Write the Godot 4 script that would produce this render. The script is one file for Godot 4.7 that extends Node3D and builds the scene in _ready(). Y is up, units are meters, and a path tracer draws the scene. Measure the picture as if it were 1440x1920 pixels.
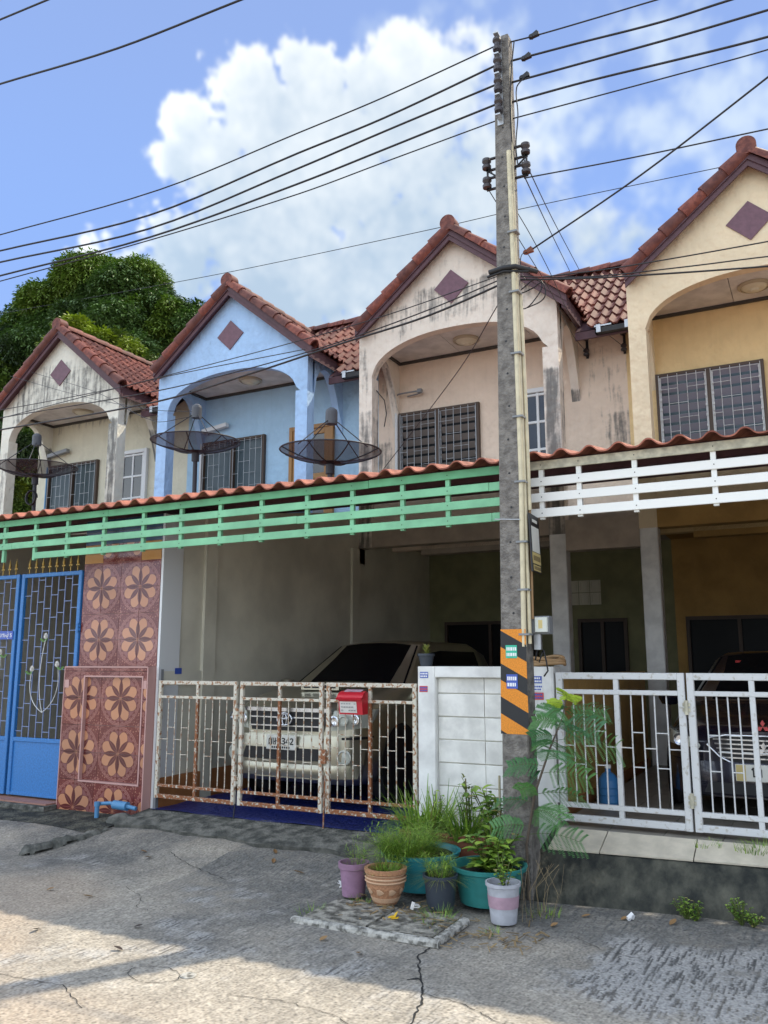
extends Node3D
# Street of row houses with carports, a utility pole and potted plants. Road level y = 0, facade plane z = 0, camera side +z.

class MB:
	var v := PackedVector3Array()
	var n := PackedVector3Array()
	var t := PackedVector2Array()
	var c := PackedColorArray()
	var col := Color.WHITE
	var us := Vector2(1, 1)
	var uo := Vector2.ZERO

	func puv(p: Vector3, m: Vector3) -> Vector2:
		var a := m.abs()
		var q := Vector2(p.x, -p.y)
		if a.x > a.y and a.x > a.z:
			q = Vector2(p.z, -p.y)
		elif a.y > a.z:
			q = Vector2(p.x, p.z)
		return Vector2((q.x + uo.x) * us.x, (q.y + uo.y) * us.y)

	func put(p: Vector3, m: Vector3, u: Vector2) -> void:
		v.append(p)
		n.append(m)
		t.append(u)
		c.append(col)

	func tri(a: Vector3, b: Vector3, d: Vector3, hint: Vector3) -> void:
		var g := (b - a).cross(d - a)
		var l := g.length()
		if l < 1e-12:
			return
		g /= l
		if g.dot(hint) > 0:
			put(a, g, puv(a, g))
			put(d, g, puv(d, g))
			put(b, g, puv(b, g))
		else:
			g = -g
			put(a, g, puv(a, g))
			put(b, g, puv(b, g))
			put(d, g, puv(d, g))

	func quad(a: Vector3, b: Vector3, d: Vector3, e: Vector3, hint: Vector3) -> void:
		tri(a, b, d, hint)
		tri(a, d, e, hint)

	func quad_uv(a: Vector3, b: Vector3, d: Vector3, e: Vector3, hint: Vector3, r: Rect2) -> void:
		var g := (b - a).cross(d - a).normalized()
		var ps := [a, b, d, e]
		var q := [Vector2(r.position.x, r.end.y), r.end, Vector2(r.end.x, r.position.y), r.position]
		var o := [0, 2, 1, 0, 3, 2] if g.dot(hint) > 0 else [0, 1, 2, 0, 2, 3]
		for i in o:
			put(ps[i], hint.normalized(), q[i])

	func box(lo: Vector3, hi: Vector3) -> void:
		obox((lo + hi) / 2, hi - lo, Basis())

	func obox(ce: Vector3, s: Vector3, b: Basis) -> void:
		var h := s / 2
		var p := []
		for i in 8:
			p.append(ce + b * Vector3(h.x if i & 1 else -h.x, h.y if i & 2 else -h.y, h.z if i & 4 else -h.z))
		quad(p[0], p[1], p[3], p[2], b * Vector3(0, 0, -1))
		quad(p[4], p[5], p[7], p[6], b * Vector3(0, 0, 1))
		quad(p[0], p[2], p[6], p[4], b * Vector3(-1, 0, 0))
		quad(p[1], p[3], p[7], p[5], b * Vector3(1, 0, 0))
		quad(p[0], p[1], p[5], p[4], b * Vector3(0, -1, 0))
		quad(p[2], p[3], p[7], p[6], b * Vector3(0, 1, 0))

	# box with chamfered edges along its longest axis
	func cbox(lo: Vector3, hi: Vector3, k := 0.006) -> void:
		var s := hi - lo
		var ax := 0 if s.x >= s.y and s.x >= s.z else (1 if s.y >= s.z else 2)
		var i := (ax + 1) % 3
		var j := (ax + 2) % 3
		k = minf(k, minf(s[i], s[j]) * 0.4)
		var o := PackedVector2Array([Vector2(lo[i] + k, lo[j]), Vector2(hi[i] - k, lo[j]), Vector2(hi[i], lo[j] + k), Vector2(hi[i], hi[j] - k), Vector2(hi[i] - k, hi[j]), Vector2(lo[i] + k, hi[j]), Vector2(lo[i], hi[j] - k), Vector2(lo[i], lo[j] + k)])
		var ce := (lo + hi) / 2
		for e in 8:
			var q := []
			for w in [[e, 0], [(e + 1) % 8, 0], [(e + 1) % 8, 1], [e, 1]]:
				var p := Vector3()
				p[ax] = lo[ax] if w[1] == 0 else hi[ax]
				p[i] = o[w[0]].x
				p[j] = o[w[0]].y
				q.append(p)
			var out: Vector3 = (q[0] + q[1]) / 2 - ce
			out[ax] = 0
			quad(q[0], q[1], q[2], q[3], out)
		for sd in 2:
			var hint := Vector3()
			hint[ax] = -1 if sd == 0 else 1
			var cp := ce
			cp[ax] = lo[ax] if sd == 0 else hi[ax]
			for e in 8:
				var a := cp
				var b := cp
				a[i] = o[e].x
				a[j] = o[e].y
				b[i] = o[(e + 1) % 8].x
				b[j] = o[(e + 1) % 8].y
				tri(cp, a, b, hint)

	# grid of points with smooth normals that point away from `inside`
	func grid(P: Array, inside: Vector3, uvr := Rect2(), invert := false) -> void:
		var R := P.size()
		var C: int = P[0].size()
		var N := []
		for i in R:
			var row := PackedVector3Array()
			row.resize(C)
			N.append(row)
		var flips := []
		for i in R - 1:
			for j in C - 1:
				var a: Vector3 = P[i][j]
				var b: Vector3 = P[i][j + 1]
				var d: Vector3 = P[i + 1][j + 1]
				var e: Vector3 = P[i + 1][j]
				var g := (b - a).cross(d - a) + (d - a).cross(e - a)
				var f := g.dot((a + b + d + e) / 4 - inside) < 0
				if invert:
					f = not f
				if f:
					g = -g
				flips.append(f)
				N[i][j] += g
				N[i][j + 1] += g
				N[i + 1][j] += g
				N[i + 1][j + 1] += g
		var k := 0
		for i in R - 1:
			for j in C - 1:
				var o := [[i, j], [i, j + 1], [i + 1, j + 1], [i, j], [i + 1, j + 1], [i + 1, j]] if flips[k] else [[i, j], [i + 1, j + 1], [i, j + 1], [i, j], [i + 1, j], [i + 1, j + 1]]
				k += 1
				for w in o:
					var m: Vector3 = N[w[0]][w[1]].normalized()
					var p: Vector3 = P[w[0]][w[1]]
					if uvr.size.x != 0:
						put(p, m, uvr.position + uvr.size * Vector2(float(w[1]) / (C - 1), float(w[0]) / (R - 1)))
					else:
						put(p, m, puv(p, m))

	func tube(ps: Array, r, sides := 6, caps := true) -> void:
		var K := ps.size()
		var rings := []
		var up := Vector3(0, 1, 0)
		for i in K:
			var d: Vector3 = (ps[mini(i + 1, K - 1)] - ps[maxi(i - 1, 0)]).normalized()
			if absf(d.dot(up)) > 0.95:
				up = Vector3(1, 0, 0) if absf(d.x) < 0.9 else Vector3(0, 0, 1)
			var x := d.cross(up).normalized()
			var y := x.cross(d).normalized()
			up = y
			var rr: float = r[i] if r is Array else r
			var ring := []
			for s in sides:
				var a := TAU * s / sides
				ring.append([ps[i] + (x * cos(a) + y * sin(a)) * rr, x * cos(a) + y * sin(a)])
			rings.append(ring)
		for i in K - 1:
			for s in sides:
				var a = rings[i][s]
				var b = rings[i][(s + 1) % sides]
				var d = rings[i + 1][(s + 1) % sides]
				var e = rings[i + 1][s]
				var g: Vector3 = (b[0] - a[0]).cross(d[0] - a[0])
				var o := [a, d, b, a, e, d] if g.dot(a[1]) > 0 else [a, b, d, a, d, e]
				for w in o:
					put(w[0], w[1], puv(w[0], w[1]))
		if caps:
			for q in [0, K - 1]:
				var hint: Vector3 = ps[0] - ps[1] if q == 0 else ps[K - 1] - ps[K - 2]
				for s in sides:
					tri(ps[q], rings[q][s][0], rings[q][(s + 1) % sides][0], hint)

	# profile of Vector2(radius, height), from below upwards along the outside (and down the inside)
	func lathe(pr: Array, at: Vector3, seg := 24, wob := 0.0, b := Basis()) -> void:
		var K := pr.size()
		for i in K - 1:
			var p: Vector2 = pr[i]
			var q: Vector2 = pr[i + 1]
			var nn := Vector2(q.y - p.y, p.x - q.x).normalized()
			for s in seg:
				var ps := []
				var ns := []
				for w in [[p, s], [q, s], [q, s + 1], [p, s + 1]]:
					var a: float = TAU * w[1] / seg
					var rr: float = w[0].x * (1.0 + wob * sin(a * 3.0 + w[0].y * 9.0))
					ps.append(at + b * Vector3(cos(a) * rr, w[0].y, sin(a) * rr))
					ns.append(b * Vector3(cos(a) * nn.x, nn.y, sin(a) * nn.x))
				var g: Vector3 = (ps[1] - ps[0]).cross(ps[2] - ps[0])
				if g.length() < 1e-14:
					g = (ps[2] - ps[0]).cross(ps[3] - ps[0])
				var o := [0, 2, 1, 0, 3, 2] if g.dot(ns[0]) > 0 else [0, 1, 2, 0, 2, 3]
				for w in o:
					put(ps[w], ns[w], Vector2((s + (1 if w > 1 else 0)) / float(seg), i / float(K - 1)))

	# polygon in the plane spanned by ex, ey at o, thick along ez
	func prism(poly: PackedVector2Array, o: Vector3, ex: Vector3, ey: Vector3, th: Vector3) -> void:
		var idx := Geometry2D.triangulate_polygon(poly)
		for i in range(0, idx.size(), 3):
			var q := []
			for k in 3:
				var p := poly[idx[i + k]]
				q.append(o + ex * p.x + ey * p.y)
			tri(q[0], q[1], q[2], -th)
			tri(q[0] + th, q[1] + th, q[2] + th, th)
		var ar := 0.0
		for i in poly.size():
			ar += poly[i].cross(poly[(i + 1) % poly.size()])
		var cw := ar < 0
		for i in poly.size():
			var a := poly[i]
			var b := poly[(i + 1) % poly.size()]
			var p := o + ex * a.x + ey * a.y
			var q := o + ex * b.x + ey * b.y
			var e := Vector2(b.y - a.y, a.x - b.x) * (-1.0 if cw else 1.0)
			quad(p, q, q + th, p + th, ex * e.x + ey * e.y)

	func mesh() -> ArrayMesh:
		var a := []
		a.resize(Mesh.ARRAY_MAX)
		a[Mesh.ARRAY_VERTEX] = v
		a[Mesh.ARRAY_NORMAL] = n
		a[Mesh.ARRAY_TEX_UV] = t
		a[Mesh.ARRAY_COLOR] = c
		var m := ArrayMesh.new()
		m.add_surface_from_arrays(Mesh.PRIMITIVE_TRIANGLES, a)
		return m

var rng := RandomNumberGenerator.new()
var used := {}
var T := {}
var M := {}

func lin(r: float, g: float, b: float) -> Color:
	return Color(r, g, b).linear_to_srgb()

func numbered(parent: Node, called: String) -> String:
	var k := str(parent.get_instance_id()) + called
	used[k] = used.get(k, -1) + 1
	return called if used[k] == 0 else "%s_%03d" % [called, used[k]]

func add(parent: Node, called: String, mesh, m: Material, xf := Transform3D()) -> MeshInstance3D:
	var o := MeshInstance3D.new()
	o.name = numbered(parent, called)
	o.mesh = mesh.mesh() if mesh is MB else mesh
	o.material_override = m
	o.transform = xf
	o.cast_shadow = GeometryInstance3D.SHADOW_CASTING_SETTING_ON
	parent.add_child(o, true)
	return o

func tag(o: Node, label: String, cat: String, group := "") -> void:
	o.set_meta("label", label)
	o.set_meta("category", cat)
	if group:
		o.set_meta("group", group)

func thing(called: String, label: String, cat: String, at := Vector3.ZERO, turn := 0.0, group := "") -> Node3D:
	var o := Node3D.new()
	o.name = numbered(self, called)
	add_child(o, true)
	o.position = at
	o.rotation.y = turn
	tag(o, label, cat, group)
	return o

func struct(called: String, mesh, m: Material, parent: Node = self) -> MeshInstance3D:
	var o := add(parent, called, mesh, m)
	o.set_meta("kind", "structure")
	return o

# r g b are real-world (linear) base colours
func mt(r: float, g: float, b: float, rough := 0.8, opt := {}) -> StandardMaterial3D:
	var m := StandardMaterial3D.new()
	m.albedo_color = lin(r, g, b)
	m.roughness = rough
	m.metallic = opt.get("metal", 0.0)
	m.metallic_specular = opt.get("spec", 0.5)
	if opt.has("tex"):
		m.albedo_texture = opt.tex
	if opt.has("tri"):
		m.uv1_triplanar = true
		m.uv1_world_triplanar = true
		m.uv1_scale = Vector3.ONE * float(opt.tri)
	if opt.has("normal"):
		m.normal_enabled = true
		m.normal_texture = opt.normal
		m.normal_scale = opt.get("ns", 0.5)
	if opt.get("vc", false):
		m.vertex_color_use_as_albedo = true
	if opt.get("coat", 0.0) > 0:
		m.clearcoat_enabled = true
		m.clearcoat = opt.coat
		m.clearcoat_roughness = 0.08
	if opt.has("back"):
		m.backlight_enabled = true
		m.backlight = opt.back
	return m

func noise(freq: float, oct: int, sd: int, type := FastNoiseLite.TYPE_SIMPLEX_SMOOTH) -> FastNoiseLite:
	var f := FastNoiseLite.new()
	f.noise_type = type
	f.seed = sd
	f.frequency = freq
	f.fractal_type = FastNoiseLite.FRACTAL_FBM
	f.fractal_octaves = oct
	f.fractal_gain = 0.58
	return f

# seamless grey texture with values between lo and hi (sRGB), optionally sharpened between a and b
func grey(size: int, freq: float, oct: int, sd: int, lo: float, hi: float, a := 0.0, b := 1.0, type := FastNoiseLite.TYPE_SIMPLEX_SMOOTH) -> Image:
	var im := noise(freq, oct, sd, type).get_seamless_image(size, size)
	im.convert(Image.FORMAT_L8)
	var d := im.get_data()
	var lut := PackedByteArray()
	lut.resize(256)
	for i in 256:
		lut[i] = int(255 * lerpf(lo, hi, smoothstep(a, b, i / 255.0)))
	for i in d.size():
		d[i] = lut[d[i]]
	return Image.create_from_data(size, size, false, Image.FORMAT_L8, d)

func tx(im: Image) -> ImageTexture:
	return ImageTexture.create_from_image(im)

func nrm(im: Image, k: float) -> ImageTexture:
	var q: Image = im.duplicate()
	q.convert(Image.FORMAT_RGBA8)
	q.bump_map_to_normal_map(k)
	return tx(q)

# colour texture that goes from colour a to b by a grey image
func duo(im: Image, a: Color, b: Color) -> ImageTexture:
	var d := im.get_data()
	var o := PackedByteArray()
	o.resize(d.size() * 3)
	var lr := PackedByteArray()
	lr.resize(768)
	for i in 256:
		var k := a.lerp(b, i / 255.0).linear_to_srgb()
		lr[i * 3] = int(clampf(k.r, 0, 1) * 255)
		lr[i * 3 + 1] = int(clampf(k.g, 0, 1) * 255)
		lr[i * 3 + 2] = int(clampf(k.b, 0, 1) * 255)
	for i in d.size():
		var s := d[i] * 3
		o[i * 3] = lr[s]
		o[i * 3 + 1] = lr[s + 1]
		o[i * 3 + 2] = lr[s + 2]
	return tx(Image.create_from_data(im.get_width(), im.get_height(), false, Image.FORMAT_RGB8, o))

# sky of broken cumulus: a large one over the roofs, thin veil to its right, more of the same all round;
# clouds opposite the sun are lit from the front and so brighter than those seen against it
func sky_texture(towards_sun: Vector3) -> ImageTexture:
	var W := 1792
	var H := 896
	var d := PackedFloat32Array()
	d.resize(W * H * 3)
	var n1 := noise(3.2, 6, 11)
	var n2 := noise(8.0, 5, 23)
	var n3 := noise(2.0, 4, 5)
	var blobs := []
	for q in [[-.728, .595, .035], [-.736, .56, .038], [-.649, .647, .038], [-.593, .661, .038], [-.565, .642, .051], [-.634, .612, .07], [-.7, .57, .057], [-.451, .668, .048], [-.501, .643, .045], [-.387, .641, .07], [-.437, .596, .096], [-.535, .558, .109], [-.644, .514, .109], [-.354, .555, .109], [-.452, .479, .128], [-.588, .448, .109], [-.302, .502, .096], [-.217, .488, .057], [-.728, .461, .07], [-.789, .409, .077], [-.385, .425, .109], [-.166, .476, .038]]:
		blobs.append([Vector3(sin(q[0]) * cos(q[1]), sin(q[1]), -cos(q[0]) * cos(q[1])), q[2]])
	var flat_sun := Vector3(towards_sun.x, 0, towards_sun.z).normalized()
	var top := Vector3(0.132, 0.193, 0.362)
	var low := Vector3(0.132, 0.212, 0.418)
	var haze := Vector3(0.34, 0.40, 0.46)
	for j in H:
		var e := (0.5 - (j + 0.5) / H) * PI
		var se := sin(e)
		var ce := cos(e)
		var clear := low.lerp(top, smoothstep(0.42, 0.72, se))
		var hz := pow(clampf(1.0 - maxf(se, 0) * 2.2, 0, 1), 2.0)
		var col := Vector3(0.25, 0.25, 0.24)
		for i in W:
			var a := wrapf((i + 0.5) / W * TAU, -PI, PI)
			# coarser steps where only the light of the sky counts
			if se > -0.02 and (i % 4 == 0 or absf(a + 0.47) < 1.1):
				var dir := Vector3(sin(a) * ce, se, -cos(a) * ce)
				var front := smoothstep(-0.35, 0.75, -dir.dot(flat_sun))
				var f1 := n1.get_noise_3dv(dir * 1.6)
				var f2 := n2.get_noise_3dv(dir * 1.7)
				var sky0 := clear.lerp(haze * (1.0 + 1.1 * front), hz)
				var cum := 0.0
				var lit := 0.5
				var off := smoothstep(0.12, 0.5, absf(a + 0.47) - 0.55)
				if a > -1.1 and a < 0.1 and e > 0.15 and e < 0.85:
					var f3 := n2.get_noise_3dv(dir * 6.1)
					var best := -1.0
					var lift := 0.0
					var sumw := 0.0
					for b in blobs:
						var dd: Vector3 = dir - b[0]
						var q: float = dd.length()
						if q < b[1] * 2.0:
							q = 1.0 - q / b[1]
							if q > best:
								best = q
							var w := maxf(q + 1.0, 0.0)
							w *= w
							lift += w * dd.y / float(b[1])
							sumw += w
					if sumw > 0:
						lift /= sumw
					var east := smoothstep(-0.45, -0.2, a)
					cum = smoothstep(0.0, lerpf(0.22, 1.0, east), best + f1 * 0.34 + f2 * 0.46 + f3 * 0.36 - 0.10)
					var edge := 1.0 - smoothstep(0.05, 0.5, best + f2 * 0.4)
					lit = clampf(0.24 + 0.62 * edge + lift * 0.5 + f1 * 0.38 + f2 * 0.32 + f3 * 0.22 + smoothstep(0.42, 0.62, se) * 0.25, 0, 1)
				if off > 0:
					var c2 := smoothstep(-0.10, 0.22, f1 + f2 * 0.45 + 0.10) * off
					if c2 > cum:
						cum = c2
						lit = clampf(0.55 + f1 * 0.8 + f2 * 0.6, 0, 1)
				var w1 := n3.get_noise_3d(dir.x * 1.2, dir.y * 2.2 + 3.0, dir.z * 1.2)
				var wis := smoothstep(-0.3, 0.55, w1 * 0.9 + f1 * 0.9 + f2 * 0.8 - 0.06) * 0.78
				wis *= maxf(smoothstep(-0.66, -0.28, a + f1 * 0.12), smoothstep(-1.05, -1.4, a))
				col = sky0.lerp(Vector3(0.33, 0.385, 0.44), clampf(wis, 0, 1))
				if cum > 0:
					var cc := Vector3(0.215, 0.275, 0.345).lerp(Vector3(0.425, 0.45, 0.465), lit)
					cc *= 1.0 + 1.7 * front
					col = col.lerp(cc, cum)
			var k := (j * W + i) * 3
			d[k] = col.x
			d[k + 1] = col.y
			d[k + 2] = col.z
	return tx(Image.create_from_data(W, H, false, Image.FORMAT_RGBF, d.to_byte_array()))

# painted wall of one house: 4 m across, y from 3 to 8 m, with grime where rain runs (rects are x0, x1, y0, y1, strength)
func wall_texture(base: Vector3, grime: Array, sd: int) -> ImageTexture:
	var W := 448
	var H := 560
	var st := noise(0.075, 5, sd).get_image(W, 40)
	st.convert(Image.FORMAT_L8)
	st.resize(W, H, Image.INTERPOLATE_CUBIC)
	var stf := noise(0.16, 3, sd + 1).get_image(W, 70)
	stf.convert(Image.FORMAT_L8)
	stf.resize(W, H, Image.INTERPOLATE_CUBIC)
	var mo := noise(0.012, 5, sd + 2).get_image(W, H)
	mo.convert(Image.FORMAT_L8)
	var bl := noise(0.035, 4, sd + 3).get_image(W, H)
	bl.convert(Image.FORMAT_L8)
	var sp := noise(0.2, 3, sd + 4).get_image(W, H)
	sp.convert(Image.FORMAT_L8)
	var a := st.get_data()
	var b := stf.get_data()
	var c := mo.get_data()
	var e := bl.get_data()
	var s := sp.get_data()
	var mask := PackedFloat32Array()
	mask.resize(W * H)
	for g in grime:
		var f := 0.12
		for j in range(maxi(0, int((8.0 - g[3] - f) / 5 * H)), mini(H, int((8.0 - g[2] + f) / 5 * H))):
			var y := 8.0 - (j + 0.5) * 5.0 / H
			var ky := smoothstep(g[2] - f, g[2] + f, y) * (1.0 - smoothstep(g[3] - f * 0.5, g[3] + f * 0.5, y))
			for i in range(maxi(0, int((g[0] - f) / 4 * W)), mini(W, int((g[1] + f) / 4 * W))):
				var x := (i + 0.5) * 4.0 / W
				var k: float = ky * smoothstep(g[0] - f, g[0] + f, x) * (1.0 - smoothstep(g[1] - f, g[1] + f, x)) * g[4]
				mask[j * W + i] = maxf(mask[j * W + i], k)
	var d := PackedByteArray()
	d.resize(W * H * 3)
	for i in W * H:
		var f := 0.90 + 0.16 * (c[i] / 255.0) - 0.035 * smoothstep(0.5, 0.85, a[i] / 255.0)
		var k := mask[i]
		var dirt := 0.0
		if k > 0:
			var stain := 0.55 * a[i] / 255.0 + 0.33 * b[i] / 255.0 + 0.30 * e[i] / 255.0 + 0.12 * s[i] / 255.0
			dirt = smoothstep(0.95 - 0.62 * k, 1.32 - 0.45 * k, stain) * 0.88
		f = f * (1.0 - dirt)
		var g := 0.105 * dirt
		d[i * 3] = int(255 * pow(clampf(base.x * f + g, 0, 1), 0.4545))
		d[i * 3 + 1] = int(255 * pow(clampf(base.y * f + g, 0, 1), 0.4545))
		d[i * 3 + 2] = int(255 * pow(clampf(base.z * f + g * 0.95, 0, 1), 0.4545))
	return tx(Image.create_from_data(W, H, false, Image.FORMAT_RGB8, d))

# concrete of the street: x 3.5 to 15.5, z 3.6 to 9.6
func street_texture() -> Array:
	var W := 1536
	var H := 768
	var im := []
	for q in [[0.004, 5, 1], [0.02, 5, 2], [0.11, 4, 3], [0.35, 2, 4], [0.0016, 3, 5]]:
		var g := noise(q[0], q[1], q[2]).get_image(W, H)
		g.convert(Image.FORMAT_L8)
		im.append(g.get_data())
	# drag marks of the mason's brush, running obliquely
	var br := noise(0.11, 4, 9).get_image(1024, 1024)
	br.convert(Image.FORMAT_L8)
	var bd := br.get_data()
	var d := PackedByteArray()
	d.resize(W * H * 3)
	var h := PackedByteArray()
	h.resize(W * H)
	var big: PackedByteArray = im[0]
	var mid: PackedByteArray = im[1]
	var fin: PackedByteArray = im[2]
	var pep: PackedByteArray = im[3]
	var hug: PackedByteArray = im[4]
	for j in H:
		var z := 3.6 + j * 6.0 / H
		for i in W:
			var x := 3.5 + i * 12.0 / W
			var k := j * W + i
			var f0 := big[k] / 255.0
			var f1 := mid[k] / 255.0
			var f2 := fin[k] / 255.0
			var f3 := pep[k] / 255.0
			# algae with painted shade of the eaves, dark up to the shadow line
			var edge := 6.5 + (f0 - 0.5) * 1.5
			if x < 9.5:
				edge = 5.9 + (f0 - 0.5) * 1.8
			var shade_algae := 1.0 - smoothstep(edge - 1.3, edge + 0.3, z)
			var al := shade_algae * smoothstep(0.20, 0.66, f1 * 0.55 + f2 * 0.4 + (f0 - 0.45) * 0.7 + shade_algae * 0.30 * smoothstep(6.2, 4.9, z))
			# brush marks square to the street, scraped clean in patches
			var bs := bd[(int(z * 26.0 + 2000) % 1024) * 1024 + (int((x + z * 0.06) * 360.0) % 1024)] / 255.0
			var scr := smoothstep(0.50, 0.78, f0 * 0.55 + f1 * 0.45 + 0.34 * smoothstep(12.35, 12.8, x) * smoothstep(6.6, 6.1, z) * smoothstep(5.0, 5.3, z) + 0.26 * smoothstep(0.8, 0.2, absf(x - 9.95) + 1.2 * absf(z - 5.6)) - 0.10)
			var line := smoothstep(0.30, 0.42, bs)
			var c := Vector3(0.385, 0.345, 0.285) * (0.72 + 0.46 * f1) * (0.66 + 0.62 * f2) * (0.90 + 0.20 * line)
			c = c.lerp(Vector3(0.43, 0.33, 0.24), smoothstep(0.55, 0.8, hug[k] / 255.0) * 0.5)
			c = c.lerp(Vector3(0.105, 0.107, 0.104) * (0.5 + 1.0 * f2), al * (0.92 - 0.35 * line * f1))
			c = c.lerp(Vector3(0.43, 0.42, 0.405), scr * line * 0.65)
			c = c.lerp(Vector3(0.045, 0.045, 0.047), scr * (1.0 - line) * 0.55 * smoothstep(0.35, 0.6, f1 * 0.6 + f2 * 0.4))
			c *= 1.0 - (f3 - 0.5) * 1.0
			if f3 > 0.72:
				c *= 1.0 - (f3 - 0.72) * 2.4
			d[k * 3] = int(255 * pow(clampf(c.x, 0, 1), 0.4545))
			d[k * 3 + 1] = int(255 * pow(clampf(c.y, 0, 1), 0.4545))
			d[k * 3 + 2] = int(255 * pow(clampf(c.z, 0, 1), 0.4545))
			h[k] = int(clampf(70 + 60 * f2 + 50 * f3 + scr * (line - 0.5) * 110, 0, 255))
	return [tx(Image.create_from_data(W, H, false, Image.FORMAT_RGB8, d)), nrm(Image.create_from_data(W, H, false, Image.FORMAT_L8, h), 3.0)]

# one printed flower of the cladding, spread over four tiles
func flower_texture() -> ImageTexture:
	var S := 320
	var n1 := noise(0.05, 3, 71)
	var im := Image.create(S, S, false, Image.FORMAT_RGB8)
	var maroon := lin(0.16, 0.034, 0.030)
	var pinkish := lin(0.31, 0.125, 0.105)
	var peach := lin(0.53, 0.25, 0.135)
	var brown := lin(0.12, 0.03, 0.028)
	var rose := lin(0.25, 0.09, 0.085)
	for j in S:
		for i in S:
			var x := (i + 0.5) / S * 2 - 1
			var y := (j + 0.5) / S * 2 - 1
			var r := sqrt(x * x + y * y) * 0.90
			var a := atan2(y, x)
			var c := maroon
			# small dotted rosettes on the ground
			var hs := sin(floor(x * 9.0) * 12.7 + floor(y * 9.0) * 78.2) * 43.7
			var gx := fposmod(x * 9.0, 1.0) - 0.5 + 0.25 * sin(hs)
			var gy := fposmod(y * 9.0, 1.0) - 0.5 + 0.25 * cos(hs * 1.7)
			if gx * gx + gy * gy < 0.05 + 0.03 * sin(hs * 2.3) and n1.get_noise_2d(floor(x * 10) * 40, floor(y * 10) * 40) > -0.12:
				c = pinkish.lerp(peach, 0.35)
			for q in [0.88, 0.83]:
				if absf(r - q) < 0.017:
					c = pinkish
			if r < 0.81:
				c = maroon
				if r > 0.765 and fposmod(a * 14.0 / PI, 1.0) < 0.5 and r < 0.80:
					c = pinkish
				# lobed petals: eight rounded lobes
				var pa := fposmod(a, PI / 4) - PI / 8
				var lx := r * cos(pa) - 0.50
				var ly := r * sin(pa)
				if lx * lx / 0.066 + ly * ly / 0.040 < 1.0 or r < 0.4:
					c = peach
				elif r < 0.74:
					c = rose
				if lx * lx / 0.066 + ly * ly / 0.040 < 1.10 and lx * lx / 0.066 + ly * ly / 0.040 > 0.97 and r > 0.5:
					c = brown
				# dark eight-pointed leaves between the lobes
				var qa := fposmod(a + PI / 8, PI / 4) - PI / 8
				var wl := 0.088 * sin(clampf((r - 0.02) / 0.62, 0, 1) * PI)
				if r < 0.64 and absf(r * sin(qa)) < wl:
					c = brown
					if absf(r * sin(qa)) < 0.006:
						c = rose
			elif absf(x) > 0.80 and absf(y) > 0.80:
				var dx := 1.0 - absf(x)
				var dy := 1.0 - absf(y)
				var dr := sqrt(dx * dx + dy * dy)
				if absf(dr - 0.12) < 0.02 or dr < 0.05:
					c = pinkish
			im.set_pixel(i, j, c)
	return tx(im)

func make_textures() -> void:
	T.mottle = tx(grey(256, 0.012, 6, 3, 0.87, 1.0))
	T.fine = tx(grey(256, 0.13, 4, 4, 0.84, 1.0, 0.0, 1.0))
	T.streak = tx(grey(256, 0.05, 6, 8, 0.78, 1.0, 0.1, 0.8))
	T.bump = nrm(grey(256, 0.09, 4, 6, 0.0, 1.0), 4.0)
	T.bumpc = nrm(grey(256, 0.03, 5, 7, 0.0, 1.0), 5.0)
	T.rust = duo(grey(256, 0.03, 6, 12, 0.0, 1.0, 0.30, 0.46), Vector3ToColor(0.33, 0.17, 0.085), Vector3ToColor(0.64, 0.60, 0.50))
	T.rustlow = duo(grey(256, 0.035, 6, 13, 0.0, 1.0, 0.54, 0.74), Vector3ToColor(0.27, 0.10, 0.04), Vector3ToColor(0.58, 0.55, 0.46))
	T.terra = duo(grey(256, 0.02, 5, 15, 0.0, 1.0, 0.25, 0.75), Vector3ToColor(0.17, 0.045, 0.032), Vector3ToColor(0.31, 0.095, 0.06))
	T.eave = duo(grey(256, 0.02, 5, 16, 0.0, 1.0, 0.25, 0.75), Vector3ToColor(0.24, 0.075, 0.05), Vector3ToColor(0.47, 0.17, 0.11))
	T.pole = duo(grey(512, 0.014, 7, 18, 0.0, 1.0, 0.0, 1.0), Vector3ToColor(0.115, 0.104, 0.094), Vector3ToColor(0.255, 0.235, 0.21))
	T.moss = duo(grey(512, 0.012, 7, 19, 0.0, 1.0, 0.2, 0.85), Vector3ToColor(0.045, 0.048, 0.042), Vector3ToColor(0.20, 0.195, 0.17))
	T.kerb = duo(grey(512, 0.009, 7, 29, 0.0, 1.0, 0.25, 0.9), Vector3ToColor(0.016, 0.019, 0.017), Vector3ToColor(0.115, 0.112, 0.085))
	T.rimtex = duo(grey(512, 0.02, 7, 27, 0.0, 1.0, 0.2, 0.75), Vector3ToColor(0.12, 0.115, 0.10), Vector3ToColor(0.50, 0.48, 0.43))
	T.oldwhite = duo(grey(256, 0.05, 6, 22, 0.0, 1.0, 0.10, 0.34), Vector3ToColor(0.56, 0.52, 0.45), Vector3ToColor(0.82, 0.82, 0.80))
	T.flower = flower_texture()
	var s := street_texture()
	T.street = s[0]
	T.street_n = s[1]

func Vector3ToColor(r: float, g: float, b: float) -> Color:
	return Color(r, g, b)

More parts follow.
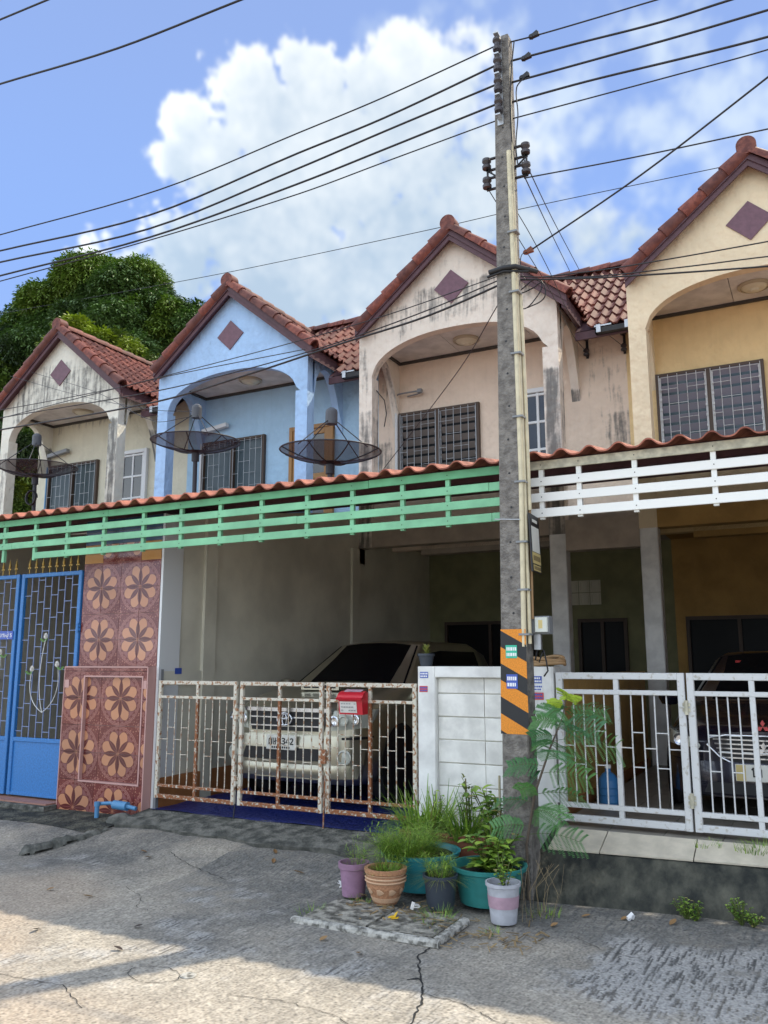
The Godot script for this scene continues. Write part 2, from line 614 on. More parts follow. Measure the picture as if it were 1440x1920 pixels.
func make_materials() -> void:
	M.terra = [mt(0.62, 0.60, 0.62, 0.75, {"tex": T.terra, "tri": 1.7, "normal": T.bump, "ns": 0.3}), mt(0.78, 0.75, 0.74, 0.75, {"tex": T.terra, "tri": 1.3, "normal": T.bump, "ns": 0.3}), mt(0.5, 0.48, 0.52, 0.75, {"tex": T.terra, "tri": 2.1, "normal": T.bump, "ns": 0.3})]
	M.barge = [mt(0.62, 0.62, 0.66, 0.7, {"tex": T.terra, "tri": 1.5}), mt(0.8, 0.75, 0.75, 0.7, {"tex": T.terra, "tri": 1.9}), mt(0.5, 0.55, 0.62, 0.7, {"tex": T.terra, "tri": 1.2})]
	M.fascia = mt(0.10, 0.045, 0.055, 0.6, {"tex": T.mottle, "tri": 2.0})
	M.eave = [mt(1, 1, 1, 0.8, {"tex": T.eave, "tri": 1.1, "normal": T.bump, "ns": 0.3}), mt(0.85, 0.85, 0.85, 0.8, {"tex": T.eave, "tri": 0.9, "normal": T.bump, "ns": 0.3})]
	M.diamond = mt(0.16, 0.07, 0.095, 0.45, {"tex": T.mottle, "tri": 3.0})
	M.ceil = mt(0.72, 0.70, 0.66, 0.85, {"tex": T.mottle, "tri": 0.7})
	M.trim = mt(0.05, 0.045, 0.04, 0.7)
	M.dark = mt(0.02, 0.02, 0.021, 0.6)
	M.black = mt(0.012, 0.012, 0.014, 0.5)
	M.rubber = mt(0.016, 0.016, 0.018, 0.65)
	M.glass = mt(0.035, 0.04, 0.045, 0.08, {"spec": 0.6})
	M.darkpane = mt(0.012, 0.013, 0.014, 0.35, {"spec": 0.2})
	M.louver = mt(0.17, 0.15, 0.135, 0.45)
	M.louverpale = mt(0.24, 0.24, 0.29, 0.4)
	M.glassgreen = mt(0.06, 0.085, 0.095, 0.15, {"spec": 0.4})
	M.whitemetal = mt(0.74, 0.75, 0.76, 0.45, {"tex": T.oldwhite, "tri": 1.3})
	M.whitewood = mt(0.70, 0.72, 0.72, 0.5)
	M.wood = mt(0.42, 0.21, 0.06, 0.5, {"tex": T.fine, "tri": 3.0})
	M.brownframe = mt(0.07, 0.045, 0.03, 0.6)
	M.grey = mt(0.22, 0.23, 0.24, 0.5)
	M.galv = mt(0.48, 0.5, 0.52, 0.4, {"metal": 0.7})
	M.greenwood = mt(0.235, 0.58, 0.33, 0.55, {"tex": T.mottle, "tri": 0.6})
	M.greendeep = mt(0.14, 0.45, 0.22, 0.55, {"tex": T.mottle, "tri": 0.6})
	M.slatwhite = mt(0.82, 0.82, 0.78, 0.5)
	M.slatcream = mt(0.62, 0.585, 0.44, 0.6, {"tex": T.streak, "tri": 0.8})
	M.rust = mt(1, 1, 1, 0.8, {"tex": T.rust, "tri": 2.2, "normal": T.bump, "ns": 0.5})
	M.rustlow = mt(1, 1, 1, 0.85, {"tex": T.rustlow, "tri": 2.2, "normal": T.bump, "ns": 0.5})
	M.bluegate = mt(0.04, 0.22, 0.58, 0.4, {"tex": T.fine, "tri": 1.2})
	M.bluebar = mt(0.18, 0.24, 0.42, 0.45)
	M.gold = mt(0.50, 0.33, 0.09, 0.35, {"metal": 0.6})
	M.flower = mt(1, 1, 1, 0.16, {"tex": T.flower, "coat": 0.3})
	M.flowers = [M.flower, mt(0.9, 0.88, 0.88, 0.2, {"tex": T.flower, "coat": 0.2}), mt(0.97, 0.92, 0.9, 0.14, {"tex": T.flower, "coat": 0.3}), mt(0.82, 0.82, 0.84, 0.26, {"tex": T.flower})]
	M.orangetile = mt(0.58, 0.27, 0.055, 0.3, {"tex": T.fine, "tri": 5.0})
	M.pinktrim = mt(0.52, 0.30, 0.27, 0.4)
	M.bluetile = mt(0.06, 0.10, 0.16, 0.2, {"tex": T.fine, "tri": 6.0})
	M.wallwhite = mt(0.84, 0.84, 0.81, 0.75, {"tex": T.mottle, "tri": 0.8})
	M.block = [mt(0.86, 0.85, 0.80, 0.85, {"tex": T.mottle, "tri": 0.9}), mt(0.84, 0.83, 0.78, 0.85, {"tex": T.mottle, "tri": 1.2})]
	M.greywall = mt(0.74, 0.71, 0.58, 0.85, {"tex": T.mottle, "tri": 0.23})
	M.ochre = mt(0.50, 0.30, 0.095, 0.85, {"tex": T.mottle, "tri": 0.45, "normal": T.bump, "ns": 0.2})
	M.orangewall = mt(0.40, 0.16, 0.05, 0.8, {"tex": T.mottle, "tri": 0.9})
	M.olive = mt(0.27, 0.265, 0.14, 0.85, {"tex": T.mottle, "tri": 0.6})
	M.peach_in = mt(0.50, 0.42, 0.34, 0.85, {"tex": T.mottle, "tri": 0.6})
	M.tarp = mt(0.02, 0.035, 0.22, 0.4, {"normal": T.bumpc, "ns": 1.0, "tri": 1.5, "tex": T.fine})
	M.floortile = mt(0.30, 0.275, 0.235, 0.45, {"tex": T.mottle, "tri": 1.2})
	M.striptile = mt(0.70, 0.63, 0.50, 0.6, {"tex": T.mottle, "tri": 1.6})
	M.pinkfloor = mt(0.42, 0.21, 0.155, 0.6, {"tex": T.fine, "tri": 3.0})
	M.kerb = mt(1, 1, 1, 0.92, {"tex": T.kerb, "tri": 0.9, "normal": T.bump, "ns": 0.8})
	M.moss = mt(1, 1, 1, 0.95, {"tex": T.moss, "tri": 0.8, "normal": T.bump, "ns": 0.5})
	M.slab = mt(0.72, 0.70, 0.66, 0.9, {"tex": T.rimtex, "tri": 0.9, "normal": T.bumpc, "ns": 0.8})
	M.rim = mt(1, 1, 1, 0.9, {"tex": T.rimtex, "tri": 1.4, "normal": T.bumpc, "ns": 0.8})
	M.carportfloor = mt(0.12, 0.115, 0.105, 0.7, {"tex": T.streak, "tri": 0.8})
	M.street = mt(1, 1, 1, 0.88, {"tex": T.street, "normal": T.street_n, "ns": 0.9})
	M.far = mt(0.44, 0.41, 0.36, 0.9, {"tex": T.streak, "tri": 0.25})
	M.pole = mt(1, 1, 1, 0.9, {"tex": T.pole, "tri": 1.5, "normal": T.bump, "ns": 0.7})
	M.orange = mt(0.86, 0.30, 0.02, 0.6, {"tex": T.fine, "tri": 2.5})
	M.paintblack = mt(0.017, 0.018, 0.02, 0.6)
	M.pvc = mt(0.70, 0.62, 0.42, 0.5, {"tex": T.mottle, "tri": 2.0})
	M.mesh = mt(0.03, 0.032, 0.06, 0.6)
	M.mesh.transparency = BaseMaterial3D.TRANSPARENCY_ALPHA
	M.mesh.albedo_color.a = 0.72
	M.dish = mt(0.022, 0.022, 0.03, 0.5)
	M.dishfeed = mt(0.075, 0.08, 0.09, 0.5)
	M.leaf = mt(1, 1, 1, 0.5, {"vc": true, "back": lin(0.09, 0.16, 0.015)})
	M.bark = mt(0.13, 0.10, 0.075, 0.95, {"tex": T.fine, "tri": 2.0})
	M.soil = mt(0.045, 0.032, 0.022, 0.98, {"tex": T.fine, "tri": 8.0, "normal": T.bumpc, "ns": 1.0})
	M.mauve = mt(0.35, 0.20, 0.30, 0.6, {"tex": T.mottle, "tri": 3.0})
	M.clay = mt(0.52, 0.26, 0.135, 0.85, {"tex": T.streak, "tri": 4.0, "normal": T.bump, "ns": 0.4})
	M.claylight = mt(0.66, 0.42, 0.26, 0.85, {"tex": T.fine, "tri": 4.0})
	M.teal = mt(0.035, 0.30, 0.35, 0.42, {"tex": T.mottle, "tri": 2.0})
	M.tealgreen = mt(0.035, 0.25, 0.23, 0.48, {"tex": T.mottle, "tri": 2.0})
	M.bucket = mt(0.50, 0.51, 0.55, 0.5, {"tex": T.mottle, "tri": 3.0})
	M.pinkband = mt(0.50, 0.33, 0.40, 0.55, {"tex": T.mottle, "tri": 3.0})
	M.bluepot = mt(0.035, 0.045, 0.06, 0.5)
	M.brownplastic = mt(0.22, 0.075, 0.04, 0.6)
	M.red = mt(0.52, 0.015, 0.03, 0.4)
	M.paper = mt(0.62, 0.60, 0.56, 0.7)
	M.stickerblue = mt(0.05, 0.10, 0.42, 0.4)
	M.stickerred = mt(0.55, 0.06, 0.06, 0.4)
	M.white = mt(0.8, 0.8, 0.8, 0.5)
	M.stickergreen = mt(0.03, 0.46, 0.30, 0.4)
	M.yellow = mt(0.75, 0.47, 0.02, 0.5)
	M.carsilver = mt(0.50, 0.475, 0.375, 0.28, {"metal": 0.85, "coat": 0.5})
	M.cardark = mt(0.014, 0.014, 0.028, 0.25, {"metal": 0.4, "coat": 0.9})
	M.chrome = mt(0.66, 0.68, 0.72, 0.14, {"metal": 1.0})
	M.lens = mt(0.52, 0.54, 0.47, 0.1, {"coat": 0.8})
	M.carglass = mt(0.006, 0.006, 0.007, 0.25, {"spec": 0.15})
	M.plate = mt(0.72, 0.72, 0.66, 0.5)
	M.plategold = mt(0.60, 0.48, 0.20, 0.5)
	M.hose = mt(0.34, 0.21, 0.10, 0.6)
	M.bluepipe = mt(0.10, 0.30, 0.55, 0.5, {"tex": T.fine, "tri": 5.0})
	M.bottle = mt(0.05, 0.22, 0.50, 0.3)
	M.deadleaf = mt(0.30, 0.17, 0.07, 0.9)
	M.crack = mt(0.02, 0.02, 0.02, 1.0)
	M.ceramic = mt(0.05, 0.042, 0.045, 0.3)
	M.lamp = mt(0.62, 0.58, 0.44, 0.4)
	M.lampring = mt(0.40, 0.34, 0.24, 0.4)
	M.housewall = []
	var gr := [[[.3, 2.9, 6.1, 7.0, .85], [.9, 2.2, 6.6, 7.2, .65], [0, .3, 3, 5.6, .75], [2.8, 3.1, 3, 5.9, 1.05], [.2, 2.9, 6.2, 6.5, .5]],
		[[0.2, 1.2, 6.9, 7.5, .25], [2.0, 2.6, 7.2, 7.6, .3]],
		[[.25, 2.95, 6.45, 6.85, .72], [.9, 2.5, 6.6, 7.05, .9], [.1, 1.0, 6.35, 6.7, .5], [0, .24, 3, 5.3, 1.2], [0, .2, 5.2, 6.3, .6], [2.84, 3.1, 3, 5.5, 1.3], [3.4, 4.0, 4.4, 5.2, .9], [3.3, 4, 5.2, 6.2, .5], [.3, 2.8, 7.0, 7.5, .3]],
		[[2.6, 3.1, 3, 5, .2], [.2, 1.0, 6.3, 6.6, .25]]]
	var base := [Vector3(.75, .73, .63), Vector3(.40, .59, .84), Vector3(.74, .66, .56), Vector3(.77, .645, .44)]
	for k in 4:
		M.housewall.append(mt(1, 1, 1, 0.88, {"tex": wall_texture(base[k], gr[k], 100 + k * 10), "normal": T.bump, "ns": 0.2}))
	var bk := [Vector3(.68, .65, .51), Vector3(.39, .58, .74), Vector3(.77, .63, .50), Vector3(.77, .57, .29)]
	M.backwall = []
	for k in 4:
		M.backwall.append(mt(1, 1, 1, 0.88, {"tex": wall_texture(bk[k], [gr[k][-1]] if k != 2 else [[3.4, 4.0, 4.3, 5.1, .9], [3.2, 4, 5.0, 6.1, .5], [.1, .6, 4.2, 5.5, 1.0]], 200 + k * 10), "normal": T.bump, "ns": 0.2}))

# --- houses ---------------------------------------------------------------
func rake(x: float) -> float:
	return 7.72 - 0.82 * absf(x - 1.57)

func arch(x: float) -> float:
	var u := clampf(absf(x - 1.545) / 1.325, 0, 1)
	return 5.80 + 0.555 * pow(1.0 - pow(u, 2.25), 0.5)

func wall_mb() -> MB:
	var m := MB.new()
	m.us = Vector2(0.25, 0.2)
	m.uo = Vector2(0, 8)
	return m

var tile_mesh: ArrayMesh
var barge_mesh: ArrayMesh
var ridge_mesh: ArrayMesh

func make_tile_meshes() -> void:
	var m := MB.new()
	var P := []
	for q in [[0.0, 0.0], [0.36, 0.03], [0.363, 0.006]]:
		var row := []
		for i in 13:
			var x := 0.3 * i / 12.0
			row.append(Vector3(x, q[1] + 0.026 * cos(TAU * x / 0.15) + 0.01 * cos(TAU * x / 0.075), q[0]))
		P.append(row)
	m.grid([P[0], P[1]], Vector3(0.15, -9, 0.2))
	m.grid([P[1], P[2]], Vector3(0.15, 0, -9))
	tile_mesh = m.mesh()
	# rake tile: a bent roll along z, a little wider at its lower end
	m = MB.new()
	P = []
	for q in [[-0.02, 0.078], [0.325, 0.098], [0.327, 0.07]]:
		var row := []
		for i in 11:
			var a := lerpf(-1.15, PI + 0.35, i / 10.0)
			row.append(Vector3(cos(a) * q[1], sin(a) * q[1], q[0]))
		P.append(row)
	m.grid([P[0], P[1]], Vector3(0, 0, 0.15))
	m.grid([P[1], P[2]], Vector3(0, 0, -1))
	barge_mesh = m.mesh()
	m = MB.new()
	P = []
	for q in [[-0.02, 0.095], [0.345, 0.115], [0.347, 0.08]]:
		var row := []
		for i in 9:
			var a := lerpf(-0.2, PI + 0.2, i / 8.0)
			row.append(Vector3(cos(a) * q[1], sin(a) * q[1] * 0.9, q[0]))
		P.append(row)
	m.grid([P[0], P[1]], Vector3(0, 0, 0.15))
	m.grid([P[1], P[2]], Vector3(0, 0, -1))
	ridge_mesh = m.mesh()

func window_pair(h: Node3D, x0: float, x1: float, y0: float, y1: float, z: float, kind: String) -> void:
	var fr := MB.new()
	var xm := (x0 + x1) / 2
	for b in [[x0, x0 + .045, y0, y1], [x1 - .045, x1, y0, y1], [xm - .03, xm + .03, y0 + .045, y1 - .045], [x0 + .045, x1 - .045, y1 - .045, y1], [x0 + .045, x1 - .045, y0, y0 + .045]]:
		fr.cbox(Vector3(b[0], b[2], z), Vector3(b[1], b[3], z + .07))
	var w := add(h, "window", fr, M.brownframe if kind != "white" else M.brownframe)
	for s in [[x0 + .045, xm - .03], [xm + .03, x1 - .045]]:
		var g := MB.new()
		g.box(Vector3(s[0], y0 + .045, z + .002), Vector3(s[1], y1 - .045, z + .008))
		add(w, "pane", g, M.darkpane if kind == "louver" else M.glassgreen)
		if kind == "louver" or kind == "white":
			var n := 9
			var lv := MB.new()
			lv.obox(Vector3.ZERO, Vector3(s[1] - s[0] - .05, .105, .006), Basis(Vector3(1, 0, 0), 0.62))
			var lm := lv.mesh()
			for i in n:
				add(w, "louver", lm, M.louver if kind == "louver" else M.louverpale, Transform3D(Basis(), Vector3((s[0] + s[1]) / 2, y0 + .09 + (y1 - y0 - .17) * i / (n - 1.0), z + .035)))
			var cl := MB.new()
			for e in [s[0] + .012, s[1] - .012]:
				cl.box(Vector3(e - .012, y0 + .05, z + .03), Vector3(e + .012, y1 - .05, z + .05))
				for i in n:
					cl.box(Vector3(e - .016, y0 + .07 + (y1 - y0 - .17) * i / (n - 1.0), z + .05), Vector3(e + .016, y0 + .1 + (y1 - y0 - .17) * i / (n - 1.0), z + .062))
			add(w, "clip_rail", cl, M.whitemetal if kind == "white" else M.grey)
		var gr := MB.new()
		var zz := z + .085
		var wd: float = s[1] - s[0]
		var r := .0045
		var nx := 5
		if kind != "bars":
			for i in nx + 1:
				var x: float = s[0] + wd * i / nx
				gr.tube([Vector3(x, y0 + .03, zz), Vector3(x, y1 - .03, zz)], r, 4, false)
			for q in [[0, 2, .82], [3, 5, .82], [1, 3, .66], [2, 4, .5], [0, 1, .5], [1, 2, .36], [3, 5, .33], [2, 4, .2], [0, 2, .18], [0, 5, .95]]:
				var y: float = y0 + (y1 - y0) * q[2]
				gr.tube([Vector3(s[0] + wd * q[0] / nx, y, zz), Vector3(s[0] + wd * q[1] / nx, y, zz)], r, 4, false)
		else:
			for i in 8:
				var x: float = s[0] + wd * i / 7.0
				gr.tube([Vector3(x, y0 + .03, zz), Vector3(x, y1 - .03, zz)], r, 4, false)
			for i in 7:
				for k in 5:
					var y: float = y0 + (y1 - y0) * (k + (0.5 if i % 2 else 0.0) + .25) / 5.2
					gr.tube([Vector3(s[0] + wd * i / 7.0, y, zz), Vector3(s[0] + wd * (i + 1) / 7.0, y, zz)], r, 4, false)
		add(w, "grille", gr, M.whitemetal if kind == "white" else M.galv)

func french_door(h: Node3D, x0: float, x1: float, y0: float, y1: float, z: float, m: Material, wood: bool) -> void:
	var f := MB.new()
	var t := .07
	f.cbox(Vector3(x0, y0, z), Vector3(x0 + t, y1, z + .07))
	f.cbox(Vector3(x1 - t, y0, z), Vector3(x1, y1, z + .07))
	f.cbox(Vector3(x0 + t, y1 - t, z), Vector3(x1 - t, y1, z + .068))
	var d := add(h, "door", f, m)
	var q := MB.new()
	var a := x0 + t
	var b := x1 - t
	if wood:
		q.cbox(Vector3(a, y0, z + .012), Vector3(a + .11, y1 - t, z + .05))
		q.cbox(Vector3(b - .11, y0, z + .012), Vector3(b, y1 - t, z + .05))
		for y in [y1 - t - .1, y1 - .95, y0 + .4]:
			q.cbox(Vector3(a + .11, y, z + .012), Vector3(b - .11, y + .1, z + .048))
	else:
		q.cbox(Vector3(a, y0, z + .012), Vector3(a + .055, y1 - t, z + .05))
		q.cbox(Vector3(b - .055, y0, z + .012), Vector3(b, y1 - t, z + .05))
		q.cbox(Vector3((a + b) / 2 - .02, y0, z + .014), Vector3((a + b) / 2 + .02, y1 - t, z + .046))
		for i in 5:
			q.cbox(Vector3(a + .055, y1 - t - .05 - .42 * i, z + .016), Vector3(b - .055, y1 - t - .01 - .42 * i, z + .044))
	add(d, "door_leaf", q, m)
	var g := MB.new()
	g.box(Vector3(a, y0, z + .022), Vector3(b, y1 - t, z + .028))
	add(d, "pane", g, M.glass)

func house(k: int, label: String, win: String, door: String) -> Node3D:
	var h := thing("row_house", label, "house", Vector3(4.0 * k, 0, 0), 0, "terrace of gabled row houses")
	var W: Material = M.housewall[k]
	var B: Material = M.backwall[k]
	# gabled front over the arch
	var m := wall_mb()
	var N := 44
	for i in N:
		var xa := 3.07 * i / N
		var xb := 3.07 * (i + 1) / N
		for z in [0.0, -.15]:
			m.quad(Vector3(xa, arch(xa), z), Vector3(xb, arch(xb), z), Vector3(xb, rake(xb), z), Vector3(xa, rake(xa), z), Vector3(0, 0, 1 if z == 0.0 else -1))
		m.quad(Vector3(xa, arch(xa), 0), Vector3(xb, arch(xb), 0), Vector3(xb, arch(xb), -.15), Vector3(xa, arch(xa), -.15), Vector3(0, -1, 0))
	m.quad(Vector3(3.07, 5.8, 0), Vector3(3.07, 5.8, -.15), Vector3(3.07, rake(3.07), -.15), Vector3(3.07, rake(3.07), 0), Vector3(1, 0, 0))
	m.quad(Vector3(0, 5.8, 0), Vector3(0, 5.8, -.15), Vector3(0, rake(0), -.15), Vector3(0, rake(0), 0), Vector3(-1, 0, 0))
	add(h, "gable_wall", m, W)
	for x in [0.0, 2.85]:
		m = wall_mb()
		m.box(Vector3(x, 3.22, -.2), Vector3(x + .22, 5.8, 0))
		add(h, "column", m, W)
		if k == 2 and x == 0.0:
			continue
		m = MB.new()
		m.cbox(Vector3(x, .1, -.2), Vector3(x + .22, 3.22, -.001), .012)
		add(h, "ground_floor_column", m, [M.wallwhite, M.greywall, M.wallwhite, M.wallwhite][k])
	# arched brackets at the balcony's two sides
	for x in [.02, 2.95]:
		m = wall_mb()
		var pts := []
		for i in 15:
			var u := i / 14.0
			var z := lerpf(-.2, -1.1, u)
			var y := 5.75 + .52 * sqrt(maxf(0, 1.0 - pow(absf(u - .42) / .42, 2.2))) if u < .42 else 6.27 - .95 * pow((u - .42) / .58, 1.9)
			pts.append(Vector2(z, y))
		for i in 14:
			var a: Vector2 = pts[i]
			var b: Vector2 = pts[i + 1]
			for s in [0.0, .12]:
				m.quad(Vector3(x + s, a.y, a.x), Vector3(x + s, b.y, b.x), Vector3(x + s, 6.42, b.x), Vector3(x + s, 6.42, a.x), Vector3(1 if s > 0 else -1, 0, 0))
			m.quad(Vector3(x, a.y, a.x), Vector3(x, b.y, b.x), Vector3(x + .12, b.y, b.x), Vector3(x + .12, a.y, a.x), Vector3(0, -1, 0))
		add(h, "arched_bracket", m, W)
	m = wall_mb()
	m.box(Vector3(.22, 3.5, -.12), Vector3(2.85, 4.2, -.02))
	add(h, "parapet", m, W)
	# wall behind the balcony
	m = wall_mb()
	m.box(Vector3(-.25, 3.3, -1.25), Vector3(3.75, 6.45, -1.1))
	add(h, "upper_wall", m, B)
	m = wall_mb()
	for x in ([-.25] if k == 0 else ([3.6] if k == 3 else [])):
		m.box(Vector3(x, 0, -6), Vector3(x + .15, 6.4, -1.26))
	m.box(Vector3(-.25, 0, -6.15), Vector3(3.75, 6.4, -6))
	add(h, "rear_wall", m, B)
	m = MB.new()
	m.prism(PackedVector2Array([Vector2(1.57 - .27, 6.94), Vector2(1.57, 6.94 - .26), Vector2(1.57 + .27, 6.94), Vector2(1.57, 6.94 + .26)]), Vector3(-.04, .03, .001), Vector3(1, 0, 0), Vector3(0, 1, 0), Vector3(0, 0, .016))
	add(h, "diamond_panel", m, M.diamond)
	# balcony ceiling with joints, dark cover strip and round lamp
	var cx := [0.02, 1.22, 2.42, 3.05]
	for i in 3:
		m = MB.new()
		m.box(Vector3(cx[i], 6.385, -1.1), Vector3(cx[i + 1] - .008, 6.41, -.15))
		add(h, "ceiling_panel", m, M.ceil)
	m = MB.new()
	m.box(Vector3(.14, 6.345, -1.098), Vector3(2.95, 6.384, -1.05))
	m.box(Vector3(.14, 6.345, -1.05), Vector3(.18, 6.384, -.16))
	add(h, "cover_strip", m, M.trim)
	m = MB.new()
	m.lathe([Vector2(.20, 6.384), Vector2(.20, 6.36), Vector2(.17, 6.345), Vector2(.165, 6.36)], Vector3(1.5, 0, -.62), 28)
	var l := add(h, "ceiling_lamp", m, M.lampring)
	m = MB.new()
	m.lathe([Vector2(.165, 6.36), Vector2(.13, 6.335), Vector2(.07, 6.32), Vector2(.05, 6.30), Vector2(.0, 6.295)], Vector3(1.5, 0, -.62), 28)
	add(l, "lamp_shade", m, M.lamp)
	window_pair(h, .14, 1.52, 4.2, 5.52, -1.1, win)
	if door == "wood":
		french_door(h, 2.04, 2.92, 3.5, 5.56, -1.1, M.wood, true)
	else:
		french_door(h, 2.08, 2.80, 3.5, 5.6, -1.1, M.whitewood, false)
	# gable roof
	var dk := .06
	for s in 2:
		m = MB.new()
		var xe := 3.25 if s == 1 else 0.02
		m.prism(PackedVector2Array([Vector2(1.57, 7.725), Vector2(xe, rake(xe) + .005), Vector2(xe, rake(xe) + .005 + dk), Vector2(1.57, 7.725 + dk)]), Vector3(0, 0, -2.4), Vector3(1, 0, 0), Vector3(0, 1, 0), Vector3(0, 0, 2.53))
		add(h, "roof_deck", m, M.fascia)
		# bargeboard in two steps under the rake tiles
		m = MB.new()
		var d := (Vector2(xe, rake(xe)) - Vector2(1.57, 7.72))
		var pol := PackedVector2Array([Vector2(1.57, 7.79), Vector2(1.57, 7.62), Vector2(xe, rake(xe) - .10), Vector2(xe, rake(xe) + .07)])
		m.prism(pol, Vector3(0, 0, .131), Vector3(1, 0, 0), Vector3(0, 1, 0), Vector3(0, 0, .03))
		pol = PackedVector2Array([Vector2(1.57, 7.79), Vector2(1.57, 7.70), Vector2(xe, rake(xe) - .02), Vector2(xe, rake(xe) + .07)])
		m.prism(pol, Vector3(0, 0, .161), Vector3(1, 0, 0), Vector3(0, 1, 0), Vector3(0, 0, .02))
		add(h, "bargeboard", m, M.fascia)
		var L := d.length()
		var nb := int(L / .305)
		var dir := Vector3(d.x, d.y, 0) / L
		var bz := dir
		var by := Vector3(-d.y, d.x, 0) / L * (1.0 if s == 1 else -1.0)
		var bx := by.cross(bz)
		for i in nb:
			var p := Vector3(1.57, 7.82, .15) + dir * (.03 + i * (L - .02) / nb)
			add(h, "rake_tile", barge_mesh, M.barge[rng.randi() % 3], Transform3D(Basis(bx, by, bz) * Basis(Vector3(1, 0, 0), -.02), p))
	m = MB.new()
	m.lathe([Vector2(.105, 0), Vector2(.118, .02), Vector2(.118, .2), Vector2(.0, .2)], Vector3(1.57, 7.87, .02), 20, 0, Basis(Vector3(1, 0, 0), PI / 2))
	add(h, "apex_cap", m, M.barge[0])
	# tiles of the right slope of the gable, course by course back to the valley
	var cx2 := .773
	var sy2 := .634
	for r in 8:
		var top := 1.60 + r * .262 * cx2
		var zv := -.7 - (3.25 - top - .12) * 1.01
		var q := 0
		while .1 - q * .3 > zv:
			add(h, "roof_tile", tile_mesh, M.terra[rng.randi() % 3], Transform3D(Basis(Vector3(0, 0, -1), Vector3(sy2, cx2, 0), Vector3(cx2, -sy2, 0)), Vector3(top, 7.80 - .82 * (top - 1.57) + .02, .1 - q * .3)))
			q += 1
	# main roof: front slope with its tiles, rear slope, ridge
	m = MB.new()
	var my := func(z: float) -> float: return 6.1 + (-.42 - z) * .8687
	for off in [0.0, -.06]:
		for pol in [[[3.2, -.42], [4.0, -.42], [4.0, -2.4], [3.2, -2.4]], [[3.2, -.75], [3.2, -2.4], [1.57, -2.4], [2.4, -1.57]], [[0.0, -.8], [1.57, -2.4], [0.0, -2.4], [0.0, -2.0]]]:
			var q3 := []
			for w in pol:
				q3.append(Vector3(w[0], my.call(w[1]) + off, w[1]))
			m.quad(q3[0], q3[1], q3[2], q3[3], Vector3(0, 1, 1) if off == 0.0 else Vector3(0, -1, -1))
	m.quad(Vector3(0, 7.82, -2.4), Vector3(4, 7.82, -2.4), Vector3(4, 5.4, -6.6), Vector3(0, 5.4, -6.6), Vector3(0, 1, -1))
	add(h, "main_roof_deck", m, M.fascia)
	var sl := Vector2(1.72, 1.98).normalized()
	for r in 8:
		var u := r * .325
		var zt := -2.37 + u * sl.y
		var yt := 7.85 - u * sl.x
		var xv := 3.25 + (zt + .28 + .7) * .99
		var x := 3.99
		while x - .3 > minf(xv, 3.40) - .25:
			x -= .3
			add(h, "roof_tile", tile_mesh, M.terra[rng.randi() % 3], Transform3D(Basis(Vector3(1, 0, 0), Vector3(0, sl.y, sl.x), Vector3(0, -sl.x, sl.y)), Vector3(x, yt, zt)))
	for i in 12:
		add(h, "ridge_tile", ridge_mesh, M.barge[rng.randi() % 3], Transform3D(Basis(Vector3(0, 0, -1), Vector3(0, 1, 0), Vector3(1, 0, 0)), Vector3(i * .333, 7.89, -2.4)))
	for i in 7:
		add(h, "ridge_tile", ridge_mesh, M.barge[rng.randi() % 3], Transform3D(Basis(Vector3(-1, 0, 0), Vector3(0, 1, 0), Vector3(0, 0, -1)), Vector3(1.57, 7.83, .0 - i * .34)))
	# verge strip where the next gable's roof begins, eaves board and gutter between the gables
	m = MB.new()
	m.box(Vector3(3.2, 5.98, -.46), Vector3(4.0, 6.09, -.42))
	add(h, "eaves_board", m, M.fascia)
	m = MB.new()
	for q in [[[3.5, 6.0], [4.0, 6.02]], [[3.5, 6.0], [3.52, 6.1]], [[3.98, 6.0], [4.0, 6.1]]]:
		m.box(Vector3(q[0][0], q[0][1], -.42), Vector3(q[1][0], q[1][1], -.32))
	m.box(Vector3(3.5, 6.02, -.335), Vector3(4.0, 6.07, -.32))
	add(h, "gutter", m, M.dark)
	m = MB.new()
	m.box(Vector3(3.52, 6.0, -.318), Vector3(3.58, 6.11, -.30))
	m.box(Vector3(3.9, 6.0, -.318), Vector3(3.96, 6.11, -.30))
	m.box(Vector3(3.49, 6.085, -.44), Vector3(3.72, 6.105, -.318))
	add(h, "gutter_bracket", m, M.galv)
	m = MB.new()
	m.prism(PackedVector2Array([Vector2(3.17, 6.27), Vector2(3.25, 6.22), Vector2(3.25, 6.345), Vector2(3.17, 6.41)]), Vector3(0, 0, -.75), Vector3(1, 0, 0), Vector3(0, 1, 0), Vector3(0, 0, .87))
	add(h, "eaves_board", m, M.fascia)
	# ground floor: balcony slab and beams
	m = MB.new()
	m.box(Vector3(-.0, 3.4, -2.5), Vector3(4.0, 3.5, -.2))
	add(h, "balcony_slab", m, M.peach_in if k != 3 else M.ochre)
	m = MB.new()
	m.box(Vector3(.22, 3.22, -.2), Vector3(2.85, 3.5, -.002))
	m.box(Vector3(.5, 3.22, -1.3), Vector3(2.85, 3.399, -1.1))
	m.box(Vector3(3.07, 3.0, -.2), Vector3(4.0, 3.399, -.004))
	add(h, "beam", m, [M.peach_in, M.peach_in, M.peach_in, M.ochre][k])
	m = MB.new()
	m.box(Vector3(0, 0, -2.65), Vector3(4.0, 3.399, -2.5))
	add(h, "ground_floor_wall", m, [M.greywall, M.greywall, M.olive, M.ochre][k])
	var y1 := 2.24
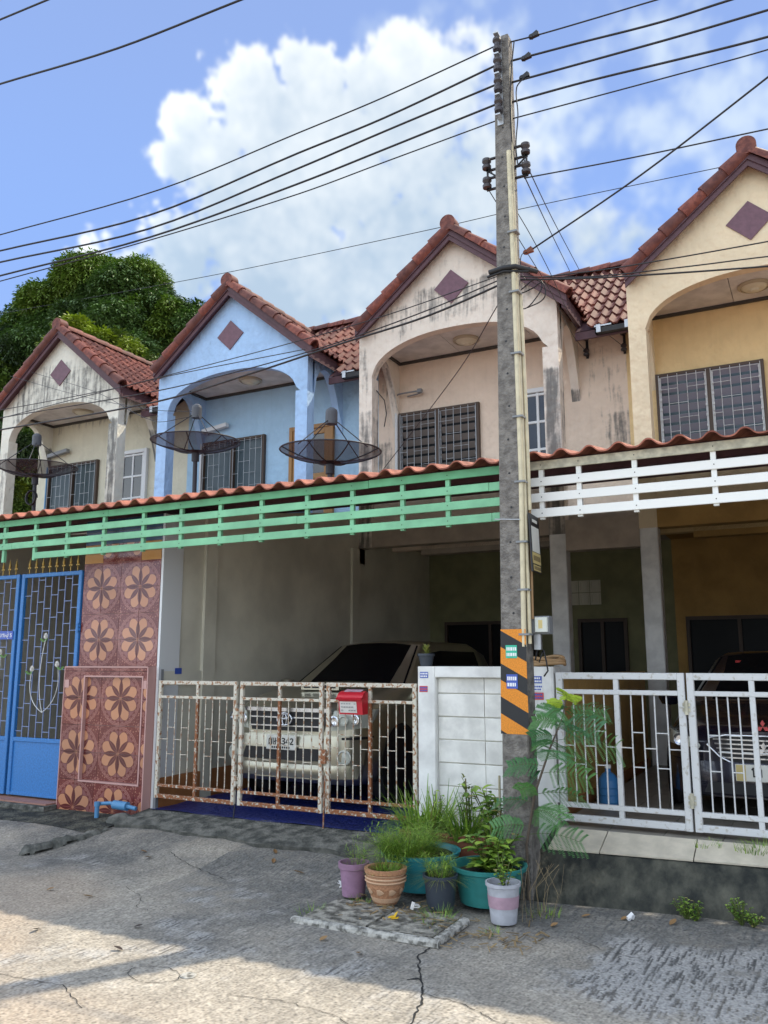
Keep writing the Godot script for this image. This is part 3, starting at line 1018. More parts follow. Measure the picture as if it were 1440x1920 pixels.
	for q in ([[.3, 1.9], [2.55, 3.3]] if k == 2 else [[.15, 1.6], [1.9, 3.4]]):
		m = MB.new()
		m.box(Vector3(q[0], .9, -2.5), Vector3(q[0] + .05, y1, -2.43))
		m.box(Vector3(q[1] - .05, .9, -2.5), Vector3(q[1], y1, -2.43))
		m.box(Vector3((q[0] + q[1]) / 2 - .025, .95, -2.5), Vector3((q[0] + q[1]) / 2 + .025, y1 - .05, -2.44))
		m.box(Vector3(q[0] + .05, y1 - .05, -2.5), Vector3(q[1] - .05, y1, -2.43))
		m.box(Vector3(q[0] + .05, .9, -2.5), Vector3(q[1] - .05, .95, -2.43))
		var w := add(h, "window", m, M.brownframe)
		m = MB.new()
		m.box(Vector3(q[0] + .05, .95, -2.499), Vector3(q[1] - .05, y1 - .05, -2.49))
		add(w, "pane", m, M.darkpane)
	if k == 2:
		for i in 3:
			for j in 2:
				m = MB.new()
				var o := Vector3(2.4 + i * .175, 2.46 + j * .195, -2.5)
				m.box(o, o + Vector3(.165, .185, .012))
				m.box(o + Vector3(.02, .02, .012), o + Vector3(.145, .03, .03))
				m.box(o + Vector3(.02, .155, .012), o + Vector3(.145, .165, .03))
				m.box(o + Vector3(.02, .03, .012), o + Vector3(.03, .155, .03))
				m.box(o + Vector3(.135, .03, .012), o + Vector3(.145, .155, .03))
				add(h, "vent_block", m, M.greywall)
		# electric conduit and lamp arm beside the window
		m = MB.new()
		m.tube([Vector3(.1, 4.2, -1.06), Vector3(.1, 5.72, -1.06)], .03, 8)
		add(h, "conduit", m, M.whitemetal)
		m = MB.new()
		m.tube([Vector3(.1, 5.72, -1.05), Vector3(.1, 5.8, -1.03), Vector3(.16, 5.83, -1.0), Vector3(.36, 5.83, -.98), Vector3(.55, 5.82, -.96)], .013, 6)
		m.tube([Vector3(.3, 5.79, -1.06), Vector3(.55, 5.79, -.99)], .01, 6)
		m.obox(Vector3(.56, 5.82, -.97), Vector3(.07, .06, .07), Basis())
		add(h, "lamp_arm", m, M.grey)
		m = MB.new()
		m.tube([Vector3(.24, 5.62, -.1), Vector3(.3, 5.5, -.25), Vector3(.31, 5.3, -.3), Vector3(.27, 5.1, -.3)], .008, 5)
		add(h, "cable", m, M.black)
	elif k < 2:
		m = MB.new()
		m.obox(Vector3(.45, 5.75, -1.0), Vector3(.55, .07, .09), Basis(Vector3(0, 0, 1), .12))
		add(h, "strip_light", m, M.whitewood if k == 1 else M.grey)
		m = MB.new()
		m.tube([Vector3(.1, 4.2, -1.06), Vector3(.1, 5.72, -1.06)], .022, 8)
		add(h, "conduit", m, M.bluepipe if k == 0 else M.whitewood)
	return h

# insulator racks on the house walls
func wall_rack(at: Vector3, label: String) -> void:
	var t := thing("insulator_rack", label, "insulator", at, 0, "insulator racks on the house walls")
	var m := MB.new()
	m.box(Vector3(-.018, -.19, 0), Vector3(.018, .2, .02))
	for y in [-.12, .12]:
		m.box(Vector3(-.015, y - .055, .02), Vector3(.015, y - .045, .11))
		m.box(Vector3(-.015, y + .045, .02), Vector3(.015, y + .055, .11))
	add(t, "bracket", m, M.black)
	for y in [-.12, .12]:
		m = MB.new()
		m.lathe([Vector2(0, -.043), Vector2(.042, -.043), Vector2(.045, -.02), Vector2(.025, 0), Vector2(.045, .02), Vector2(.042, .043), Vector2(0, .043)], Vector3(0, y, .075), 14)
		add(t, "spool", m, M.ceramic)

# --- carports ---------------------------------------------------------------
func roof_y(z: float) -> float:
	return 3.125 + (4.55 - z) * 0.17

func sheet_mesh(z0: float, z1: float, slit: float) -> ArrayMesh:
	var m := MB.new()
	var top := []
	var bot := []
	var lip := []
	for i in 33:
		var x := 0.426 * i / 32.0
		var d := fposmod(x, 0.213) - 0.1065
		var b := 0.05 * exp(-pow(absf(d) / 0.052, 2.6))
		var ze := z1 - (slit if absf(d) < 0.045 else 0.0)
		top.append(Vector3(x, roof_y(z0) + b, z0))
		bot.append(Vector3(x, roof_y(ze) + b, ze))
		lip.append(Vector3(x, roof_y(ze) + b - 0.012, ze - 0.001))
	m.grid([top, bot], Vector3(0.2, -20, (z0 + z1) / 2))
	m.grid([bot, lip], Vector3(0.2, 3.1, z0 - 5))
	return m.mesh()

func carport(label: String, x0: float, n: int, board: Material, board_top: Material, rows: Array, ups: Array, slit: float) -> void:
	var t := thing("carport_canopy", label, "canopy", Vector3.ZERO, 0, "carport canopies in front of the houses")
	var ms := [sheet_mesh(2.49, 4.56, 0.0), sheet_mesh(1.35, 2.59, slit), sheet_mesh(0.02, 1.45, 0.0)]
	for r in 3:
		for i in n:
			add(t, "roof_sheet", ms[r], M.eave[(i * 7 + r * 3) % 5 % 2], Transform3D(Basis(), Vector3(x0 + .426 * i, .0 + .012 * r, 0)))
	var x1 := x0 + .426 * n
	for z in [4.25, 3.3, 2.25, 1.6, .7]:
		var m := MB.new()
		m.box(Vector3(x0, roof_y(z) - .075, z - .02), Vector3(x1, roof_y(z) - .005, z + .02))
		add(t, "purlin", m, M.fascia)
	var m2 := MB.new()
	for x in ups:
		m2 = MB.new()
		m2.box(Vector3(x - .018, 2.66, 4.425), Vector3(x + .018, 3.1, 4.459))
		add(t, "upright", m2, board)
	for r in 4:
		var bs: Array = rows[r]
		for i in bs.size() - 1:
			m2 = MB.new()
			var y: float = [3.112, 2.985, 2.862, 2.740][r] + rng.randf_range(-.002, .002)
			m2.cbox(Vector3(bs[i] + .002, y - .068, 4.46), Vector3(bs[i + 1] - .002, y, 4.474), .003)
			add(t, "board", m2, board_top if r == 0 else board)
	m2 = MB.new()
	for x in ups:
		for y in [3.08, 2.95, 2.83, 2.705]:
			if y > 2.75 or x > rows[3][0]:
				m2.obox(Vector3(x + .004, y, 4.4752), Vector3(.007, .007, .003), Basis())
	add(t, "screws", m2, M.dark)

# --- clad pillar ---------------------------------------------------------------
func clip_rect(r: Rect2, hole: Rect2) -> Array:
	var o := []
	var q := r.intersection(hole)
	if q.size.x <= 0.001 or q.size.y <= 0.001:
		return [r]
	if q.position.x > r.position.x + .001:
		o.append(Rect2(r.position.x, r.position.y, q.position.x - r.position.x, r.size.y))
	if q.end.x < r.end.x - .001:
		o.append(Rect2(q.end.x, r.position.y, r.end.x - q.end.x, r.size.y))
	if q.position.y > r.position.y + .001:
		o.append(Rect2(q.position.x, r.position.y, q.size.x, q.position.y - r.position.y))
	if q.end.y < r.end.y - .001:
		o.append(Rect2(q.position.x, q.end.y, q.size.x, r.end.y - q.end.y))
	return o

func clad_tile(t: Node3D, r: Rect2, z: float, cx: float, cy: float, cell: float, m: Material) -> void:
	if r.size.x < .012 or r.size.y < .012:
		return
	var b := MB.new()
	var g := .0022
	var lo := Vector3(r.position.x + g, r.position.y + g, z - .012)
	var hi := Vector3(r.end.x - g, r.end.y - g, z + rng.randf_range(-.0008, .0008))
	# uv of the flower whose centre is (cx, cy)
	var u0 := (lo.x - cx) / cell + .5
	var u1 := (hi.x - cx) / cell + .5
	var v0 := .5 - (hi.y - cy) / cell
	var v1 := .5 - (lo.y - cy) / cell
	b.quad_uv(Vector3(lo.x, lo.y, hi.z), Vector3(hi.x, lo.y, hi.z), hi, Vector3(lo.x, hi.y, hi.z), Vector3(0, 0, 1), Rect2(u0, v0, u1 - u0, v1 - v0))
	b.us = Vector2(.001, .001)
	for q in [[lo, Vector3(hi.x, lo.y, lo.z), Vector3(0, -1, 0)], [Vector3(hi.x, lo.y, lo.z), Vector3(hi.x, hi.y, lo.z), Vector3(1, 0, 0)], [Vector3(hi.x, hi.y, lo.z), Vector3(lo.x, hi.y, lo.z), Vector3(0, 1, 0)], [Vector3(lo.x, hi.y, lo.z), lo, Vector3(-1, 0, 0)]]:
		b.quad(q[0], q[1], q[1] + Vector3(0, 0, hi.z - lo.z), q[0] + Vector3(0, 0, hi.z - lo.z), q[2])
	add(t, "tile", b, M.flowers[rng.randi() % 4] if m == M.flower else m)

func clad_pillar() -> void:
	var t := thing("gate_pillar", "broad pillar clad in maroon tiles with orange flowers, right of the blue gate", "pillar")
	var m := MB.new()
	m.box(Vector3(6.91, 0, 3.86), Vector3(7.99, 3.1, 4.088))
	m.box(Vector3(6.83, .0, 3.80), Vector3(7.97, 1.535, 4.155))
	add(t, "core", m, M.pinktrim)
	m = MB.new()
	m.box(Vector3(7.991, 0, 3.8), Vector3(8.02, 3.1, 4.095))
	add(t, "edge_strip", m, M.whitewood)
	var c := .54
	# upper shaft: two flowers across, two and a bit up
	for i in 4:
		for j in 4:
			clad_tile(t, Rect2(6.91 + i * .27, 1.548 + j * .27, .27, .27), 4.10, 6.91 + .27 + .54 * (i / 2), 1.548 + .27 + .54 * (j / 2), c, M.flower)
		clad_tile(t, Rect2(6.91 + i * .27, 2.628, .27, .1), 4.10, 6.91 + .27 + .54 * (i / 2), 2.898, c, M.orangetile if i in [0, 3] else M.flower)
		clad_tile(t, Rect2(6.91 + i * .27, 2.728, .27, .1), 4.10, 6.91 + .27 + .54 * (i / 2), 2.898, c, M.orangetile if i in [0, 3] else M.flower)
		for j in 2:
			clad_tile(t, Rect2(6.91 + i * .27, 2.828 + j * .135, .27, .135), 4.10, 0, 0, c, M.bluetile)
	# wider base with a sunk panel
	var hole := Rect2(7.13, .42, .78, 1.02)
	var xs := [6.83, 7.06, 7.33, 7.60, 7.87, 7.97]
	var fx := [7.06, 7.06, 7.60, 7.60, 8.14]
	var ys := [.10, .42, .69, .96, 1.23, 1.50, 1.535]
	var fy := [.15, .69, .69, 1.23, 1.23, 1.77]
	for i in 5:
		for j in 6:
			var r := Rect2(xs[i], ys[j], xs[i + 1] - xs[i], ys[j + 1] - ys[j])
			for q in clip_rect(r, hole):
				clad_tile(t, q, 4.20, fx[i], fy[j], c, M.flower)
			var q := r.intersection(hole)
			if q.size.x > .01 and q.size.y > .01:
				clad_tile(t, q, 4.168, fx[i], fy[j], c, M.flower)
	m = MB.new()
	m.box(Vector3(6.83, 1.535, 3.8), Vector3(7.97, 1.548, 4.204))
	for q in [[7.115, 7.13, .405, 1.455], [7.91, 7.925, .405, 1.455], [7.13, 7.91, .405, .42], [7.13, 7.91, 1.44, 1.455]]:
		m.box(Vector3(q[0], q[2], 4.15), Vector3(q[1], q[3], 4.207))
	m.box(Vector3(6.82, .1, 3.8), Vector3(6.83, 1.54, 4.2))
	m.box(Vector3(7.97, .1, 3.8), Vector3(7.982, 1.54, 4.203))
	add(t, "tile_trim", m, M.pinktrim)
	for x in [6.87, 7.935]:
		var s := thing("sticker", "small pale sticker on the %s shoulder of the flower-tiled pillar" % ("left" if x < 7 else "right"), "sticker")
		m = MB.new()
		m.box(Vector3(x - .03, 1.33, 4.2015), Vector3(x + .03, 1.41, 4.203))
		add(s, "sheet", m, M.pinktrim)

# --- gates ---------------------------------------------------------------
# pts of upright bars between the second and the third rail, with short staggered links
func bar_gate(called_label: String, grp: String, X: Array, Y: Array, z: float, w: float, tube: Material, low: Material, bar: Material, nb: int, br: float) -> Node3D:
	var t := thing("gate_leaf", called_label, "gate", Vector3.ZERO, 0, grp)
	var m := MB.new()
	for x in [X[0], X[2] - w]:
		m = MB.new()
		m.cbox(Vector3(x, Y[3], z - w / 2), Vector3(x + w, Y[0], z + w / 2), .004)
		add(t, "stile", m, tube)
	for i in 4:
		m = MB.new()
		var hh := w if i in [0, 3] else w * .7
		if i < 3:
			m.cbox(Vector3(X[0] + w, Y[i] - hh, z - w / 2 + .002), Vector3(X[2] - w, Y[i], z + w / 2 - .002), .004)
		else:
			m.cbox(Vector3(X[0] + w, Y[i], z - w / 2 + .002), Vector3(X[2] - w, Y[i] + hh, z + w / 2 - .002), .004)
		add(t, "rail", m, low if i >= 2 else tube)
	var hw := w * .75
	for q in [[Y[3] + w, Y[2] - w * .7], [Y[2], Y[1] - w * .7], [Y[1], Y[0] - w]]:
		m = MB.new()
		m.cbox(Vector3(X[1] - hw / 2, q[0], z - w / 2 + .003), Vector3(X[1] + hw / 2, q[1], z + w / 2 - .003), .003)
		add(t, "middle_stile", m, tube if q[0] > .5 else low)
	for s in 2:
		var a: float = X[0] + w if s == 0 else X[1] + hw / 2
		var b: float = X[1] - hw / 2 if s == 0 else X[2] - w
		var yl: float = Y[2]
		var yh: float = Y[1] - w * .7
		for i in nb:
			var x := a + (b - a) * (i + 1) / (nb + 1.0)
			m = MB.new()
			var bend := rng.randf_range(-.003, .003)
			m.tube([Vector3(x, yl, z), Vector3(x + bend, (yl + yh) / 2, z), Vector3(x, yh, z)], br, 6, false)
			add(t, "bar", m, bar)
		for i in nb + 1:
			var fr: Array = [[.52], [.35, .66], [.52], [.35, .66], [.52]][i % 5]
			for f in fr:
				var xa := a + (b - a) * i / (nb + 1.0)
				var xb := a + (b - a) * (i + 1) / (nb + 1.0)
				m = MB.new()
				m.tube([Vector3(xa, lerpf(yl, yh, f), z), Vector3(xb, lerpf(yl, yh, f), z)], br * .8, 5, false)
				add(t, "link", m, bar)
	return t

func hinge(t: Node3D, x: float, y: float, z: float, m: Material) -> void:
	var b := MB.new()
	b.tube([Vector3(x, y - .05, z), Vector3(x, y + .05, z)], .014, 8)
	b.box(Vector3(x - .026, y - .03, z - .018), Vector3(x + .026, y - .005, z - .004))
	b.box(Vector3(x - .026, y + .008, z - .018), Vector3(x + .026, y + .032, z - .004))
	add(t, "hinge", b, m)

func blue_gate(x0: float, x1: float, label: String, full: bool) -> Node3D:
	var t := thing("gate_leaf", label, "gate", Vector3.ZERO, 0, "leaves of the blue gate")
	var z := 4.1
	var y0 := .19
	var y1 := 2.565
	var m := MB.new()
	for q in [[x0, x0 + .05, y0, y1], [x1 - .05, x1, y0, y1]]:
		m = MB.new()
		m.cbox(Vector3(q[0], q[2], z - .022), Vector3(q[1], q[3], z + .022), .005)
		add(t, "stile", m, M.bluegate)
	for y in [y1 - .045, .745]:
		m = MB.new()
		m.cbox(Vector3(x0 + .05, y, z - .02), Vector3(x1 - .05, y + .045, z + .02), .005)
		add(t, "rail", m, M.bluegate)
	m = MB.new()
	m.box(Vector3(x0 + .05, y0, z - .008), Vector3(x1 - .05, .745, z + .006))
	m.cbox(Vector3(x0 + .05, y0, z + .006), Vector3(x1 - .05, y0 + .03, z + .016), .003)
	add(t, "kick_panel", m, M.bluegate)
	var nv := 8
	var wd := (x1 - x0 - .1) / nv
	for i in range(1, nv):
		m = MB.new()
		m.box(Vector3(x0 + .05 + wd * i - .0045, .79, z - .0045), Vector3(x0 + .05 + wd * i + .0045, y1 - .045, z + .0045))
		add(t, "bar", m, M.bluebar)
	for i in nv:
		for k in 7:
			var y: float = .79 + (y1 - .045 - .79) * (k + [.15, .55, .85, .35][(i * 3) % 4] + .1) / 7.1
			if y > y1 - .08:
				continue
			m = MB.new()
			m.box(Vector3(x0 + .05 + wd * i + .0046, y, z - .0035), Vector3(x0 + .05 + wd * (i + 1) - .0046, y + .008, z + .0035))
			add(t, "link", m, M.bluebar)
	var nf := 8
	for i in nf:
		var x := x0 + .09 + (x1 - x0 - .18) * i / (nf - 1.0)
		m = MB.new()
		m.lathe([Vector2(.005, y1), Vector2(.005, y1 + .05), Vector2(.013, y1 + .06), Vector2(.006, y1 + .07), Vector2(.016, y1 + .10), Vector2(.006, y1 + .15), Vector2(0, y1 + .19)], Vector3(x, 0, z), 8)
		m.obox(Vector3(x, y1 + .068, z), Vector3(.05, .012, .008), Basis())
		add(t, "spear_finial", m, M.gold)
	if full:
		hinge(t, x1 - .01, 1.95, z + .025, M.bluegate)
	return t

# wrought vine with white roses fixed on the blue gate
func vine(t: Node3D, x: float, y: float, sc: float, fl: Array) -> void:
	var m := MB.new()
	var z := 4.128
	for f in fl:
		var p := Vector3(f[0], f[1], z)
		var q := Vector3(x, y, z)
		var mid := (p + q) / 2 + Vector3(f[2], -.1 * sc, .01)
		var ps := []
		for i in 13:
			var u := i / 12.0
			ps.append(q * (1 - u) * (1 - u) + mid * 2 * u * (1 - u) + p * u * u)
		m.tube(ps, .005, 5)
	add(t, "vine_stem", m, M.whitemetal)
	for f in fl:
		m = MB.new()
		for r in [[.032, 0.0], [.022, .008], [.012, .014]]:
			m.lathe([Vector2(0, r[1] - .004), Vector2(r[0] * .8, r[1]), Vector2(r[0], r[1] + .01), Vector2(r[0] * .8, r[1] + .008), Vector2(0, r[1] + .004)], Vector3(f[0], f[1], z), 12, .09, Basis(Vector3(1, 0, 0), PI / 2))
		add(t, "rose", m, M.paper)
		m = MB.new()
		m.col = Color(.10, .22, .05)
		for s in [-1, 1]:
			leaf(m, Vector3(f[0] + f[2] * .25, f[1] - .06, z), Vector3(s * .8, .5, .1), Vector3(0, 0, 1), .07, .028)
		add(t, "rose_leaf", m, M.leaf)

# pointed leaf, folded along its midrib; d along, up normal
func leaf(m: MB, p: Vector3, d: Vector3, up: Vector3, ln: float, w: float, droop := 0.0) -> void:
	d = d.normalized()
	var s := d.cross(up).normalized()
	var u := s.cross(d).normalized()
	var prev := []
	for i in 5:
		var t := i / 4.0
		var wd := w * 0.5 * pow(sin(PI * clampf(t * 0.92 + 0.06, 0, 1)), 0.8)
		var c := p + d * ln * t - Vector3(0, droop * ln * t * t, 0)
		var cur := [c - s * wd + u * wd * 0.35, c, c + s * wd + u * wd * 0.35]
		if i > 0:
			m.quad(prev[0], prev[1], cur[1], cur[0], u)
			m.quad(prev[1], prev[2], cur[2], cur[1], u)
		prev = cur

# bent blade of grass
func blade(m: MB, p: Vector3, dir: Vector3, ln: float, w: float, bend: float) -> void:
	var s := dir.cross(Vector3(0, 1, 0))
	if s.length() < .01:
		s = Vector3(1, 0, 0)
	s = s.normalized()
	var pl := p - s * w / 2
	var pr := p + s * w / 2
	var out := Vector3(dir.x, 0, dir.z)
	var nn := s.cross(dir).normalized()
	for i in 4:
		var t := (i + 1) / 4.0
		var c := p + dir * ln * t + (out.normalized() * .5 - Vector3(0, .8, 0)) * bend * ln * t * t
		var ww := w * (1.0 - t * 0.85)
		var ql := c - s * ww / 2
		var qr := c + s * ww / 2
		m.quad(pl, pr, qr, ql, nn)
		pl = ql
		pr = qr

func green(k := 1.0) -> Color:
	var a := rng.randf()
	var c := Color(.07, .17, .025).lerp(Color(.32, .47, .06), a)
	if rng.randf() < .06:
		c = Color(.30, .25, .09)
	return Color(c.r * k, c.g * k, c.b * k)

func tuft(m: MB, at: Vector3, n: int, rad: float, h: float, w: float, lean: float, bend := 0.5) -> void:
	for i in n:
		var a := rng.randf() * TAU
		var r := rad * sqrt(rng.randf())
		var d := Vector3(cos(a) * lean * rng.randf(), 1, sin(a) * lean * rng.randf()).normalized()
		m.col = green()
		blade(m, at + Vector3(cos(a + .5) * r, 0, sin(a + .5) * r), d, h * rng.randf_range(.45, 1.0), w * rng.randf_range(.6, 1.2), bend * rng.randf_range(.1, 1.0))

# fine, feathery herb: thin stems that carry short needle leaves
func feathery(m: MB, at: Vector3, n: int, rad: float, h: float) -> void:
	for i in n:
		var a := rng.randf() * TAU
		var r := rad * sqrt(rng.randf())
		var p := at + Vector3(cos(a) * r, 0, sin(a) * r)
		var d := Vector3(cos(a) * .6 * rng.randf(), 1, sin(a) * .6 * rng.randf()).normalized()
		var ln := h * rng.randf_range(.5, 1.0)
		m.col = green(.8)
		blade(m, p, d, ln, .004, .25)
		for k in 9:
			var u := rng.randf_range(.25, 1.0)
			var q := p + d * ln * u
			var e := Vector3(rng.randf_range(-1, 1), rng.randf_range(.1, 1), rng.randf_range(-1, 1)).normalized()
			m.col = green(1.1)
			blade(m, q, e, rng.randf_range(.03, .07), .0035, .4)

func bushy(m: MB, at: Vector3, n: int, h: float, ll: float, lw: float, spread: float) -> void:
	for i in n:
		var a := rng.randf() * TAU
		var d := Vector3(cos(a) * spread * rng.randf(), 1, sin(a) * spread * rng.randf()).normalized()
		var ln := h * rng.randf_range(.6, 1.0)
		m.col = Color(.09, .12, .03)
		m.tube([at, at + d * ln * .5, at + d * ln], .004, 4, false)
		for k in 7:
			var u := .3 + .7 * k / 6.0
			var b := a + k * 2.4
			m.col = green(1.0)
			leaf(m, at + d * ln * u, Vector3(cos(b), rng.randf_range(.1, .7), sin(b)), Vector3(0, 1, 0), ll * rng.randf_range(.6, 1.1), lw * rng.randf_range(.7, 1.1), .35)

func pot(label: String, at: Vector3, prof: Array, m: Material, soil_y: float, soil_r: float, grp := "") -> Node3D:
	var t := thing("potted_plant", label, "potted plant", at, rng.randf() * 6.0, grp)
	var b := MB.new()
	b.lathe(prof, Vector3.ZERO, 36, .006)
	add(t, "pot", b, m)
	b = MB.new()
	b.lathe([Vector2(soil_r, soil_y), Vector2(soil_r * .5, soil_y + .008), Vector2(0, soil_y + .004)], Vector3.ZERO, 20, .03)
	add(t, "soil", b, M.soil)
	return t

# --- cars ---------------------------------------------------------------
func front_z(tab: Array, x: float) -> float:
	x = absf(x)
	if x <= tab[0][0]:
		return tab[0][1] * x / tab[0][0]
	for i in tab.size() - 1:
		if x <= tab[i + 1][0]:
			return lerpf(tab[i][1], tab[i + 1][1], (x - tab[i][0]) / (tab[i + 1][0] - tab[i][0]))
	return tab[-1][1]

# patch that follows the curved nose: corners given as [x, y] lower-left, lower-right, upper-right, upper-left
func nose(tab: Array, s: float, q: Array, off: float, nx := 14, bulge := 0.0) -> MB:
	var m := MB.new()
	var P := []
	for j in 7:
		var v := j / 6.0
		var row := []
		for i in nx + 1:
			var u := i / float(nx)
			var x := lerpf(lerpf(q[0][0], q[1][0], u), lerpf(q[3][0], q[2][0], u), v)
			var y := lerpf(lerpf(q[0][1], q[1][1], u), lerpf(q[3][1], q[2][1], u), v)
			row.append(Vector3(x, y, front_z(tab, x) + off + bulge * sin(v * PI) * sin(u * PI)) * s)
		P.append(row)
	m.grid(P, Vector3(0, q[0][1], -3) * s)
	# rim back to the body
	var edge := []
	for i in nx + 1:
		edge.append(P[0][i])
	for j in range(1, 7):
		edge.append(P[j][nx])
	for i in range(nx - 1, -1, -1):
		edge.append(P[6][i])
	for j in range(5, 0, -1):
		edge.append(P[j][0])
	var ce := Vector3.ZERO
	for e in edge:
		ce += e
	ce /= edge.size()
	for i in edge.size():
		var a: Vector3 = edge[i]
		var b: Vector3 = edge[(i + 1) % edge.size()]
		m.quad(a, b, b - Vector3(0, 0, .12) * s, a - Vector3(0, 0, .12) * s, (a + b) / 2 - ce)
	return m

func car_body(t: Node3D, st: Array, s: float, m: Material, glass: Material, gl: Array) -> void:
	var rings := []
	for q in st:
		var hw: float = q[1]
		var yb: float = q[2]
		var ys: float = q[3]
		var wt: float = q[4]
		var yt: float = q[5]
		var half := [Vector2(0, yb), Vector2(hw * .85, yb), Vector2(hw * .98, yb + .1), Vector2(hw, yb * .5 + ys * .5), Vector2(hw * .985, ys - .05), Vector2(hw * .95, ys), Vector2(wt, yt - .05), Vector2(wt - .09, yt), Vector2(wt * .4, yt + .015), Vector2(0, yt + .02)]
		var ring := []
		for i in 10:
			ring.append(Vector3(half[i].x, half[i].y, q[0]) * s)
		for i in range(8, -1, -1):
			ring.append(Vector3(-half[i].x, half[i].y, q[0]) * s)
		rings.append(ring)
	var b := MB.new()
	b.grid(rings, Vector3(0, .8, -2.0) * s)
	for e in [0, rings.size() - 1]:
		var c := Vector3(0, .7, st[e][0]) * s
		for i in 18:
			b.tri(c, rings[e][i], rings[e][i + 1], Vector3(0, 0, 1 if e == 0 else -1))
	add(t, "body", b, m)
	# glazing a finger's breadth proud of the shell: windscreen, then side glass
	var a: int = gl[0]
	var ws := MB.new()
	var o := Vector3(0, .008, .008) * s
	ws.grid([[rings[a][6].lerp(rings[a][7], .5) + o, rings[a][8] + o, rings[a][9] + o, rings[a][10] + o, rings[a][12].lerp(rings[a][11], .5) + o], [rings[a + 1][6].lerp(rings[a + 1][7], .6) + o, rings[a + 1][8] + o, rings[a + 1][9] + o, rings[a + 1][10] + o, rings[a + 1][12].lerp(rings[a + 1][11], .6) + o]], Vector3(0, .5, -3) * s)
	add(t, "windscreen", ws, glass)
	for sd in [0, 1]:
		var lo := 5 if sd == 0 else 13
		var hi := 6 if sd == 0 else 12
		var sg := MB.new()
		var off := Vector3(.008 if sd == 0 else -.008, 0, 0)
		for i in range(a + 1, gl[1]):
			var p: Vector3 = rings[i][lo].lerp(rings[i][hi], .12) + off
			var q: Vector3 = rings[i + 1][lo].lerp(rings[i + 1][hi], .12) + off
			sg.quad(p, q, rings[i + 1][lo].lerp(rings[i + 1][hi], .88) + off, rings[i][lo].lerp(rings[i][hi], .88) + off, Vector3(1 if sd == 0 else -1, .2, 0))
		add(t, "side_window", sg, glass)

func wheel(t: Node3D, p: Vector3, r: float, sd: float) -> void:
	var m := MB.new()
	m.lathe([Vector2(r * .6, -.1), Vector2(r * .93, -.1), Vector2(r, -.07), Vector2(r, .07), Vector2(r * .93, .1), Vector2(r * .6, .1)], p, 28, 0, Basis(Vector3(0, 0, 1), PI / 2))
	var w := add(t, "wheel", m, M.rubber)
	m = MB.new()
	for i in 6:
		var b := Basis(Vector3(1, 0, 0), TAU * i / 6)
		m.obox(p + Vector3(sd * .085, 0, 0) + b * Vector3(0, r * .33, 0), Vector3(.02, r * .5, .05), b)
	m.lathe([Vector2(r * .62, .07), Vector2(r * .6, .09), Vector2(r * .54, .07)], p, 28, 0, Basis(Vector3(0, 0, 1), -PI / 2 * sd))
	m.lathe([Vector2(r * .6, .03), Vector2(0, .03)], p, 20, 0, Basis(Vector3(0, 0, 1), -PI / 2 * sd))
	add(w, "rim", m, M.grey)

func ellipse(c: Vector3, a: float, b: float, r: float, m: MB) -> void:
	var ps := []
	for i in 25:
		ps.append(c + Vector3(cos(TAU * i / 24) * a, sin(TAU * i / 24) * b, 0))
	m.tube(ps, r, 6, false)

func text(parent: Node, called: String, s: String, at: Vector3, h: float, m: Material, basis := Basis()) -> void:
	var f := SystemFont.new()
	f.font_names = PackedStringArray(["Droid Sans"])
	f.font_weight = 700
	var q := TextMesh.new()
	q.font = f
	q.text = s
	q.font_size = 32
	q.pixel_size = h / 23.0
	q.depth = 0.002
	add(parent, called, q, m, Transform3D(basis, at))

# strokes of hand-drawn letters: points in a unit box, drawn h high at o
func strokes(parent: Node, called: String, ls: Array, o: Vector3, h: float, w: float, m: Material, basis := Basis()) -> void:
	var b := MB.new()
	for l in ls:
		for i in l.size() - 1:
			var p: Vector2 = l[i]
			var q: Vector2 = l[i + 1]
			var d := q - p
			b.obox(Vector3(p.x + q.x, p.y + q.y, 0) / 2 * h, Vector3(d.length() * h + w * .8, w, .002), Basis(Vector3(0, 0, 1), d.angle()))
	add(parent, called, b, m, Transform3D(basis, o))

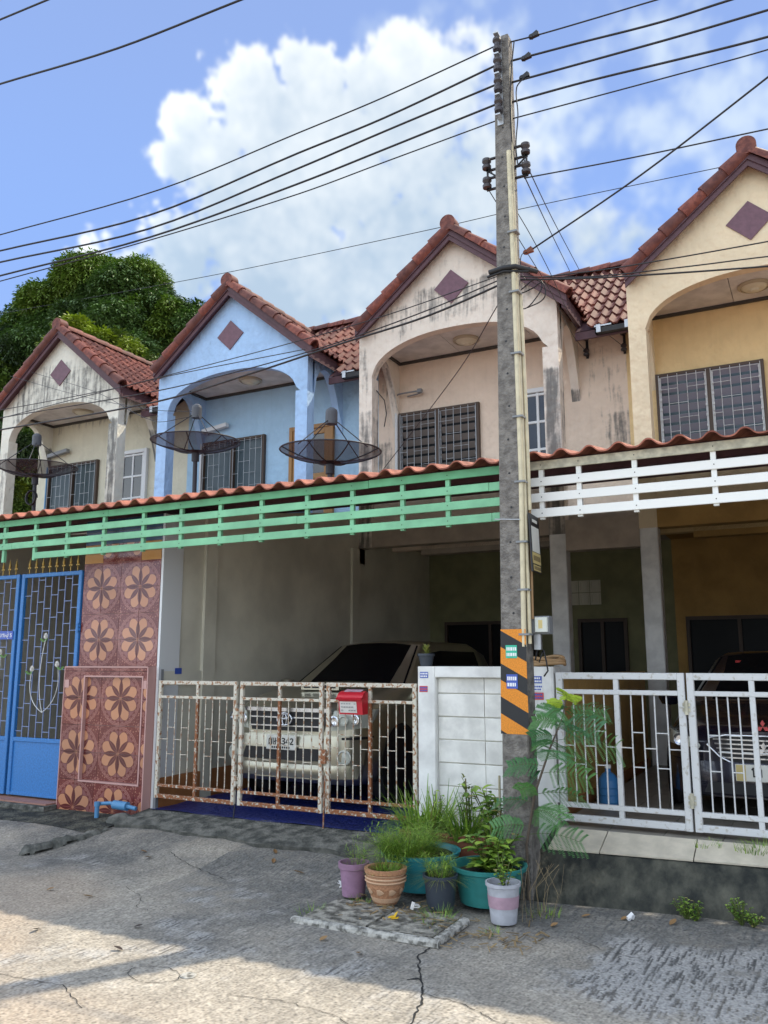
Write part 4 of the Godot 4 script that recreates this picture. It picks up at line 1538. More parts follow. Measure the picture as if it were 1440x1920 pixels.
func suv() -> void:
	var s := .88
	var t := thing("parked_car", "silver off-road car parked nose-out behind the rusty gate", "car", Vector3(9.25, .2, 3.62), 0, "cars parked in the carports")
	var tab := [[.50, -.02], [.70, -.07], [.80, -.14], [.87, -.27], [.91, -.46]]
	var st := [[0, .5, .34, .98, .42, 1.06], [-.07, .7, .30, 1.02, .6, 1.10], [-.14, .8, .28, 1.04, .7, 1.13], [-.27, .87, .27, 1.06, .76, 1.16], [-.46, .91, .27, 1.08, .80, 1.19], [-.9, .92, .27, 1.1, .82, 1.26], [-1.35, .92, .27, 1.14, .82, 1.32], [-2.15, .92, .27, 1.17, .64, 1.80], [-2.6, .92, .27, 1.17, .66, 1.85], [-3.9, .91, .27, 1.19, .64, 1.84], [-4.5, .88, .3, 1.17, .6, 1.72], [-4.65, .82, .4, 1.05, .66, 1.1]]
	car_body(t, st, s, M.carsilver, M.carglass, [6, 9])
	add(t, "bumper", nose(tab, s, [[-.86, .5], [.86, .5], [.88, .80], [-.88, .80]], .075, 20, .02), M.carsilver)
	add(t, "lower_lip", nose(tab, s, [[-.82, .36], [.82, .36], [.85, .52], [-.85, .52]], .06, 20, .02), M.carsilver)
	add(t, "air_intake", nose(tab, s, [[-.55, .54], [.55, .54], [.50, .665], [-.50, .665]], .098), M.black)
	var g := add(t, "grille", nose(tab, s, [[-.47, .84], [.47, .84], [.53, 1.05], [-.53, 1.05]], .03), M.black)
	for y in [.885, .975]:
		add(g, "grille_bar", nose(tab, s, [[-.47, y], [.47, y], [.475, y + .014], [-.475, y + .014]], .05), M.chrome)
	add(g, "chrome_bar", nose(tab, s, [[-.56, 1.045], [.56, 1.045], [.57, 1.085], [-.57, 1.085]], .055), M.chrome)
	var m := MB.new()
	var c := Vector3(0, .965, .065) * s
	ellipse(c, .095 * s, .065 * s, .011 * s, m)
	ellipse(c + Vector3(0, .028, 0) * s, .06 * s, .026 * s, .008 * s, m)
	ellipse(c + Vector3(0, -.005, 0) * s, .028 * s, .058 * s, .008 * s, m)
	add(t, "emblem", m, M.chrome)
	for sd in [-1, 1]:
		var q := [[.53, .85], [.87, .88], [.90, 1.07], [.58, 1.06]]
		if sd < 0:
			q = [[-.87, .88], [-.53, .85], [-.58, 1.06], [-.90, 1.07]]
		var hl := add(t, "headlight", nose(tab, s, q, .02, 12, .03), M.lens)
		for i in 3:
			m = MB.new()
			var x: float = [.60, .70, .80][i] * sd
			var p := Vector3(x, .955 + .008 * i, front_z(tab, x) + .05) * s
			m.lathe([Vector2(.05, 0), Vector2(.05, .012), Vector2(.038, .014), Vector2(.03, .004), Vector2(0, .002)], p, 20, 0, Basis(Vector3(1, 0, 0), PI / 2))
			add(hl, "reflector", m, M.chrome if i != 1 else M.lens)
		m = MB.new()
		var fx: float = .72 * sd
		m.lathe([Vector2(.07, -.02), Vector2(.07, .01), Vector2(.055, .014), Vector2(.05, 0), Vector2(0, .004)], Vector3(fx, .585, front_z(tab, fx) + .085) * s, 20, 0, Basis(Vector3(0, 1, 0), .25 * sd) * Basis(Vector3(1, 0, 0), PI / 2))
		add(t, "fog_light", m, M.lens)
		add(t, "side_moulding", nose(tab, s, [[.70, .765], [.885, .765], [.885, .79], [.70, .79]] if sd > 0 else [[-.885, .765], [-.70, .765], [-.70, .79], [-.885, .79]], .09), M.black)
		m = MB.new()
		m.lathe([Vector2(0, -.1), Vector2(.07, -.09), Vector2(.1, 0), Vector2(.08, .08), Vector2(0, .1)], Vector3(1.02 * sd, 1.26, -1.5) * s, 14, 0, Basis.from_scale(Vector3(1.1, 1.0, .6)))
		m.box(Vector3(.86 if sd > 0 else -.96, 1.2, -1.53) * s, Vector3(.96 if sd > 0 else -.86, 1.24, -1.47) * s)
		add(t, "mirror", m, M.carsilver)
		wheel(t, Vector3(.80 * sd, .38, -.95) * s, .38 * s, sd)
		wheel(t, Vector3(.80 * sd, .38, -3.7) * s, .38 * s, sd)
		for zc in [-.95, -3.7]:
			m = MB.new()
			m.lathe([Vector2(.47, .927), Vector2(.45, .93), Vector2(0, .93)], Vector3(0, .42, zc) * s, 28, 0, Basis(Vector3(0, 0, 1), -PI / 2 * sd).scaled(Vector3.ONE * s))
			add(t, "wheel_arch", m, M.black)
	m = MB.new()
	m.box(Vector3(-.26, 1.255, -.92) * s, Vector3(.26, 1.33, -.66) * s)
	var sc := add(t, "bonnet_scoop", m, M.carsilver)
	m = MB.new()
	for i in 4:
		m.box(Vector3(-.22 + i * .115, 1.275, -.665) * s, Vector3(-.13 + i * .115, 1.315, -.655) * s)
	add(sc, "scoop_opening", m, M.black)
	m = MB.new()
	m.cbox(Vector3(-.19, .645, .10) * s, Vector3(.19, .80, .125) * s, .006)
	var pl := add(t, "number_plate", m, M.plate)
	strokes(pl, "lettering", [[Vector2(0, 0), Vector2(0, .8), Vector2(.25, 1), Vector2(.4, .8), Vector2(.4, 0)], [Vector2(0, 0), Vector2(.15, .2)], [Vector2(.4, 0), Vector2(.6, .15), Vector2(.6, 1)], [Vector2(.95, 1), Vector2(.95, 0), Vector2(1.3, 0), Vector2(1.3, 1)], [Vector2(1.0, .4), Vector2(1.45, .6)]], Vector3(-.155, .70, .1265) * s, .058, .009, M.black)
	text(pl, "lettering", "6342", Vector3(.06, .735, .1265) * s, .062, M.black)
	m = MB.new()
	for i in 9:
		m.box(Vector3(-.12 + i * .027, .66, .125) * s, Vector3(-.102 + i * .027, .682, .1262) * s)
	add(pl, "lettering", m, M.black)

func sedan() -> void:
	var s := .88
	var t := thing("parked_car", "dark blue saloon car with chrome grille behind the white gate", "car", Vector3(13.46, .4, 3.48), 0, "cars parked in the carports")
	var tab := [[.50, -.03], [.66, -.09], [.76, -.19], [.83, -.36], [.86, -.55]]
	var st := [[0, .5, .2, .66, .42, .74], [-.09, .66, .19, .69, .56, .78], [-.19, .76, .18, .71, .64, .80], [-.36, .83, .18, .74, .7, .83], [-.55, .86, .18, .76, .74, .86], [-1.0, .88, .18, .82, .78, .92], [-1.3, .88, .18, .86, .78, .97], [-2.05, .88, .18, .92, .56, 1.42], [-2.6, .88, .18, .92, .57, 1.46], [-3.5, .87, .2, .92, .55, 1.40], [-4.1, .84, .22, .92, .66, 1.02], [-4.5, .78, .3, .86, .64, .96]]
	car_body(t, st, s, M.cardark, M.carglass, [6, 9])
	add(t, "bumper", nose(tab, s, [[-.80, .22], [.80, .22], [.82, .50], [-.82, .50]], .06, 20, .02), M.cardark)
	add(t, "air_intake", nose(tab, s, [[-.5, .24], [.5, .24], [.46, .33], [-.46, .33]], .085), M.black)
	var g := add(t, "grille", nose(tab, s, [[-.34, .50], [.34, .50], [.42, .71], [-.42, .71]], .02), M.black)
	for i in 5:
		var y := .53 + .038 * i
		var w := .36 + .012 * i
		add(g, "chrome_bar", nose(tab, s, [[-w, y], [w, y], [w, y + .012], [-w, y + .012]], .04), M.chrome)
	var m := MB.new()
	var ps := []
	for q in [[-.25, .485], [.25, .485], [.36, .54], [.46, .64], [.43, .70], [.30, .725], [-.30, .725], [-.43, .70], [-.46, .64], [-.36, .54], [-.25, .485]]:
		ps.append(Vector3(q[0], q[1], front_z(tab, q[0]) + .045) * s)
	m.tube(ps, .011, 6, false)
	add(g, "grille_frame", m, M.chrome)
	m = MB.new()
	for k in 3:
		var b := Basis(Vector3(0, 0, 1), TAU * k / 3)
		m.prism(PackedVector2Array([Vector2(0, 0), Vector2(.022, .038), Vector2(0, .076), Vector2(-.022, .038)]), Vector3(0, .605, .05) * s, b * Vector3(s, 0, 0), b * Vector3(0, s, 0), Vector3(0, 0, .012))
	add(t, "emblem", m, M.chrome)
	m = MB.new()
	for k in 3:
		var b := Basis(Vector3(0, 0, 1), TAU * k / 3)
		m.prism(PackedVector2Array([Vector2(0, 0), Vector2(.018, .03), Vector2(0, .06), Vector2(-.018, .03)]), Vector3(0, .80, -.03) * s, b * Vector3(s, 0, 0), b * Vector3(0, s, 0), Vector3(0, 0, .02))
	add(t, "bonnet_badge", m, M.stickerred)
	for sd in [-1, 1]:
		var q := [[.50, .60], [.82, .62], [.84, .76], [.56, .68]]
		if sd < 0:
			q = [[-.82, .62], [-.50, .60], [-.56, .68], [-.84, .76]]
		var hl := add(t, "headlight", nose(tab, s, q, .02, 12, .02), M.lens)
		m = MB.new()
		var x: float = .70 * sd
		m.lathe([Vector2(.05, 0), Vector2(.045, .014), Vector2(.03, .004), Vector2(0, .002)], Vector3(x, .665, front_z(tab, x) + .04) * s, 20, 0, Basis(Vector3(1, 0, 0), PI / 2))
		add(hl, "reflector", m, M.chrome)
		m = MB.new()
		m.lathe([Vector2(0, -.07), Vector2(.06, -.06), Vector2(.09, 0), Vector2(.07, .06), Vector2(0, .07)], Vector3(.98 * sd, .98, -1.4) * s, 14, 0, Basis.from_scale(Vector3(1.1, 1.0, .6)))
		add(t, "mirror", m, M.cardark)
		wheel(t, Vector3(.76 * sd, .31, -.85) * s, .31 * s, sd)
		wheel(t, Vector3(.76 * sd, .31, -3.4) * s, .31 * s, sd)
		m = MB.new()
		for zc in [-.85, -3.4]:
			m = MB.new()
			m.lathe([Vector2(.38, .885), Vector2(.36, .89), Vector2(0, .89)], Vector3(0, .33, zc) * s, 28, 0, Basis(Vector3(0, 0, 1), -PI / 2 * sd).scaled(Vector3.ONE * s))
			add(t, "wheel_arch", m, M.black)
	m = MB.new()
	m.cbox(Vector3(-.23, .355, .10) * s, Vector3(.17, .495, .12) * s, .006)
	var pl := add(t, "number_plate", m, M.plate)
	m = MB.new()
	m.box(Vector3(-.225, .36, .12) * s, Vector3(-.15, .49, .1216) * s)
	add(pl, "plate_end", m, M.plategold)
	strokes(pl, "lettering", [[Vector2(0, .8), Vector2(.15, 1), Vector2(.15, 0), Vector2(.5, 0), Vector2(.5, 1)], [Vector2(.8, .75), Vector2(.95, 1), Vector2(1.05, .75), Vector2(1.05, 0)]], Vector3(-.10, .40, .1215) * s, .06, .01, M.black)
	text(pl, "lettering", "1", Vector3(.05, .435, .1215) * s, .07, M.black)
	m = MB.new()
	m.obox(Vector3(-.22, 1.355, -1.91) * s, Vector3(.22, .035, .003), Basis(Vector3(1, 0, 0), -1.0))
	add(t, "windscreen_strip", m, M.stickerred)

# --- pole, cables, dishes ---------------------------------------------------------------
func utility_pole() -> void:
	var t := thing("utility_pole", "tall square concrete utility pole with orange and black hazard stripes", "utility pole", Vector3(11.93, 0, 4.66))
	var m := MB.new()
	var H := 6.68
	var a := [Vector2(-.105, .09), Vector2(-.095, .1), Vector2(.095, .1), Vector2(.105, .09), Vector2(.105, -.09), Vector2(.095, -.1), Vector2(-.095, -.1), Vector2(-.105, -.09)]
	var up := Vector3(.035, H, 0)
	for i in 8:
		var p: Vector2 = a[i]
		var q: Vector2 = a[(i + 1) % 8]
		var mid := (p + q) / 2
		for k in 16:
			var f := k / 16.0
			var g := (k + 1) / 16.0
			var sf := 1.0 - .42 * f
			var sg := 1.0 - .42 * g
			m.quad(Vector3(p.x * sf, 0, p.y * sf) + up * f, Vector3(q.x * sf, 0, q.y * sf) + up * f, Vector3(q.x * sg, 0, q.y * sg) + up * g, Vector3(p.x * sg, 0, p.y * sg) + up * g, Vector3(mid.x, 0, mid.y))
		m.tri(up, up + Vector3(p.x * .58, 0, p.y * .58), up + Vector3(q.x * .58, 0, q.y * .58), Vector3.UP)
	add(t, "shaft", m, M.pole)
	# hazard paint on the face towards the street
	var lo := 1.09
	var hi := 1.825
	var zf := func(y: float) -> float: return .1 * (1.0 - .42 * y / H)
	var wf := func(y: float) -> float: return .1045 * (1.0 - .42 * y / H)
	var region := PackedVector2Array([Vector2(-.104 + .035 * lo / H, lo), Vector2(.104 + .035 * lo / H, lo), Vector2(.0945 + .035 * hi / H, hi), Vector2(-.0935 + .035 * hi / H, hi)])
	for i in 9:
		var y0 := 1.94 - .118 * (i + 1)
		var band := PackedVector2Array([Vector2(-.13, y0 + .02), Vector2(.13, y0 - .125), Vector2(.13, y0 - .007), Vector2(-.13, y0 + .138)])
		for poly in Geometry2D.intersect_polygons(band, region):
			m = MB.new()
			var idx := Geometry2D.triangulate_polygon(poly)
			for k in range(0, idx.size(), 3):
				var q := []
				for w in 3:
					var p: Vector2 = poly[idx[k + w]]
					q.append(Vector3(p.x, p.y, zf.call(p.y) + .002))
				m.tri(q[0], q[1], q[2], Vector3(0, 0, 1))
			add(t, "painted_stripe", m, M.orange if i % 2 == 0 else M.paintblack)
	m = MB.new()
	for i in 22:
		var y := .9 + i * .26
		if y > lo and y < hi:
			continue
		m.lathe([Vector2(.009, 0), Vector2(0, .001)], Vector3(.035 * y / H + .008 * sin(i * 2.0), y, zf.call(y) + .0015), 10, 0, Basis(Vector3(1, 0, 0), PI / 2))
	add(t, "bolt_holes", m, M.black)
	# rack of spool insulators at the top
	m = MB.new()
	m.box(Vector3(-.005, 5.86, .07), Vector3(.045, 6.66, .08))
	for y in [6.66, 6.47, 6.29, 6.10, 5.92]:
		m.box(Vector3(.0, y - .012, .08), Vector3(.04, y + .0, .15))
	add(t, "insulator_rail", m, M.galv)
	for y in [6.565, 6.38, 6.195, 6.01]:
		m = MB.new()
		m.lathe([Vector2(0, -.055), Vector2(.034, -.055), Vector2(.036, -.03), Vector2(.02, -.01), Vector2(.02, .012), Vector2(.036, .03), Vector2(.034, .05), Vector2(0, .05)], Vector3(.02, y, .115), 14)
		add(t, "spool_insulator", m, M.ceramic)
	# side racks for the service drops
	for sd in [-1, 1]:
		m = MB.new()
		var yo := -.02 if sd < 0 else .02
		for y in [5.67, 5.57, 5.50, 5.40]:
			m.obox(Vector3(.03 + sd * .115, y + yo, -.02), Vector3(.12, .014, .02), Basis())
		m.box(Vector3(.03 + sd * .165 - .006, 5.40 + yo, -.03), Vector3(.03 + sd * .165 + .006, 5.67 + yo, -.01))
		m.obox(Vector3(.03 + sd * .12, 5.53 + yo, -.02), Vector3(.16, .01, .012), Basis(Vector3(0, 0, 1), sd * .7))
		add(t, "side_bracket", m, M.black)
		for y in [5.62, 5.45]:
			m = MB.new()
			m.lathe([Vector2(0, -.042), Vector2(.036, -.042), Vector2(.038, -.02), Vector2(.024, 0), Vector2(.038, .02), Vector2(.036, .042), Vector2(0, .042)], Vector3(.03 + sd * .165, y + yo, -.0), 14)
			add(t, "spool_insulator", m, M.ceramic)
	# cream conduits strapped to the side, down to the meter
	m = MB.new()
	m.tube([Vector3(.085, 1.70, .075), Vector3(.10, 3.0, .07), Vector3(.088, 4.6, .065), Vector3(.075, 5.62, .06)], .020, 8)
	add(t, "conduit", m, M.pvc)
	m = MB.new()
	m.tube([Vector3(.12, 1.72, .045), Vector3(.115, 3.0, .045), Vector3(.10, 4.6, .04), Vector3(.085, 6.4, .03)], .015, 8)
	add(t, "conduit", m, M.pvc)
	m = MB.new()
	m.tube([Vector3(.138, 2.7, .01), Vector3(.132, 3.6, .01), Vector3(.12, 4.4, .01)], .016, 8)
	add(t, "conduit", m, M.pvc)
	m = MB.new()
	m.tube([Vector3(.13, 1.9, .0), Vector3(.135, 2.6, .0), Vector3(.13, 3.2, -.01)], .012, 6)
	add(t, "meter_cable", m, M.hose)
	for y in [1.78, 2.1, 2.45, 2.9, 3.4, 3.9, 4.4, 4.9]:
		m = MB.new()
		m.box(Vector3(.055, y, .02), Vector3(.135, y + .014, .1))
		add(t, "strap", m, M.grey)
	m = MB.new()
	m.tube([Vector3(-.11, 2.64, .08), Vector3(-.03, 2.63, .105), Vector3(.09, 2.62, .1)], .005, 5)
	add(t, "wire_band", m, M.galv)
	m = MB.new()
	m.tube([Vector3(-.1, 4.60, .1), Vector3(.02, 4.61, .105), Vector3(.11, 4.61, .09), Vector3(.26, 4.57, .0)], .02, 8)
	m.tube([Vector3(-.12, 4.57, .09), Vector3(.02, 4.585, .1), Vector3(.2, 4.57, .04)], .012, 6)
	add(t, "cable_bundle", m, M.black)

	t = thing("electricity_meter", "small grey meter box with clear cover on the right of the pole", "meter", Vector3(12.06, 1.73, 4.60))
	m = MB.new()
	m.cbox(Vector3(-.02, .06, -.04), Vector3(.12, .19, .05), .012)
	add(t, "housing", m, M.grey)
	m = MB.new()
	m.cbox(Vector3(.015, .075, .05), Vector3(.112, .18, .068), .006)
	add(t, "cover", m, M.lens)
	m = MB.new()
	m.box(Vector3(.045, .10, .068), Vector3(.075, .16, .0695))
	add(t, "dial", m, M.plategold)
	m = MB.new()
	m.cbox(Vector3(-.01, -.05, -.02), Vector3(.045, .06, .03), .008)
	add(t, "breaker", m, M.galv)
	m = MB.new()
	m.tube([Vector3(.01, -.05, 0), Vector3(.0, -.12, .02), Vector3(.03, -.14, .03), Vector3(.05, -.08, .02), Vector3(.06, -.05, .01), Vector3(.08, -.13, .02), Vector3(.09, -.2, .02), Vector3(.06, -.24, .02)], .006, 6)
	add(t, "tail_cable", m, M.black)

	t = thing("advertising_sign", "narrow black and gold board strapped to the right side of the pole", "sign", Vector3(12.085, 2.24, 4.60), 0)
	t.rotation = Vector3(.0, .05, .03)
	m = MB.new()
	m.box(Vector3(-.006, 0, -.13), Vector3(.006, .43, .13))
	add(t, "board", m, M.black)
	for q in [[.15, .34, .105, M.plate], [.062, .145, .115, M.plategold], [.01, .052, .1, M.plategold], [.372, .395, .07, M.plate]]:
		m = MB.new()
		m.box(Vector3(.006, q[0], -q[2]), Vector3(.0075, q[1], q[2]))
		add(t, "printed_band", m, q[3])
	m = MB.new()
	for i in 7:
		m.box(Vector3(.0075, .085, -.095 + i * .028), Vector3(.0085, .122, -.08 + i * .028))
		m.box(Vector3(.0075, .02, -.09 + i * .026), Vector3(.0085, .043, -.076 + i * .026))
	add(t, "lettering", m, M.brownframe)

func sticker(label: String, at: Vector3, w: float, h: float, m: Material, bars: Material, tilt := 0.0) -> void:
	var t := thing("sticker", label, "sticker", at)
	t.rotation.z = tilt
	var b := MB.new()
	b.box(Vector3(-w / 2, -h / 2, 0), Vector3(w / 2, h / 2, .0012))
	add(t, "sheet", b, m)
	b = MB.new()
	for r in 2:
		var x := -w * .42
		while x < w * .36:
			var l := rng.randf_range(.08, .2) * w
			b.box(Vector3(x, h * (.08 if r == 0 else -.34), .0012), Vector3(minf(x + l, w * .44), h * (.34 if r == 0 else -.1), .0022))
			x += l + .05 * w
	add(t, "lettering", b, bars)

func cable(label: String, pts: Array, r: float, grp := "", cat := "cable") -> void:
	var ps := []
	var n := pts.size()
	for i in n - 1:
		var a: Vector3 = pts[maxi(i - 1, 0)]
		var b: Vector3 = pts[i]
		var c: Vector3 = pts[i + 1]
		var d: Vector3 = pts[mini(i + 2, n - 1)]
		var l1 := b.distance_to(c)
		var tb := (c - a) / maxf(a.distance_to(c), .001) * l1
		var tc := (d - b) / maxf(b.distance_to(d), .001) * l1
		var k := clampi(int(l1 * 3), 6, 24)
		for j in k:
			var u := j / float(k)
			var u2 := u * u
			var u3 := u2 * u
			ps.append(b * (2 * u3 - 3 * u2 + 1) + tb * (u3 - 2 * u2 + u) + c * (3 * u2 - 2 * u3) + tc * (u3 - u2))
	ps.append(pts[n - 1])
	var m := MB.new()
	m.tube(ps, r, 6)
	var o := add(self, "overhead_cable", m, M.black)
	tag(o, label, cat, grp)

func dish(label: String, at: Vector3, r: float, foot: float, spin: float, loop: bool) -> void:
	var t := thing("satellite_dish", label, "satellite dish", at, spin, "mesh satellite dishes on the carport roof")
	t.rotation.x = .04
	var d := r * .24
	var m := MB.new()
	var pr := []
	for i in 9:
		var u := i / 8.0
		pr.append(Vector2(r * u, -d * (1 - u * u)))
	m.lathe(pr, Vector3.ZERO, 40)
	add(t, "mesh_bowl", m, M.mesh)
	m = MB.new()
	var ps := []
	for i in 49:
		ps.append(Vector3(cos(TAU * i / 48) * r, 0, sin(TAU * i / 48) * r))
	m.tube(ps, .009, 6, false)
	add(t, "rim", m, M.dish)
	for k in 8:
		m = MB.new()
		var b := Basis(Vector3.UP, TAU * k / 8)
		ps = []
		for i in 7:
			var u := i / 6.0
			ps.append(b * Vector3(r * u, -d * (1 - u * u) - .008, 0))
		m.tube(ps, .008, 5, false)
		add(t, "rib", m, M.dish)
	m = MB.new()
	m.lathe([Vector2(.08 * r, -d - .02), Vector2(.22 * r, -d * .97), Vector2(.21 * r, -d * .95), Vector2(0, -d * .98)], Vector3.ZERO, 24)
	add(t, "hub_plate", m, M.dish)
	var fy := r * .62
	for k in 4:
		m = MB.new()
		var b := Basis(Vector3.UP, TAU * k / 4 + .5)
		m.tube([b * Vector3(r * .93, -.02, 0), b * Vector3(.05, fy, 0)], .007, 5)
		add(t, "feed_strut", m, M.dish)
	m = MB.new()
	m.lathe([Vector2(0, fy - .05), Vector2(.075, fy - .05), Vector2(.075, fy + .1), Vector2(.068, fy + .13), Vector2(.03, fy + .16), Vector2(0, fy + .165)], Vector3.ZERO, 20)
	add(t, "feed_horn", m, M.dishfeed)
	m = MB.new()
	m.tube([Vector3(0, -d - .02, 0), Vector3(0, foot - at.y, 0)], .032, 10)
	m.tube([Vector3(0, -d - .02, 0), Vector3(0, -d - .14, 0)], .055, 10)
	m.lathe([Vector2(.12, foot - at.y), Vector2(.12, foot - at.y + .015), Vector2(0, foot - at.y + .015)], Vector3.ZERO, 16)
	add(t, "mast", m, M.dish)
	if loop:
		m = MB.new()
		ps = []
		for i in 40:
			var a := TAU * i / 18.0
			ps.append(Vector3(cos(a) * .10, -d - .38 + sin(a) * .12, .05 + .0015 * i))
		m.tube(ps, .012, 5)
		add(t, "coiled_lead", m, M.black)

# --- trees ---------------------------------------------------------------
func tree(label: String, at: Vector3, blobs: Array, per: float, ll: float, tone: Vector3, grp: String) -> void:
	var t := thing("tree", label, "tree", at, 0, grp)
	var cl := MB.new()
	for i in 18:
		var a := rng.randf() * TAU
		var p := Vector3(rng.randf_range(-1, 1), rng.randf_range(-.8, .8), rng.randf_range(-1, 1)) * ll * .9
		var d := (p.normalized() + Vector3(cos(a) * .5, -.55, sin(a) * .5)).normalized()
		var s := d.cross(Vector3(0, 1, 0)).normalized()
		var u := s.cross(d).normalized() + s * rng.randf_range(-.6, .6)
		s = d.cross(u).normalized()
		var l := ll * rng.randf_range(.7, 1.15)
		var w := l * .19
		cl.col = Color.WHITE * rng.randf_range(.65, 1.15)
		var mid := p + d * l * .5
		cl.tri(p, mid + s * w + u * w * .3, mid, u)
		cl.tri(p, mid, mid - s * w + u * w * .3, u)
		cl.tri(mid + s * w + u * w * .3, p + d * l, mid, u)
		cl.tri(mid, p + d * l, mid - s * w + u * w * .3, u)
	# six tints of the same leaf spray, gathered into one crown
	var tints := []
	for k in 8:
		var q: Vector3 = tone * [.5, .68, .85, 1.0, 1.2, 1.0, 1.25, 1.5][k]
		if k > 4:
			q *= Vector3(1.32, 1.15, .65)
		var cc := cl.c.duplicate()
		for i in cc.size():
			cc[i] = Color(cc[i].r * q.x, cc[i].g * q.y, cc[i].b * q.z)
		tints.append(cc)
	var cr := MB.new()
	for b in blobs:
		var c := Vector3(b[0], b[1], b[2])
		var rr: float = b[3]
		var sub := []
		for k in int(5 + rr * 6):
			var n := Vector3(rng.randfn(), rng.randfn(), rng.randfn()).normalized()
			sub.append([c + n * rr * rng.randf_range(.35, .85) * Vector3(1, .9, 1), rr * rng.randf_range(.22, .45), rng.randi_range(0, 3), rng.randf() > .70])
		for q in sub:
			for i in int(per * q[1] * q[1]):
				var n := Vector3(rng.randfn(), rng.randfn() + .25, rng.randfn()).normalized()
				var p: Vector3 = q[0] + n * q[1] * rng.randf_range(.7, 1.05) * Vector3(1.1, .85, 1.1)
				var k := clampi(q[2] + rng.randi_range(0, 1), 0, 4)
				if q[3]:
					k = rng.randi_range(5, 7)
				var bs := Basis(Vector3.UP, rng.randf() * TAU) * Basis(Vector3.RIGHT, rng.randf_range(-.5, .5))
				cr.v.append_array(Transform3D(bs, p) * cl.v)
				cr.n.append_array(Transform3D(bs, Vector3.ZERO) * cl.n)
				cr.t.append_array(cl.t)
				cr.c.append_array(tints[k])
	add(t, "crown", cr, M.leaf)
	var m := MB.new()
	var c0 := Vector3(blobs[0][0], blobs[0][1], blobs[0][2])
	m.tube([Vector3.ZERO, Vector3(.1, c0.y * .35, .05), c0 * Vector3(.6, .75, .6), c0], [.28, .22, .16, .07], 9)
	add(t, "trunk", m, M.bark)
	for b in blobs:
		m = MB.new()
		var e := Vector3(b[0], b[1], b[2])
		m.tube([c0 * Vector3(.4, .6, .4), (c0 * Vector3(.4, .7, .4)).lerp(e, .5) + Vector3(0, .2, 0), e, e + Vector3(rng.randf_range(-.6, .6), float(b[3]) * .6, rng.randf_range(-.6, .6))], [.12, .09, .06, .02], 7)
		add(t, "limb", m, M.bark)

func ground_y(x: float, z: float) -> float:
	var left := 1.0 - smoothstep(10.5, 11.0, x)
	return .095 * smoothstep(5.4, 4.5, z) * left + .004 * sin(x * 3.1 + z) + .005 * sin(z * 2.3 - x * 1.7)

func crack(called_pts: Array, w: float) -> void:
	var ps := []
	for i in called_pts.size() - 1:
		var a: Vector2 = called_pts[i]
		var b: Vector2 = called_pts[i + 1]
		var k := int(a.distance_to(b) / .035) + 1
		for j in k:
			var q := a.lerp(b, j / float(k))
			ps.append(q + Vector2(rng.randf_range(-1, 1), rng.randf_range(-1, 1)) * .009)
	ps.append(called_pts[-1])
	var m := MB.new()
	for i in ps.size() - 1:
		var a: Vector2 = ps[i]
		var b: Vector2 = ps[i + 1]
		var s := (b - a).orthogonal().normalized() * w * (.4 + .6 * absf(sin(i * .7)))
		m.quad(Vector3(a.x - s.x, ground_y(a.x, a.y) + .0035, a.y - s.y), Vector3(a.x + s.x, ground_y(a.x, a.y) + .0035, a.y + s.y), Vector3(b.x + s.x, ground_y(b.x, b.y) + .0035, b.y + s.y), Vector3(b.x - s.x, ground_y(b.x, b.y) + .0035, b.y - s.y), Vector3.UP)
	struct("pavement_crack", m, M.crack)

